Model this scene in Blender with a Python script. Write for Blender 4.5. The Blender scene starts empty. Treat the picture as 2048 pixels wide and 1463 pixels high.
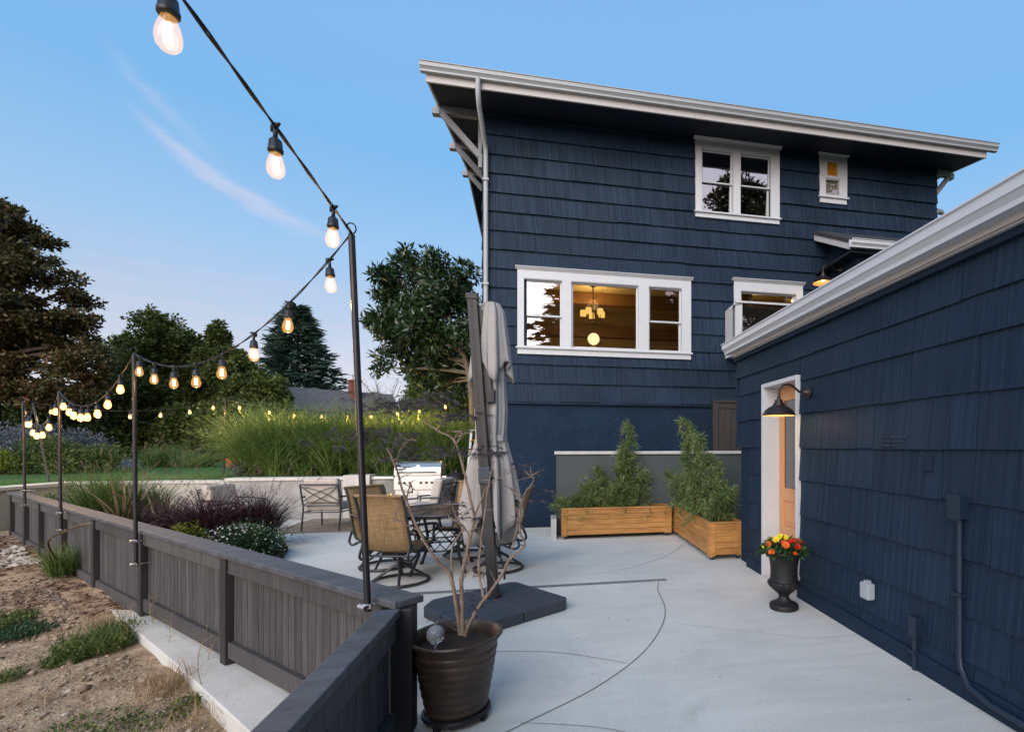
import bpy, math, random
import numpy as np
from mathutils import Vector, Matrix

# ------------------------------------------------------------------ scene, camera, sky, sun, exposure
scene = bpy.context.scene
COL = scene.collection
R = math.radians
YAW = math.atan(214.0 / 1020.0)
EYE = 1.5
FOC = 1020.0

cam_data = bpy.data.cameras.new("camera")
cam = bpy.data.objects.new("camera", cam_data)
COL.objects.link(cam)
cam.location = (0, 0, EYE)
cam.rotation_euler = (R(90), 0, -YAW)
cam_data.sensor_width = 36.0
cam_data.sensor_fit = 'HORIZONTAL'
cam_data.lens = 36.0 * FOC / 2048.0
cam_data.shift_x = -(1312.0 - 1024.0) / 2048.0
cam_data.shift_y = (890.0 - 731.5) / 2048.0
cam_data.clip_start = 0.02
cam_data.clip_end = 2000.0
scene.camera = cam

SUN_EL, SUN_AZ = R(26.0), R(200.0)      # low evening sun behind the viewer
world = bpy.data.worlds.new("World")
scene.world = world
world.use_nodes = True
wt = world.node_tree
wt.nodes.clear()


def wnode(t, **kw):
    n = wt.nodes.new(t)
    for k, v in kw.items():
        setattr(n, k, v)
    return n


def wmath(op, a, b=None, c=None):
    n = wt.nodes.new('ShaderNodeMath')
    n.operation = op
    for i, v in enumerate((a, b, c)):
        if v is None:
            continue
        if isinstance(v, (int, float)):
            n.inputs[i].default_value = v
        else:
            wt.links.new(v, n.inputs[i])
    return n.outputs[0]


def build_world():
    L = wt.links
    out = wnode('ShaderNodeOutputWorld')
    bg = wnode('ShaderNodeBackground')
    bg.inputs['Strength'].default_value = 0.13
    L.new(bg.outputs[0], out.inputs[0])
    sky = wnode('ShaderNodeTexSky')
    sky.sky_type = 'NISHITA'
    sky.sun_disc = False
    sky.sun_elevation = SUN_EL
    sky.sun_rotation = SUN_AZ
    sky.air_density = 1.0
    sky.dust_density = 0.6
    sky.ozone_density = 2.0
    tc = wnode('ShaderNodeTexCoord')
    sep = wnode('ShaderNodeSeparateXYZ')
    L.new(tc.outputs['Generated'], sep.inputs[0])
    x, y, z = sep.outputs
    # dusk afterglow: the whole dome is lifted by a pale evening haze that warms towards the horizon
    el = wmath('ABSOLUTE', z)
    ramp = wnode('ShaderNodeValToRGB')
    L.new(el, ramp.inputs[0])
    cr = ramp.color_ramp
    stops = [(0.0, (2.9, 2.65, 2.9)), (0.13, (2.62, 2.56, 2.95)), (0.2, (2.05, 2.42, 3.05)),
             (0.31, (1.42, 2.35, 3.5)), (0.46, (0.86, 2.08, 3.62)), (0.62, (0.98, 2.12, 3.75)), (1.0, (0.85, 1.95, 3.6))]
    while len(cr.elements) < len(stops):
        cr.elements.new(0.5)
    for e, (p, c) in zip(cr.elements, stops):
        e.position = p
        e.color = (c[0] / 10, c[1] / 10, c[2] / 10, 1)
    scl = wnode('ShaderNodeVectorMath', operation='SCALE')
    L.new(ramp.outputs[0], scl.inputs[0])
    scl.inputs['Scale'].default_value = 10.0
    # sunset side: pink-cream glow low behind the viewer
    sd = (math.sin(SUN_AZ), math.cos(SUN_AZ))
    side = wmath('ADD', wmath('MULTIPLY', x, sd[0]), wmath('MULTIPLY', y, sd[1]))
    side = wmath('MAXIMUM', side, 0.0)
    low = wmath('SUBTRACT', 1.0, wmath('MINIMUM', wmath('MULTIPLY', el, 1.35), 1.0))
    glow = wmath('MULTIPLY', wmath('POWER', side, 0.8), low)
    warm = wnode('ShaderNodeMix', data_type='RGBA')
    L.new(glow, warm.inputs[0])
    L.new(scl.outputs[0], warm.inputs[6])
    warm.inputs[7].default_value = (9.6, 6.5, 5.9, 1)
    mixn = wnode('ShaderNodeMix', data_type='RGBA')
    mixn.inputs[0].default_value = 0.85
    L.new(sky.outputs[0], mixn.inputs[6])
    L.new(warm.outputs[2], mixn.inputs[7])
    # cirrus: a long curved wisp in the north-west, plus faint thin bands near the horizon
    a = wmath('DIVIDE', x, wmath('MAXIMUM', y, 0.05))
    b = wmath('DIVIDE', z, wmath('MAXIMUM', y, 0.05))
    front = wmath('GREATER_THAN', y, 0.1)
    cmb = wnode('ShaderNodeCombineXYZ')
    L.new(a, cmb.inputs[0])
    L.new(b, cmb.inputs[1])
    mp = wnode('ShaderNodeMapping')
    mp.inputs['Rotation'].default_value = (0, 0, R(32))
    mp.inputs['Scale'].default_value = (3.0, 26.0, 1.0)
    L.new(cmb.outputs[0], mp.inputs[0])
    nz = wnode('ShaderNodeTexNoise')
    nz.inputs['Scale'].default_value = 1.6
    nz.inputs['Detail'].default_value = 6.0
    nz.inputs['Distortion'].default_value = 0.6
    L.new(mp.outputs[0], nz.inputs[0])
    nf = nz.outputs[0]

    def wisp(a0, b0, slope, curve, width, ax0, ax1, gain):
        da = wmath('SUBTRACT', a, a0)
        yc = wmath('ADD', wmath('MULTIPLY', da, slope), wmath('MULTIPLY', wmath('MULTIPLY', da, da), curve))
        d = wmath('SUBTRACT', wmath('SUBTRACT', b, b0), yc)
        d = wmath('ADD', d, wmath('MULTIPLY', wmath('SUBTRACT', nf, 0.5), width * 3.2))
        g = wmath('EXPONENT', wmath('MULTIPLY', wmath('MULTIPLY', d, d), -1.0 / (width * width)))
        m1 = wnode('ShaderNodeMapRange', interpolation_type='SMOOTHSTEP')
        L.new(a, m1.inputs[0])
        m1.inputs[1].default_value = ax0
        m1.inputs[2].default_value = ax0 + 0.10
        m2 = wnode('ShaderNodeMapRange', interpolation_type='SMOOTHSTEP')
        L.new(a, m2.inputs[0])
        m2.inputs[1].default_value = ax1 - 0.22
        m2.inputs[2].default_value = ax1
        m2.inputs[3].default_value = 1.0
        m2.inputs[4].default_value = 0.0
        g = wmath('MULTIPLY', g, wmath('MULTIPLY', m1.outputs[0], m2.outputs[0]))
        return wmath('MULTIPLY', g, gain)
    # apparent directions (x/y, z/y) along the long wisp
    w1 = wisp(-0.648, 0.531, -0.86, 0.95, 0.0105, -0.70, -0.29, 0.32)
    w2 = wisp(-0.648, 0.512, -0.80, 0.72, 0.009, -0.66, -0.36, 0.26)
    w3 = wisp(-0.620, 0.552, -1.0, 1.2, 0.016, -0.73, -0.50, 0.22)
    w = wmath('MULTIPLY', wmath('ADD', wmath('ADD', w1, w2), w3), front)
    # horizon bands
    mp2 = wnode('ShaderNodeMapping')
    mp2.inputs['Scale'].default_value = (2.4, 2.4, 22.0)
    L.new(tc.outputs['Generated'], mp2.inputs[0])
    nz2 = wnode('ShaderNodeTexNoise')
    nz2.inputs['Scale'].default_value = 2.0
    nz2.inputs['Detail'].default_value = 5.0
    L.new(mp2.outputs[0], nz2.inputs[0])
    band = wnode('ShaderNodeMapRange')
    L.new(nz2.outputs[0], band.inputs[0])
    band.inputs[1].default_value = 0.5
    band.inputs[2].default_value = 0.75
    hz = wnode('ShaderNodeMapRange', interpolation_type='SMOOTHSTEP')
    L.new(el, hz.inputs[0])
    hz.inputs[1].default_value = 0.34
    hz.inputs[2].default_value = 0.08
    bandm = wmath('MULTIPLY', wmath('MULTIPLY', band.outputs[0], hz.outputs[0]), 0.45)
    m3 = wnode('ShaderNodeMix', data_type='RGBA')
    L.new(bandm, m3.inputs[0])
    L.new(mixn.outputs[2], m3.inputs[6])
    m3.inputs[7].default_value = (3.2, 2.7, 3.05, 1)
    m4 = wnode('ShaderNodeMix', data_type='RGBA')
    L.new(wmath('MINIMUM', w, 1.0), m4.inputs[0])
    L.new(m3.outputs[2], m4.inputs[6])
    m4.inputs[7].default_value = (3.7, 3.15, 3.4, 1)
    L.new(m4.outputs[2], bg.inputs['Color'])


build_world()

sun_data = bpy.data.lights.new("sun", 'SUN')
sun_data.energy = 1.9
sun_data.angle = R(60)
sun_data.color = (1.0, 0.955, 0.915)
sun = bpy.data.objects.new("sun", sun_data)
COL.objects.link(sun)
_d = Vector((math.sin(SUN_AZ) * math.cos(SUN_EL), math.cos(SUN_AZ) * math.cos(SUN_EL), math.sin(SUN_EL)))
sun.rotation_euler = _d.to_track_quat('Z', 'Y').to_euler()

scene.render.engine = 'CYCLES'
scene.view_settings.view_transform = 'Standard'
scene.view_settings.look = 'None'
scene.view_settings.exposure = 0.9
scene.view_settings.gamma = 1.0
scene.view_settings.use_curve_mapping = False
scene.cycles.max_bounces = 8
scene.cycles.transparent_max_bounces = 16
scene.cycles.sample_clamp_indirect = 6.0
scene.cycles.caustics_reflective = False
scene.cycles.caustics_refractive = False

rng = random.Random(7)
nrs = np.random.RandomState(7)

# ------------------------------------------------------------------ helpers: placing
FW = (math.sin(YAW), math.cos(YAW))
RT = (math.cos(YAW), -math.sin(YAW))


def at(px, py, dist):
    """point seen in direction (px, py) at the given distance along the view axis"""
    u = (px - 1312.0) / FOC
    v = (890.0 - py) / FOC
    return Vector(((FW[0] + RT[0] * u) * dist, (FW[1] + RT[1] * u) * dist, EYE + v * dist))


def gnd(px, py, z=0.0):
    return at(px, py, (EYE - z) * FOC / (py - 890.0))


# ------------------------------------------------------------------ helpers: objects
def tag(o, label=None, cat=None, group=None, kind=None):
    if label:
        o['label'] = label
    if cat:
        o['category'] = cat
    if group:
        o['group'] = group
    if kind:
        o['kind'] = kind
    return o


def empty(name, loc=(0, 0, 0), rz=0.0, label=None, cat=None, group=None):
    o = bpy.data.objects.new(name, None)
    o.empty_display_size = 0.1
    COL.objects.link(o)
    o.location = loc
    o.rotation_euler = (0, 0, rz)
    return tag(o, label, cat, group)


def link_mesh(name, me, mat, parent=None):
    o = bpy.data.objects.new(name, me)
    COL.objects.link(o)
    if mat is not None and not me.materials:
        me.materials.append(mat)
    if parent is not None:
        o.parent = parent
    return o


class MB:
    def __init__(self):
        self.v = []
        self.f = []
        self.sm = []

    def add(self, v, f, smooth=False):
        n = len(self.v)
        self.v.extend([tuple(p) for p in v])
        self.f.extend([tuple(i + n for i in q) for q in f])
        self.sm.extend([smooth] * len(f))
        return self

    def box(self, x0, x1, y0, y1, z0, z1):
        v = [(x0, y0, z0), (x1, y0, z0), (x1, y1, z0), (x0, y1, z0),
             (x0, y0, z1), (x1, y0, z1), (x1, y1, z1), (x0, y1, z1)]
        return self.add(v, [(3, 2, 1, 0), (4, 5, 6, 7), (0, 1, 5, 4), (1, 2, 6, 5), (2, 3, 7, 6), (3, 0, 4, 7)])

    def hexa(self, lo, hi):
        """box from 4 lower and 4 upper points"""
        return self.add(list(lo) + list(hi),
                        [(3, 2, 1, 0), (4, 5, 6, 7), (0, 1, 5, 4), (1, 2, 6, 5), (2, 3, 7, 6), (3, 0, 4, 7)])

    def bar(self, a, b, w, h, up=(0, 0, 1)):
        """rectangular bar from a to b, w sideways and h along up"""
        a = Vector(a); b = Vector(b)
        d = (b - a).normalized()
        up = Vector(up)
        s = d.cross(up)
        if s.length < 1e-4:
            s = d.cross(Vector((0, 1, 0)))
        s.normalize()
        u = s.cross(d).normalized()
        s = s * (w / 2); u = u * (h / 2)
        return self.hexa([a - s - u, a + s - u, b + s - u, b - s - u], [a - s + u, a + s + u, b + s + u, b - s + u])

    def prism(self, poly, z0, z1):
        n = len(poly)
        v = [(p[0], p[1], z0) for p in poly] + [(p[0], p[1], z1) for p in poly]
        f = [tuple(range(n - 1, -1, -1)), tuple(range(n, 2 * n))]
        f += [(i, (i + 1) % n, n + (i + 1) % n, n + i) for i in range(n)]
        return self.add(v, f)

    def extrude(self, prof, a, b, ax='x'):
        """2-D profile (closed) swept along x (prof = (y, z)) or y (prof = (x, z))"""
        n = len(prof)
        if ax == 'x':
            v = [(a, p[0], p[1]) for p in prof] + [(b, p[0], p[1]) for p in prof]
        else:
            v = [(p[0], a, p[1]) for p in prof] + [(p[0], b, p[1]) for p in prof]
        f = [tuple(range(n)), tuple(range(2 * n - 1, n - 1, -1))]
        f += [(i, n + i, n + (i + 1) % n, (i + 1) % n) for i in range(n)]
        return self.add(v, f)

    def tube(self, pts, r, n=8, closed=False, caps=True):
        pts = [Vector(p) for p in pts]
        m = len(pts)
        rs = r if isinstance(r, (list, tuple)) else [r] * m
        v = []
        prev = None
        for i in range(m):
            if closed:
                d = pts[(i + 1) % m] - pts[i - 1]
            else:
                d = pts[min(i + 1, m - 1)] - pts[max(i - 1, 0)]
            if d.length < 1e-9:
                d = Vector((0, 0, 1))
            d.normalize()
            if prev is None:
                s = d.cross(Vector((0, 0, 1)))
                if s.length < 0.05:
                    s = d.cross(Vector((1, 0, 0)))
            else:
                s = prev - d * prev.dot(d)
                if s.length < 1e-4:
                    s = d.cross(Vector((0, 0, 1)))
            s.normalize()
            prev = s
            t = d.cross(s)
            for k in range(n):
                a = 2 * math.pi * k / n
                v.append(pts[i] + (s * math.cos(a) + t * math.sin(a)) * rs[i])
        f = []
        for i in range(m if closed else m - 1):
            for k in range(n):
                j = (i + 1) % m
                f.append((i * n + k, i * n + (k + 1) % n, j * n + (k + 1) % n, j * n + k))
        if caps and not closed:
            f.append(tuple(range(n - 1, -1, -1)))
            f.append(tuple((m - 1) * n + k for k in range(n)))
        return self.add(v, f, True)

    def lathe(self, prof, n=24, c=(0, 0, 0), wob=None, cap=True):
        m = len(prof)
        v = []
        for i, (r, z) in enumerate(prof):
            for k in range(n):
                a = 2 * math.pi * k / n
                rr = r * (wob(a, z) if wob else 1.0)
                v.append((c[0] + rr * math.cos(a), c[1] + rr * math.sin(a), c[2] + z))
        f = []
        for i in range(m - 1):
            for k in range(n):
                f.append((i * n + k, i * n + (k + 1) % n, (i + 1) * n + (k + 1) % n, (i + 1) * n + k))
        if cap:
            if prof[0][0] > 1e-5:
                f.append(tuple(range(n - 1, -1, -1)))
            if prof[-1][0] > 1e-5:
                f.append(tuple((m - 1) * n + k for k in range(n)))
        return self.add(v, f, True)

    def sphere(self, c, r, n=10, sz=1.0):
        prof = [(max(r * math.sin(math.pi * i / n), 0.0), -r * sz * math.cos(math.pi * i / n)) for i in range(n + 1)]
        return self.lathe(prof, n + 4, c, cap=False)

    def xform(self, M):
        self.v = [tuple(M @ Vector(p)) for p in self.v]
        return self

    def mesh(self, name):
        me = bpy.data.meshes.new(name)
        me.from_pydata([tuple(p) for p in self.v], [], self.f)
        me.polygons.foreach_set('use_smooth', self.sm)
        me.update()
        return me

    def build(self, name, mat, parent=None, bevel=0.0, sharp=None):
        me = self.mesh(name)
        if any(self.sm):
            try:
                me.set_sharp_from_angle(angle=R(40))
            except Exception:
                pass
        o = link_mesh(name, me, mat, parent)
        if bevel:
            b = o.modifiers.new('bevel', 'BEVEL')
            b.width = bevel
            b.segments = 2
            b.limit_method = 'ANGLE'
            b.angle_limit = R(40)
        return o


def np_mesh(name, verts, quads, mat, parent=None, smooth=False):
    verts = np.asarray(verts, dtype=np.float32).reshape(-1, 3)
    quads = np.asarray(quads, dtype=np.int32)
    k = quads.shape[1]
    me = bpy.data.meshes.new(name)
    me.vertices.add(len(verts))
    me.vertices.foreach_set('co', verts.ravel())
    me.loops.add(quads.size)
    me.loops.foreach_set('vertex_index', quads.ravel())
    me.polygons.add(len(quads))
    me.polygons.foreach_set('loop_start', np.arange(0, quads.size, k, dtype=np.int32))
    me.polygons.foreach_set('loop_total', np.full(len(quads), k, dtype=np.int32))
    if smooth:
        me.polygons.foreach_set('use_smooth', np.ones(len(quads), dtype=bool))
    me.update(calc_edges=True)
    return link_mesh(name, me, mat, parent)


def copy_tree(o, parent=None):
    c = o.copy()
    COL.objects.link(c)
    c.parent = parent
    for ch in list(o.children):
        copy_tree(ch, c)
    return c


# ------------------------------------------------------------------ helpers: materials
def new_mat(name):
    m = bpy.data.materials.new(name)
    m.use_nodes = True
    nt = m.node_tree
    bsdf = nt.nodes.get('Principled BSDF')
    return m, nt, bsdf


def mat(name, col, rough=0.6, metal=0.0, var=0.0, scale=3.0, bump=0.0, bscale=60.0, stretch=(1, 1, 1),
        rnd=0.0, spec=0.4, detail=5.0, col2=None, bdist=0.01):
    """plain procedural surface: base colour broken up by world-space noise, fine relief, per-object tone"""
    m, nt, bs = new_mat(name)
    L = nt.links
    bs.inputs['Roughness'].default_value = rough
    bs.inputs['Metallic'].default_value = metal
    bs.inputs['Specular IOR Level'].default_value = spec
    geo = nt.nodes.new('ShaderNodeNewGeometry')
    mp = nt.nodes.new('ShaderNodeMapping')
    mp.inputs['Scale'].default_value = stretch
    L.new(geo.outputs['Position'], mp.inputs[0])
    c = (col[0], col[1], col[2], 1)
    cur = None
    if var > 0 or col2:
        nz = nt.nodes.new('ShaderNodeTexNoise')
        nz.inputs['Scale'].default_value = scale
        nz.inputs['Detail'].default_value = detail
        nz.inputs['Roughness'].default_value = 0.65
        L.new(mp.outputs[0], nz.inputs[0])
        mr = nt.nodes.new('ShaderNodeMapRange')
        mr.inputs[1].default_value = 0.3
        mr.inputs[2].default_value = 0.7
        L.new(nz.outputs[0], mr.inputs[0])
        mx = nt.nodes.new('ShaderNodeMix')
        mx.data_type = 'RGBA'
        L.new(mr.outputs[0], mx.inputs[0])
        lo = [v * (1 - var) for v in col]
        hi = list(col2) if col2 else [v * (1 + var) for v in col]
        mx.inputs[6].default_value = (lo[0], lo[1], lo[2], 1)
        mx.inputs[7].default_value = (hi[0], hi[1], hi[2], 1)
        cur = mx.outputs[2]
    if rnd > 0:
        oi = nt.nodes.new('ShaderNodeObjectInfo')
        mr = nt.nodes.new('ShaderNodeMapRange')
        mr.inputs[3].default_value = 1 - rnd
        mr.inputs[4].default_value = 1 + rnd
        L.new(oi.outputs['Random'], mr.inputs[0])
        hs = nt.nodes.new('ShaderNodeHueSaturation')
        L.new(mr.outputs[0], hs.inputs['Value'])
        if cur is not None:
            L.new(cur, hs.inputs['Color'])
        else:
            hs.inputs['Color'].default_value = c
        cur = hs.outputs[0]
    if cur is not None:
        L.new(cur, bs.inputs['Base Color'])
    else:
        bs.inputs['Base Color'].default_value = c
    if bump > 0:
        nb = nt.nodes.new('ShaderNodeTexNoise')
        nb.inputs['Scale'].default_value = bscale
        nb.inputs['Detail'].default_value = 4.0
        L.new(mp.outputs[0], nb.inputs[0])
        bp = nt.nodes.new('ShaderNodeBump')
        bp.inputs['Strength'].default_value = bump
        bp.inputs['Distance'].default_value = bdist
        L.new(nb.outputs[0], bp.inputs['Height'])
        L.new(bp.outputs[0], bs.inputs['Normal'])
    return m


def leaf_mat(name, c1, c2, c3=None, trans=0.3, rough=0.5, spec=0.3, pscale=0.6):
    """foliage: tone differs leaf by leaf and in broad patches; a little light passes through"""
    m, nt, bs = new_mat(name)
    L = nt.links
    geo = nt.nodes.new('ShaderNodeNewGeometry')
    nz = nt.nodes.new('ShaderNodeTexNoise')
    nz.inputs['Scale'].default_value = pscale
    nz.inputs['Detail'].default_value = 3
    L.new(geo.outputs['Position'], nz.inputs[0])
    ad = nt.nodes.new('ShaderNodeMath')
    ad.operation = 'MULTIPLY_ADD'
    L.new(nz.outputs[0], ad.inputs[0])
    ad.inputs[1].default_value = 0.8
    ad2 = nt.nodes.new('ShaderNodeMath')
    ad2.operation = 'MULTIPLY_ADD'
    L.new(geo.outputs['Random Per Island'], ad2.inputs[0])
    ad2.inputs[1].default_value = 0.75
    ad2.inputs[2].default_value = -0.27
    L.new(ad2.outputs[0], ad.inputs[2])
    rp = nt.nodes.new('ShaderNodeValToRGB')
    L.new(ad.outputs[0], rp.inputs[0])
    el = rp.color_ramp.elements
    el[0].position = 0.1
    el[1].position = 0.75
    el[0].color = (*c1, 1)
    el[1].color = (*c2, 1)
    if c3:
        e = el.new(0.95)
        e.color = (*c3, 1)
    L.new(rp.outputs[0], bs.inputs['Base Color'])
    bs.inputs['Roughness'].default_value = rough
    bs.inputs['Specular IOR Level'].default_value = spec
    if trans > 0:
        tr = nt.nodes.new('ShaderNodeBsdfTranslucent')
        L.new(rp.outputs[0], tr.inputs[0])
        mx = nt.nodes.new('ShaderNodeMixShader')
        mx.inputs[0].default_value = trans
        L.new(bs.outputs[0], mx.inputs[1])
        L.new(tr.outputs[0], mx.inputs[2])
        L.new(mx.outputs[0], nt.nodes['Material Output'].inputs[0])
    return m


def emit_mat(name, col, strength):
    m, nt, bs = new_mat(name)
    e = nt.nodes.new('ShaderNodeEmission')
    e.inputs[0].default_value = (*col, 1)
    e.inputs[1].default_value = strength
    nt.links.new(e.outputs[0], nt.nodes['Material Output'].inputs[0])
    return m


def glass_mat(name, refl=0.12, tint=(1, 1, 1), rough=0.0, wav=0.0):
    """window glass: clear pane plus a mirror layer that strengthens at grazing angles"""
    m, nt, bs = new_mat(name)
    L = nt.links
    tr = nt.nodes.new('ShaderNodeBsdfTransparent')
    tr.inputs[0].default_value = (*tint, 1)
    gl = nt.nodes.new('ShaderNodeBsdfGlossy')
    gl.inputs['Roughness'].default_value = rough
    lw = nt.nodes.new('ShaderNodeFresnel')
    lw.inputs[0].default_value = 1.5
    mr = nt.nodes.new('ShaderNodeMath')
    mr.operation = 'MULTIPLY_ADD'
    mr.use_clamp = True
    L.new(lw.outputs[0], mr.inputs[0])
    mr.inputs[1].default_value = 1.0
    mr.inputs[2].default_value = refl
    mx = nt.nodes.new('ShaderNodeMixShader')
    L.new(mr.outputs[0], mx.inputs[0])
    L.new(tr.outputs[0], mx.inputs[1])
    L.new(gl.outputs[0], mx.inputs[2])
    if wav > 0:
        geo = nt.nodes.new('ShaderNodeNewGeometry')
        nz = nt.nodes.new('ShaderNodeTexNoise')
        nz.inputs['Scale'].default_value = 2.2
        nz.inputs['Detail'].default_value = 1.0
        L.new(geo.outputs['Position'], nz.inputs[0])
        bp = nt.nodes.new('ShaderNodeBump')
        bp.inputs['Strength'].default_value = wav
        bp.inputs['Distance'].default_value = 0.01
        L.new(nz.outputs[0], bp.inputs['Height'])
        L.new(bp.outputs[0], gl.inputs['Normal'])
    L.new(mx.outputs[0], nt.nodes['Material Output'].inputs[0])
    return m


def striated_mat(name, c_lo, c_hi, rnd=0.12):
    """painted striated shakes: fine combed vertical grain, tone varying from shake to shake"""
    m, nt, bs = new_mat(name)
    L = nt.links
    geo = nt.nodes.new('ShaderNodeNewGeometry')
    sep = nt.nodes.new('ShaderNodeSeparateXYZ')
    L.new(geo.outputs['Position'], sep.inputs[0])
    oi = nt.nodes.new('ShaderNodeObjectInfo')
    ad = nt.nodes.new('ShaderNodeMath')
    L.new(sep.outputs[0], ad.inputs[0])
    L.new(sep.outputs[1], ad.inputs[1])
    ml = nt.nodes.new('ShaderNodeMath')
    ml.operation = 'MULTIPLY_ADD'
    L.new(oi.outputs['Random'], ml.inputs[0])
    ml.inputs[1].default_value = 37.0
    L.new(ad.outputs[0], ml.inputs[2])
    cb = nt.nodes.new('ShaderNodeCombineXYZ')
    L.new(ml.outputs[0], cb.inputs[0])
    zz = nt.nodes.new('ShaderNodeMath')
    zz.operation = 'MULTIPLY'
    L.new(sep.outputs[2], zz.inputs[0])
    zz.inputs[1].default_value = 0.012
    L.new(zz.outputs[0], cb.inputs[1])
    nz = nt.nodes.new('ShaderNodeTexNoise')
    nz.inputs['Scale'].default_value = 34.0
    nz.inputs['Detail'].default_value = 4.0
    nz.inputs['Roughness'].default_value = 0.7
    L.new(cb.outputs[0], nz.inputs[0])
    nw = nt.nodes.new('ShaderNodeTexNoise')
    nw.inputs['Scale'].default_value = 1.1
    nw.inputs['Detail'].default_value = 6.0
    L.new(geo.outputs['Position'], nw.inputs[0])
    s = nt.nodes.new('ShaderNodeMath')
    s.operation = 'MULTIPLY_ADD'
    L.new(nw.outputs[0], s.inputs[0])
    s.inputs[1].default_value = 0.7
    s2 = nt.nodes.new('ShaderNodeMath')
    s2.operation = 'MULTIPLY_ADD'
    L.new(nz.outputs[0], s2.inputs[0])
    s2.inputs[1].default_value = 2.0
    s2.inputs[2].default_value = -0.85
    L.new(s2.outputs[0], s.inputs[2])
    rp = nt.nodes.new('ShaderNodeValToRGB')
    rp.color_ramp.elements[0].position = 0.2
    rp.color_ramp.elements[1].position = 0.8
    rp.color_ramp.elements[0].color = (*c_lo, 1)
    rp.color_ramp.elements[1].color = (*c_hi, 1)
    L.new(s.outputs[0], rp.inputs[0])
    mr = nt.nodes.new('ShaderNodeMapRange')
    mr.inputs[3].default_value = 1 - rnd
    mr.inputs[4].default_value = 1 + rnd
    L.new(oi.outputs['Random'], mr.inputs[0])
    hs = nt.nodes.new('ShaderNodeHueSaturation')
    L.new(mr.outputs[0], hs.inputs['Value'])
    L.new(rp.outputs[0], hs.inputs['Color'])
    L.new(hs.outputs[0], bs.inputs['Base Color'])
    bs.inputs['Roughness'].default_value = 0.62
    bs.inputs['Specular IOR Level'].default_value = 0.16
    bp = nt.nodes.new('ShaderNodeBump')
    bp.inputs['Strength'].default_value = 0.8
    bp.inputs['Distance'].default_value = 0.008
    L.new(nz.outputs[0], bp.inputs['Height'])
    L.new(bp.outputs[0], bs.inputs['Normal'])
    return m


M = {}
M['shake'] = striated_mat('navy_shakes', (0.0060, 0.0160, 0.0335), (0.0225, 0.0415, 0.070))
M['shake_soft'] = striated_mat('flat_navy_shakes', (0.0085, 0.0215, 0.043), (0.0195, 0.038, 0.067), 0.10)
M['navy'] = mat('navy_paint', (0.010, 0.024, 0.048), 0.6, var=0.15, scale=2.5, bump=0.1, bscale=40, spec=0.18)
M['stucco'] = mat('navy_stucco', (0.010, 0.0255, 0.052), 0.75, var=0.2, scale=1.8, bump=0.9, bscale=32, bdist=0.03, spec=0.2)
M['soffit'] = mat('dark_soffit', (0.012, 0.018, 0.034), 0.7, var=0.1)
M['white'] = mat('white_trim', (0.57, 0.59, 0.61), 0.45, var=0.03, scale=4, bump=0.04, bscale=30)
M['gutter'] = mat('white_aluminium', (0.35, 0.37, 0.38), 0.35, var=0.03, scale=6)
M['fascia'] = mat('fascia_paint', (0.48, 0.465, 0.455), 0.5, var=0.06, scale=1.2, bump=0.05, bscale=30, stretch=(0.3, 1, 1))


def concrete_mat(name, c):
    """broom-finished slab: broad cloudy tone, trowel sweeps, damp stains with soft edges, fine pores"""
    m, nt, bs = new_mat(name)
    L = nt.links
    geo = nt.nodes.new('ShaderNodeNewGeometry')

    def noise(scale, detail, rough, stretch=(1, 1, 1), dist=0.0):
        mp = nt.nodes.new('ShaderNodeMapping')
        mp.inputs['Scale'].default_value = stretch
        mp.inputs['Rotation'].default_value = (0, 0, 0.5)
        L.new(geo.outputs['Position'], mp.inputs[0])
        n = nt.nodes.new('ShaderNodeTexNoise')
        n.inputs['Scale'].default_value = scale
        n.inputs['Detail'].default_value = detail
        n.inputs['Roughness'].default_value = rough
        n.inputs['Distortion'].default_value = dist
        L.new(mp.outputs[0], n.inputs[0])
        return n.outputs[0]

    def rng_(v, a, b, lo, hi):
        r = nt.nodes.new('ShaderNodeMapRange')
        L.new(v, r.inputs[0])
        for i, q in enumerate((a, b, lo, hi)):
            r.inputs[i + 1].default_value = q
        return r.outputs[0]

    def mul(a, b):
        n = nt.nodes.new('ShaderNodeMath')
        n.operation = 'MULTIPLY'
        L.new(a, n.inputs[0])
        L.new(b, n.inputs[1])
        return n.outputs[0]
    broad = rng_(noise(0.7, 6, 0.6, dist=0.4), 0.3, 0.7, 0.88, 1.10)
    sweep = rng_(noise(2.0, 5, 0.7, (0.5, 3.0, 1), 1.2), 0.3, 0.7, 0.93, 1.06)
    stain = rng_(noise(1.1, 8, 0.75, dist=0.8), 0.56, 0.70, 1.0, 0.84)
    pore = rng_(noise(70, 3, 0.7), 0.25, 0.6, 0.86, 1.03)
    v = mul(mul(broad, sweep), mul(stain, pore))
    hs = nt.nodes.new('ShaderNodeHueSaturation')
    hs.inputs['Color'].default_value = (*c, 1)
    L.new(v, hs.inputs['Value'])
    L.new(hs.outputs[0], bs.inputs['Base Color'])
    bs.inputs['Roughness'].default_value = 0.75
    bs.inputs['Specular IOR Level'].default_value = 0.3
    bp = nt.nodes.new('ShaderNodeBump')
    bp.inputs['Strength'].default_value = 0.25
    bp.inputs['Distance'].default_value = 0.004
    L.new(noise(120, 4, 0.6, (0.4, 2.5, 1)), bp.inputs['Height'])
    L.new(bp.outputs[0], bs.inputs['Normal'])
    return m


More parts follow.
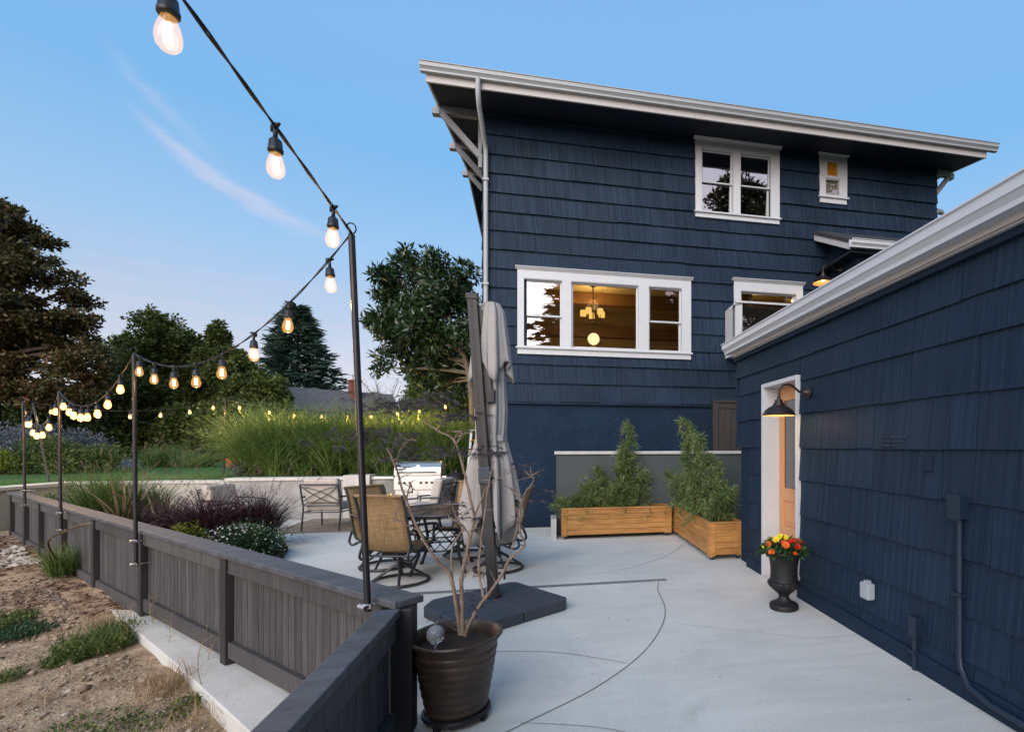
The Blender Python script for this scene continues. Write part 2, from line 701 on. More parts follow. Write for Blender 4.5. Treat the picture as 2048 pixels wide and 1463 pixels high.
M['concrete'] = concrete_mat('patio_concrete', (0.66, 0.645, 0.595))
M['joint'] = mat('saw_joint', (0.22, 0.21, 0.19), 0.9, var=0.2, scale=8)
M['ledge'] = mat('ledge_concrete', (0.56, 0.55, 0.51), 0.75, var=0.12, scale=2.2, bump=0.25, bscale=45)
M['oldwall'] = mat('old_concrete', (0.33, 0.325, 0.31), 0.85, var=0.3, scale=2.2, bump=0.4, bscale=30, detail=8)
M['creamwall'] = mat('cream_concrete', (0.46, 0.43, 0.37), 0.85, var=0.18, scale=2.0, bump=0.3, bscale=30, detail=8)
M['capstone'] = mat('pale_cap', (0.55, 0.53, 0.49), 0.8, var=0.12, scale=5, bump=0.2, bscale=50)
M['greywall'] = mat('grey_render', (0.066, 0.080, 0.080), 0.75, var=0.10, scale=2, bump=0.1, bscale=60)
M['fence'] = mat('charcoal_stain', (0.070, 0.066, 0.065), 0.65, var=0.34, scale=11, bump=0.6, bscale=26, stretch=(3, 3, 0.22), rnd=0.2, spec=0.25)
M['fencecap'] = mat('charcoal_cap', (0.072, 0.075, 0.083), 0.55, var=0.35, scale=7, bump=0.35, bscale=30, stretch=(0.6, 2, 2), rnd=0.06)
M['fencepost'] = mat('brown_black_post', (0.027, 0.024, 0.024), 0.6, var=0.2, scale=6, bump=0.2, bscale=30, stretch=(3, 3, 0.3))
M['pole'] = mat('black_pole', (0.016, 0.016, 0.018), 0.4, var=0.1, spec=0.4)
M['steel'] = mat('bright_steel', (0.62, 0.62, 0.63), 0.28, metal=1.0, var=0.05)
M['galv'] = mat('galvanised', (0.35, 0.37, 0.38), 0.5, metal=0.7, var=0.1)
M['cedar'] = mat('cedar_boards', (0.40, 0.175, 0.045), 0.5, var=0.22, scale=3, bump=0.12, bscale=30, stretch=(1.2, 1.2, 9), rnd=0.14, col2=(0.56, 0.28, 0.085))
M['soil'] = mat('potting_soil', (0.030, 0.018, 0.012), 0.95, var=0.4, scale=30, bump=0.8, bscale=60, bdist=0.02)
M['blackmetal'] = mat('black_cast_metal', (0.014, 0.014, 0.016), 0.45, var=0.15, scale=10, spec=0.5)
M['bronze'] = mat('oil_rubbed_bronze', (0.030, 0.022, 0.020), 0.42, metal=0.4, var=0.15, scale=10, spec=0.5)
M['door'] = mat('apricot_paint', (0.64, 0.32, 0.145), 0.45, var=0.04, scale=3)
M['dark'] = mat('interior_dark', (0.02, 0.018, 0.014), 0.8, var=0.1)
M['roofing'] = mat('dark_shingle_roof', (0.045, 0.047, 0.052), 0.85, var=0.3, scale=6, bump=0.5, bscale=40)
M['glass'] = glass_mat('window_glass', 0.10, wav=0.03)
M['glass_up'] = glass_mat('upper_window_glass', 0.48, tint=(0.7, 0.7, 0.7), wav=0.08)
M['amber'] = mat('amber_obscure_glass', (0.50, 0.23, 0.02), 0.25, var=0.25, scale=25, bump=0.3, bscale=60)
M['blind'] = mat('linen_curtain', (0.42, 0.35, 0.25), 0.8, var=0.2, scale=8, stretch=(6, 6, 0.4))
M['conduit'] = mat('navy_conduit', (0.011, 0.024, 0.045), 0.4, var=0.08)
M['plastic'] = mat('clear_grey_plastic', (0.36, 0.39, 0.43), 0.2, var=0.05)
M['warmwall'] = mat('warm_interior_wall', (0.30, 0.20, 0.08), 0.8, var=0.08)
M['ceil'] = mat('interior_ceiling', (0.50, 0.40, 0.20), 0.8, var=0.04)
M['wood'] = mat('interior_wood', (0.20, 0.10, 0.03), 0.5, var=0.2, scale=6)
M['shade'] = emit_mat('lit_lamp_shade', (1.0, 0.56, 0.14), 0.75)
M['globe'] = emit_mat('lit_globe', (1.0, 0.72, 0.36), 1.0)
M['filament'] = emit_mat('filament', (1.0, 0.58, 0.20), 7.0)
M['barnbulb'] = emit_mat('barn_lamp_bulb', (1.0, 0.66, 0.28), 4.0)

# ------------------------------------------------------------------ rectangles with holes
def rect_minus(rects, hole):
    out = []
    hx0, hx1, hz0, hz1 = hole
    for (x0, x1, z0, z1) in rects:
        if hx0 >= x1 or hx1 <= x0 or hz0 >= z1 or hz1 <= z0:
            out.append((x0, x1, z0, z1))
            continue
        if x0 < hx0:
            out.append((x0, hx0, z0, z1))
        if x1 > hx1:
            out.append((hx1, x1, z0, z1))
        a, b = max(x0, hx0), min(x1, hx1)
        if z0 < hz0:
            out.append((a, b, z0, hz0))
        if z1 > hz1:
            out.append((a, b, hz1, z1))
    return out


def minus_all(rect, holes):
    rs = [rect]
    for h in holes:
        rs = rect_minus(rs, h)
    return rs


# one shake, unit size, thick at the butt: faces -y, x = width, z = height
_sh = MB()
_sh.hexa([(0, -0.044, 0), (1, -0.044, 0), (1, 0.004, 0), (0, 0.004, 0)],
         [(0, -0.006, 1), (1, -0.006, 1), (1, 0.004, 1), (0, 0.004, 1)])
SHAKE = _sh.mesh('shake')
SHAKE.materials.append(M['shake'])
_sh2 = MB()
_sh2.hexa([(0, -0.027, 0), (1, -0.027, 0), (1, 0.004, 0), (0, 0.004, 0)],
          [(0, -0.008, 1), (1, -0.008, 1), (1, 0.004, 1), (0, 0.004, 1)])
SHAKE_THIN = _sh2.mesh('thin_shake')
SHAKE_THIN.materials.append(M['shake_soft'])


def lay_shakes(parent, face, rows, u0, u1, holes, wmin, wmax, rz=0.0, seed=1, urange=None, mesh=None):
    """courses of shakes on a wall. face(u, z) -> world point; rz turns the -y facing shake to the wall"""
    r = random.Random(seed)
    cnt = 0
    for (z0, z1) in rows:
        a0, a1 = (u0, u1) if urange is None else urange(z0, z1)
        u = a0
        first = True
        while u < a1 - 0.02:
            w = r.uniform(wmin, wmax)
            if first:
                w *= r.uniform(0.4, 1.0)
                first = False
            e = u + w
            if a1 - e < 0.12:
                e = a1
            dz = r.uniform(-0.004, 0.004)
            if r.random() < 0.07:
                dz = r.choice((-0.012, 0.010))
            dy = r.uniform(-0.002, 0.002)
            for (x0, x1, b0, b1) in minus_all((u, e, z0, z1), holes):
                if x1 - x0 < 0.03 or b1 - b0 < 0.03:
                    continue
                o = bpy.data.objects.new('shingle', mesh or SHAKE)
                COL.objects.link(o)
                gap = 0.0022
                p = face(x0 + gap, b0 + (dz if b0 == z0 else 0.0))
                o.location = p
                o.rotation_euler = (0, 0, rz)
                o.scale = (x1 - x0 - 2 * gap, 1.0 + r.uniform(-0.12, 0.12), b1 - b0 + 0.012)
                o.parent = parent
                cnt += 1
            u = e
    return cnt


# ------------------------------------------------------------------ the navy house
WY = 9.60                 # face of the main wall
HX0, HX1 = -1.16, 8.24
house = empty('house', (0, 0, 0), 0, 'two-storey navy blue shingled house with white framed windows and wide eaves', 'house')

# window openings (x0, x1, z0, z1) of the casings
BIG = (-0.56, 2.70, 3.16, 4.74)
UPP = (2.79, 4.55, 5.95, 7.50)
SML = (5.44, 6.06, 6.50, 7.52)
KIT = (3.58, 5.06, 3.25, 4.80)
PORCH = (5.62, 8.10, 2.0, 5.75)
openings = [(-0.40, 2.54, 3.30, 4.55), (2.92, 4.36, 6.08, 7.30), (5.56, 5.90, 6.62, 7.38), (3.72, 4.92, 3.40, 4.55)]

w = MB()
for (x0, x1, z0, z1) in minus_all((HX0, HX1, 2.28, 7.62), openings):
    w.box(x0, x1, WY + 0.002, WY + 0.14, z0, z1)
w.box(HX0, HX0 + 0.14, WY + 0.15, 16.4, 2.28, 7.62)
w.box(HX1 - 0.14, HX1, WY + 0.15, 16.4, 2.28, 7.62)
w.box(HX0 + 0.15, HX1 - 0.15, 16.26, 16.4, 2.28, 7.62)
for gx in (HX0, HX1 - 0.14):
    w.add([(gx, 9.62, 7.6), (gx, 16.4, 7.6), (gx, 12.9, 8.15), (gx + .14, 9.62, 7.6), (gx + .14, 16.4, 7.6), (gx + .14, 12.9, 8.15)],
          [(0, 2, 1), (3, 4, 5), (0, 1, 4, 3), (1, 2, 5, 4), (2, 0, 3, 5)])
w.build('wall', M['navy'], house)

MB().box(HX0 + 0.03, HX1 - 0.03, WY + 0.015, 16.3, -0.3, 2.275).build('foundation', M['stucco'], house)
MB().box(HX0 - 0.01, HX1, WY - 0.045, WY + 0.0, 2.255, 2.285).build('drip_board', M['navy'], house)

rows = [(2.295 + 0.3415 * i, 2.295 + 0.3415 * (i + 1)) for i in range(15)]
rows.append((2.295 + 0.3415 * 15, 7.62))
NSH = lay_shakes(house, lambda u, z: (u, WY, z), rows, HX0 - 0.01, HX1 + 0.005, [BIG, UPP, SML, KIT, PORCH], 0.40, 0.74, 0.0, 11)
# outer corner return of the shakes seen beside the downspout
for i, (z0, z1) in enumerate(rows[:-1]):
    b = MB().hexa([(HX0 - 0.03, WY + 0.01, z0), (HX0 - 0.002, WY + 0.01, z0), (HX0 - 0.002, WY + 0.5, z0), (HX0 - 0.03, WY + 0.5, z0)],
                  [(HX0 - 0.008, WY + 0.01, z1), (HX0 - 0.002, WY + 0.01, z1), (HX0 - 0.002, WY + 0.5, z1), (HX0 - 0.008, WY + 0.5, z1)])
    b.build('corner_shingle', M['shake'], house)

# roof: low gable, ridge parallel to the front
RX0, RX1 = -1.93, 8.72
EZ, RIDGE = 7.60, 8.34


def roof_z(y):
    return EZ + (y - 8.80) * 0.18 if y < 12.9 else RIDGE - (y - 12.9) * 0.18


r = MB()
for (ya, yb) in ((8.80, 12.9), (12.9, 17.1)):
    za, zb = roof_z(ya), roof_z(yb)
    r.hexa([(RX0, ya, za - 0.05), (RX1, ya, za - 0.05), (RX1, yb, zb - 0.05), (RX0, yb, zb - 0.05)],
           [(RX0, ya, za), (RX1, ya, za), (RX1, yb, zb), (RX0, yb, zb)])
roof = r.build('roof', M['roofing'], house)
s = MB()
for (ya, yb) in ((8.825, 12.9), (12.9, 17.05)):
    za, zb = roof_z(ya), roof_z(yb)
    s.hexa([(RX0 + 0.04, ya, za - 0.235), (RX1 - 0.04, ya, za - 0.235), (RX1 - 0.04, yb, zb - 0.235), (RX0 + 0.04, yb, zb - 0.235)],
           [(RX0 + 0.04, ya, za - 0.06), (RX1 - 0.04, ya, za - 0.06), (RX1 - 0.04, yb, zb - 0.06), (RX0 + 0.04, yb, zb - 0.06)])
s.build('soffit', M['soffit'], house)
for xa, xb in ((RX0 + 0.0, RX0 + 0.035), (RX1 - 0.035, RX1)):
    q = MB()
    for (ya, yb) in ((8.825, 12.9), (12.9, 17.05)):
        za, zb = roof_z(ya), roof_z(yb)
        q.hexa([(xa, ya, za - 0.25), (xb, ya, za - 0.25), (xb, yb, zb - 0.25), (xa, yb, zb - 0.25)],
               [(xa, ya, za - 0.052), (xb, ya, za - 0.052), (xb, yb, zb - 0.052), (xa, yb, zb - 0.052)])
    q.build('rake_board', M['fascia'], house)
for i, (xa, xb) in enumerate(((RX0 - 0.01, 2.55), (2.554, 6.0), (6.004, RX1 + 0.01))):
    MB().box(xa, xb, 8.785, 8.82, 7.345, 7.60).build('fascia_board', M['fascia'], house, bevel=0.003)


def gutter_profile(flip=1.0):
    # K-style trough: (outward, up) with the back at 0
    return [(0.0, 0.0), (-0.072, 0.0), (-0.074, 0.030), (-0.098, 0.062), (-0.108, 0.068), (-0.110, 0.128), (-0.124, 0.132),
            (-0.124, 0.142), (-0.102, 0.142), (-0.102, 0.070), (-0.066, 0.034), (-0.064, 0.008), (-0.006, 0.008), (-0.006, 0.150), (0.0, 0.150)]


gp = [(8.782 + p[0], 7.462 + p[1]) for p in gutter_profile()]
g = MB().extrude(gp, RX0 - 0.08, RX1 + 0.20, 'x')
gutter = g.build('gutter', M['gutter'], house)
# downspout
ds = MB()
ds.tube([(-1.13, 8.72, 7.47), (-1.13, 8.72, 7.22), (-1.125, 8.80, 7.08), (-1.11, 9.42, 6.86), (-1.10, 9.51, 6.74), (-1.10, 9.515, 6.5), (-1.10, 9.515, 0.25), (-1.10, 9.47, 0.15), (-1.10, 9.36, 0.1)],
        [0.042] * 9, 10)
dsp = ds.build('downspout', M['gutter'], house)
for z in (6.2, 4.35, 2.6):
    MB().box(-1.152, -1.05, 9.455, 9.565, z, z + 0.035).build('strap', M['gutter'], dsp)

M['bracket'] = mat('shaded_bracket_paint', (0.25, 0.26, 0.275), 0.55, var=0.08)  # pale trim darkened: the shade under the overhang is in this grey
# knee brackets under the gable overhang
for by in (9.66, 11.25, 12.9):
    zt = roof_z(by) - 0.245
    b = MB()
    b.box(HX0 - 0.80, HX0 - 0.002, by - 0.045, by + 0.045, zt - 0.13, zt + 0.01)
    b.box(HX0 - 0.86, HX0 - 0.73, by - 0.06, by + 0.06, zt - 0.16, zt - 0.06)
    b.box(HX0 - 0.085, HX0 - 0.001, by - 0.047, by + 0.047, zt - 1.02, zt - 0.13)
    b.bar((HX0 - 0.70, by, zt - 0.12), (HX0 - 0.06, by, zt - 0.80), 0.088, 0.10)
    b.build('knee_bracket', M['bracket'], house, bevel=0.004)
zt = roof_z(9.66) - 0.245
b = MB()
b.box(HX1 + 0.002, HX1 + 0.42, 9.615, 9.705, zt - 0.13, zt + 0.01)
b.box(HX1 + 0.34, HX1 + 0.46, 9.60, 9.72, zt - 0.17, zt - 0.05)
b.bar((HX1 + 0.36, 9.66, zt - 0.12), (HX1 + 0.03, 9.66, zt - 0.52), 0.088, 0.09)
b.build('knee_bracket', M['gutter'], house, bevel=0.004)


# ------------------------------------------------------------------ windows of the house
def casing(name, rect, lights, glass, meet, head=0.14, apron=0.10, muntin=None, label=None, tilt=0.0):
    """white casing on the wall with a cap, sill and apron; lights = [(x0, x1, z0, z1, hung)]"""
    x0, x1, z0, z1 = rect
    yf = WY - 0.055
    m = MB()
    # face boards around the lights
    zs0 = z0 + apron + 0.03
    hz1 = z1 - 0.05
    boards = minus_all((x0, x1, zs0, hz1), [(l[0] - 0.035, l[1] + 0.035, l[2] - 0.04, l[3] + 0.035) for l in lights])
    for (a, b_, c, d) in boards:
        m.box(a, b_, yf, WY + 0.01, c, d)
    win = m.build('window', M['white'], house)
    # cap moulding, stepped outward
    c = MB()
    c.extrude([(WY, hz1), (yf - 0.012, hz1), (yf - 0.030, hz1 + 0.022), (yf - 0.055, hz1 + 0.040), (yf - 0.055, z1), (WY, z1 + 0.012)], x0 - 0.035, x1 + 0.035, 'x')
    c.build('cap', M['white'], win)
    MB().box(x0 - 0.025, x1 + 0.025, yf - 0.035, WY + 0.005, z0 + apron, zs0).build('sill', M['white'], win, bevel=0.004)
    MB().box(x0, x1, yf + 0.004, WY, z0, z0 + apron - 0.001).build('apron', M['white'], win, bevel=0.003)
    for (a, b_, c0, c1, hung) in lights:
        s = MB()
        ys0, ys1 = WY + 0.012, WY + 0.05
        o = 0.034
        # reveal lining
        lin = MB()
        lin.box(a - o - 0.012, a - o, yf + 0.012, WY + 0.13, c0 - 0.04, c1 + 0.034)
        lin.box(b_ + o, b_ + o + 0.012, yf + 0.012, WY + 0.13, c0 - 0.04, c1 + 0.034)
        lin.box(a - o, b_ + o, yf + 0.012, WY + 0.13, c1 + 0.022, c1 + 0.034)
        lin.box(a - o, b_ + o, yf + 0.012, WY + 0.13, c0 - 0.040, c0 - 0.030)
        lin.build('jamb', M['white'], win)
        if hung:
            zm = meet
            for (q0, q1, dy) in ((zm + 0.012, c1, 0.0), (c0, zm + 0.01, 0.042)):
                s.box(a - o, a, ys0 + dy, ys1 + dy, q0 - 0.028, q1 + 0.022)
                s.box(b_, b_ + o, ys0 + dy, ys1 + dy, q0 - 0.028, q1 + 0.022)
                s.box(a, b_, ys0 + dy, ys1 + dy, q0 - 0.028, q0)
                s.box(a, b_, ys0 + dy, ys1 + dy, q1, q1 + 0.022)
                p = MB().box(a, b_, ys0 + dy + 0.018, ys0 + dy + 0.022, q0, q1)
                if tilt:
                    p = MB().hexa([(a, ys0 + dy + 0.03, q0), (b_, ys0 + dy + 0.03, q0), (b_, ys0 + dy + 0.034, q0), (a, ys0 + dy + 0.034, q0)],
                                  [(a, ys0 + dy + 0.03 - tilt, q1), (b_, ys0 + dy + 0.03 - tilt, q1), (b_, ys0 + dy + 0.034 - tilt, q1), (a, ys0 + dy + 0.034 - tilt, q1)])
                p.build('pane', glass, win)
        else:
            s.box(a - o, a, ys0, ys1, c0 - 0.03, c1 + 0.022)
            s.box(b_, b_ + o, ys0, ys1, c0 - 0.03, c1 + 0.022)
            s.box(a, b_, ys0, ys1, c0 - 0.03, c0)
            s.box(a, b_, ys0, ys1, c1, c1 + 0.022)
            MB().box(a, b_, ys0 + 0.018, ys0 + 0.022, c0, c1).build('pane', glass, win)
        s.build('sash', M['white'], win, bevel=0.003)
    return win


wb = casing('window', BIG, [(-0.41, 0.20, 3.34, 4.50, True), (0.44, 1.63, 3.34, 4.50, False), (1.90, 2.48, 3.34, 4.50, True)], M['glass'], 3.88)
wu = casing('window', UPP, [(2.95, 3.53, 6.11, 7.26, True), (3.75, 4.33, 6.11, 7.26, True)], M['glass_up'], 6.68, apron=0.085, tilt=0.026)
wk = casing('window', KIT, [(3.76, 4.88, 3.42, 4.53, False)], M['glass'], 4.0)

# small bathroom window: amber obscure glass above, curtained pane below
m = MB()
for rc in minus_all((5.44, 6.06, 6.62, 7.47), [(5.605, 5.845, 7.05, 7.35), (5.575, 5.875, 6.66, 6.965)]):
    m.box(rc[0], rc[1], WY - 0.055, WY + 0.01, rc[2], rc[3])
ws = m.build('window', M['white'], house)
MB().extrude([(WY, 7.47), (WY - .068, 7.47), (WY - .085, 7.49), (WY - .11, 7.51), (WY - .11, 7.53), (WY, 7.54)], 5.405, 6.095, 'x').build('cap', M['white'], ws)
MB().box(5.415, 6.085, WY - 0.09, WY + 0.005, 6.59, 6.62).build('sill', M['white'], ws)
MB().box(5.45, 6.05, WY - 0.05, WY, 6.49, 6.589).build('apron', M['white'], ws)
MB().box(5.60, 5.85, WY - 0.012, WY - 0.004, 7.04, 7.36).build('pane', M['amber'], ws)
MB().box(5.57, 5.88, WY - 0.022, WY - 0.016, 6.65, 6.97).build('pane', M['glass'], ws)
MB().box(5.56, 5.89, WY + 0.0, WY + 0.01, 6.64, 6.98).build('curtain', M['blind'], ws)
MB().box(5.56, 5.895, WY - 0.075, WY - 0.02, 6.985, 7.005).build('meeting_rail', M['white'], ws)

# greenhouse box window standing out of the kitchen wall
gw = MB()
gw.box(3.46, 3.60, 9.16, WY - 0.04, 3.2, 4.20)
gw.box(3.46, 4.76, 9.12, 9.20, 4.20, 4.235)
gw.box(4.66, 4.76, 9.16, WY - 0.04, 3.2, 4.20)
gw.add([(3.40, 9.14, 4.14), (3.40, WY - 0.04, 4.14), (3.58, 9.14, 4.20), (3.58, WY - .04, 4.20), (3.40, 9.14, 3.2), (3.40, WY - .04, 3.2)],
       [(0, 2, 3, 1), (0, 1, 5, 4)])
gwo = gw.build('box_window', M['white'], house)
MB().box(3.605, 4.66, 9.17, 9.18, 3.2, 4.198).build('pane', M['glass'], gwo)
MB().box(3.61, 4.655, 9.30, 9.40, 3.2, 4.19).build('dark_lining', M['dark'], gwo)
MB().box(3.58, 3.70, 9.02, 9.12, 3.3, 3.72).build('louvre', M['blackmetal'], gwo)

# entry bay with its own small roof
pb = MB()
pb.hexa([(5.62, 8.50, -0.1), (8.05, 8.50, -0.1), (8.05, WY - 0.002, -0.1), (5.62, WY - 0.002, -0.1)], [(5.62, 8.50, 5.12), (8.05, 8.50, 5.12), (8.05, WY - 0.002, 5.74), (5.62, WY - 0.002, 5.74)])
pbo = pb.build('bay_wall', M['navy'], house)
prow = [(2.295 + 0.3415 * i, 2.295 + 0.3415 * (i + 1)) for i in range(2, 10)]
lay_shakes(house, lambda u, z: (5.618, WY - u, z), prow, 0.0, 1.08, [], 0.25, 0.5, -R(90), 21, lambda z0, z1: (0.0, max(0.0, min(1.08, (5.74 - z1) / 0.52))))
pr = MB()
pr.hexa([(5.30, 8.30, 5.16), (8.35, 8.30, 5.16), (8.35, WY - 0.03, 5.82), (5.30, WY - 0.03, 5.82)],
        [(5.30, 8.30, 5.22), (8.35, 8.30, 5.22), (8.35, WY - 0.03, 5.90), (5.30, WY - 0.03, 5.90)])
pro = pr.build('bay_roof', M['roofing'], house)
q = MB()
q.hexa([(5.315, 8.31, 5.04), (5.345, 8.31, 5.04), (5.345, WY - 0.03, 5.70), (5.315, WY - 0.03, 5.70)],
       [(5.315, 8.31, 5.158), (5.345, 8.31, 5.158), (5.345, WY - 0.03, 5.818), (5.315, WY - 0.03, 5.818)])
q.build('rake_board', M['white'], house)
gp2 = [(8.30 + p[0], 5.06 + p[1]) for p in gutter_profile()]
MB().extrude(gp2, 5.30, 8.4, 'x').build('gutter', M['white'], house)
MB().box(5.36, 8.3, 8.33, WY - 0.03, 5.00, 5.05).build('soffit', M['soffit'], house)

# interior of the dining room behind the big window
ri = MB()
ri.box(-0.95, 4.0, 13.6, 13.7, 2.4, 5.12)            # back wall
ri.box(-1.0, -0.95, 9.76, 13.6, 2.4, 5.12)
ri.box(4.0, 4.05, 9.76, 13.6, 2.4, 5.12)
ri.build('interior_wall', M['warmwall'], house)
MB().box(-0.95, 4.0, 9.76, 13.6, 5.05, 5.12).build('interior_ceiling', M['ceil'], house)
MB().box(-0.95, 4.0, 9.76, 13.6, 2.40, 2.46).build('interior_floor', M['wood'], house)
MB().box(-0.95, 4.0, 13.44, 13.6, 4.35, 4.62).build('picture_rail', M['wood'], house)
MB().box(-0.95, 4.0, 11.9, 12.1, 4.78, 5.05).build('ceiling_beam', M['wood'], house)
MB().box(2.70, 2.86, 10.5, 10.6, 2.46, 5.05).build('door_casing', M['wood'], house)
# upstairs dark room
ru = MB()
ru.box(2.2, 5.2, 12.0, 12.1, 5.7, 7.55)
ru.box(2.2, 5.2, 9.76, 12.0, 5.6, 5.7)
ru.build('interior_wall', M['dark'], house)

# chandelier and globe pendant
ch = empty('chandelier', (0.96, 11.4, 4.35), 0, 'lit five-shade chandelier hanging inside behind the wide window', 'chandelier')
MB().tube([(0, 0, 0.70), (0, 0, -0.12)], 0.012, 8).build('stem', M['bronze'], ch)
MB().lathe([(0.0, 0.0), (0.05, 0.0), (0.06, 0.02), (0.0, 0.03)], 14, (0, 0, 0.67)).build('ceiling_plate', M['bronze'], ch)
for k in range(5):
    a = 2 * math.pi * k / 5 + 0.4
    cx, cy = 0.22 * math.cos(a), 0.22 * math.sin(a)
    MB().tube([(0, 0, -0.08), (cx * .5, cy * .5, -0.16), (cx, cy, -0.10), (cx, cy, 0.02)], 0.008, 6).build('arm', M['bronze'], ch)
    sh = MB().lathe([(0.072, 0.03), (0.064, 0.15)], 20, (cx, cy, 0), cap=False)
    sh.build('lamp_shade', M['shade'], ch)
gl = empty('globe_pendant', (1.04, 12.2, 4.03), 0, 'glowing white globe lamp hanging deeper in the dining room', 'lamp')
MB().sphere((0, 0, 0), 0.14, 12).build('globe', M['globe'], gl)
MB().tube([(0, 0, 0.13), (0, 0, 0.76)], 0.008, 6).build('stem', M['bronze'], gl)
for nm, loc, en in (('chandelier_light', (0.96, 11.4, 4.62), 17.0), ('globe_light', (1.04, 12.2, 3.75), 6.0), ('kitchen_light', (4.4, 10.6, 4.4), 12.0)):
    ld = bpy.data.lights.new(nm, 'POINT')
    ld.energy = en
    ld.color = (1.0, 0.66, 0.28)
    ld.shadow_soft_size = 0.12
    lo = bpy.data.objects.new(nm, ld)
    COL.objects.link(lo)
    lo.location = loc
rk = MB()
rk.box(4.06, 5.4, 9.76, 9.8, 2.4, 3.2)
rk.box(4.06, 6.0, 11.6, 11.7, 2.4, 5.12)
rk.build('interior_wall', M['warmwall'], house)
MB().box(4.06, 6.0, 9.8, 11.6, 5.06, 5.12).build('interior_ceiling', M['ceil'], house)
MB().box(3.0, 6.0, 11.2, 11.5, 4.55, 4.75).build('kitchen_shelf', M['wood'], house)
vs = empty('flower_vase', (0.55, 11.0, 3.16), 0, 'orange blossom in a vase seen low through the wide window', 'vase')
MB().lathe([(0.03, 0), (0.05, 0.08), (0.025, 0.2), (0.03, 0.22)], 14).build('vase', M['bronze'], vs)
M['orangepetal'] = mat('orange_petals', (0.75, 0.16, 0.02), 0.6, var=0.3, scale=20)
fb_ = MB()
for k in range(14):
    a = k * 2.4
    c0 = Vector((0.05 * math.cos(a), 0.05 * math.sin(a), 0.30 + 0.03 * (k % 4)))
    t = Vector((math.cos(a), math.sin(a), 0.6)) * 0.06
    sd = Vector((-math.sin(a), math.cos(a), 0)) * 0.03
    fb_.add([c0 - t * .3, c0 + sd, c0 + t, c0 - sd], [(0, 1, 2, 3)])
fb_.build('blossom', M['orangepetal'], vs)
MB().tube([(0, 0, 0.1), (0.01, 0, 0.3)], 0.006, 6).build('stem', M['bronze'], vs)
tb = empty('dining_table', (0.8, 11.1, 2.46), 0, 'dark wooden dining table standing inside the house', 'table')
MB().box(-0.7, 0.7, -0.45, 0.45, 0.66, 0.70).build('tabletop', M['wood'], tb)
for sx in (-0.6, 0.6):
    for sy in (-0.35, 0.35):
        MB().box(sx - .035, sx + .035, sy - .035, sy + .035, 0.0, 0.66).build('leg', M['wood'], tb)

# electric service mast on the far side wall
sm = empty('service_mast', (8.42, 9.85, 4.2), 0, 'grey electric service mast with weatherhead beside the far house corner', 'mast')
MB().tube([(0, 0, 0), (0, 0, 2.38)], 0.035, 10).build('pipe', M['galv'], sm)
wh = MB()
wh.tube([(0, 0, 2.34), (0, 0, 2.44), (0.05, -0.02, 2.50), (0.14, -0.04, 2.48), (0.18, -0.05, 2.42)], [0.05, 0.06, 0.065, 0.055, 0.03], 10)
wh.build('weatherhead', M['galv'], sm)
for k in range(3):
    MB().tube([(0.17, -0.05 + k * .02, 2.43), (0.26, -0.05 + k * .03, 2.34 - k * .02), (0.34, -0.05, 2.25), (1.2, 0.2, 2.20), (4, 1.5, 2.6)], 0.007, 5).build('wire', M['blackmetal'], sm)
for z in (0.4, 1.6):
    MB().box(-0.185, 0.036, -0.036, 0.036, z, z + 0.05).build('strap', M['galv'], sm)

# ------------------------------------------------------------------ the navy garage
GX = 2.45
GY0, GY1 = -0.6, 6.38
garage = empty('garage', (0, 0, 0), 0, 'low navy shingled garage with white gutter and apricot side door', 'garage')
DOOR = (4.655, 5.525, -0.02, 2.20)         # casing outline along the wall (y0, y1, z0, z1)
w = MB()
for (a, b_, z0, z1) in minus_all((GY0, 6.34, 0.0, 2.66), [(4.675, 5.485, -1, 2.165), (5.95, 7, -1, 1.62)]):
    w.box(GX + 0.002, GX + 0.12, a, b_, z0, z1)
w.box(GX + 0.15, 8.6, GY0, GY0 + 0.1, 0, 2.66)
w.box(GX + 0.15, 8.6, 6.22, 6.32, 0, 2.66)
w.box(8.5, 8.6, GY0 + 0.1, 6.22, 0, 2.66)
w.build('wall', M['navy'], garage)
MB().box(GX + 0.02, GX + 0.45, 5.955, 6.33, -0.05, 1.615).build('concrete_pier', M['stucco'], garage, bevel=0.008)
gz_ = [0.118, 0.215, 0.49, 0.814, 1.16, 1.475, 1.81, 2.137, 2.37, 2.62]
grow = list(zip(gz_[:-1], gz_[1:]))


def grange(z0, z1):
    # wall runs from the far corner towards the viewer; u = -y
    far = 5.97 if z1 < 1.6 else 6.385
    if 2.3 < z1 < 2.4:
        far = 6.30
    return (-far, -GY0)


lay_shakes(garage, lambda u, z: (GX, -u, z), grow, 0, 0, [(-DOOR[1], -DOOR[0], -1, DOOR[3])], 0.20, 0.62, -R(90), 5, grange, SHAKE_THIN)
# butt ends of the far corner course ends
for (z0, z1) in grow:
    if z1 > 1.6:
        MB().hexa([(GX - 0.03, 6.386, z0), (GX + 0.3, 6.386, z0), (GX + 0.3, 6.41, z0), (GX - 0.03, 6.41, z0)],
                  [(GX - 0.008, 6.386, z1), (GX + 0.3, 6.386, z1), (GX + 0.3, 6.394, z1), (GX - 0.008, 6.394, z1)]).build('corner_shingle', M['shake'], garage)
for (a, b_) in ((GY0, 4.655), (5.525, 5.97)):
    MB().box(GX - 0.052, GX + 0.0, a, b_, 0.0, 0.125).build('base_board', M['navy'], garage, bevel=0.004)
MB().box(GX - 0.055, GX, GY0, 6.40, 2.60, 2.665).build('frieze_board', M['navy'], garage)
MB().box(GX - 0.105, GX - 0.065, GY0 - 0.1, 6.34, 2.655, 2.81).build('fascia_board', M['fascia'], garage, bevel=0.003)
MB().box(GX - 0.068, GX, GY0 - 0.1, 6.33, 2.668, 2.69).build('soffit', M['fascia'], garage)
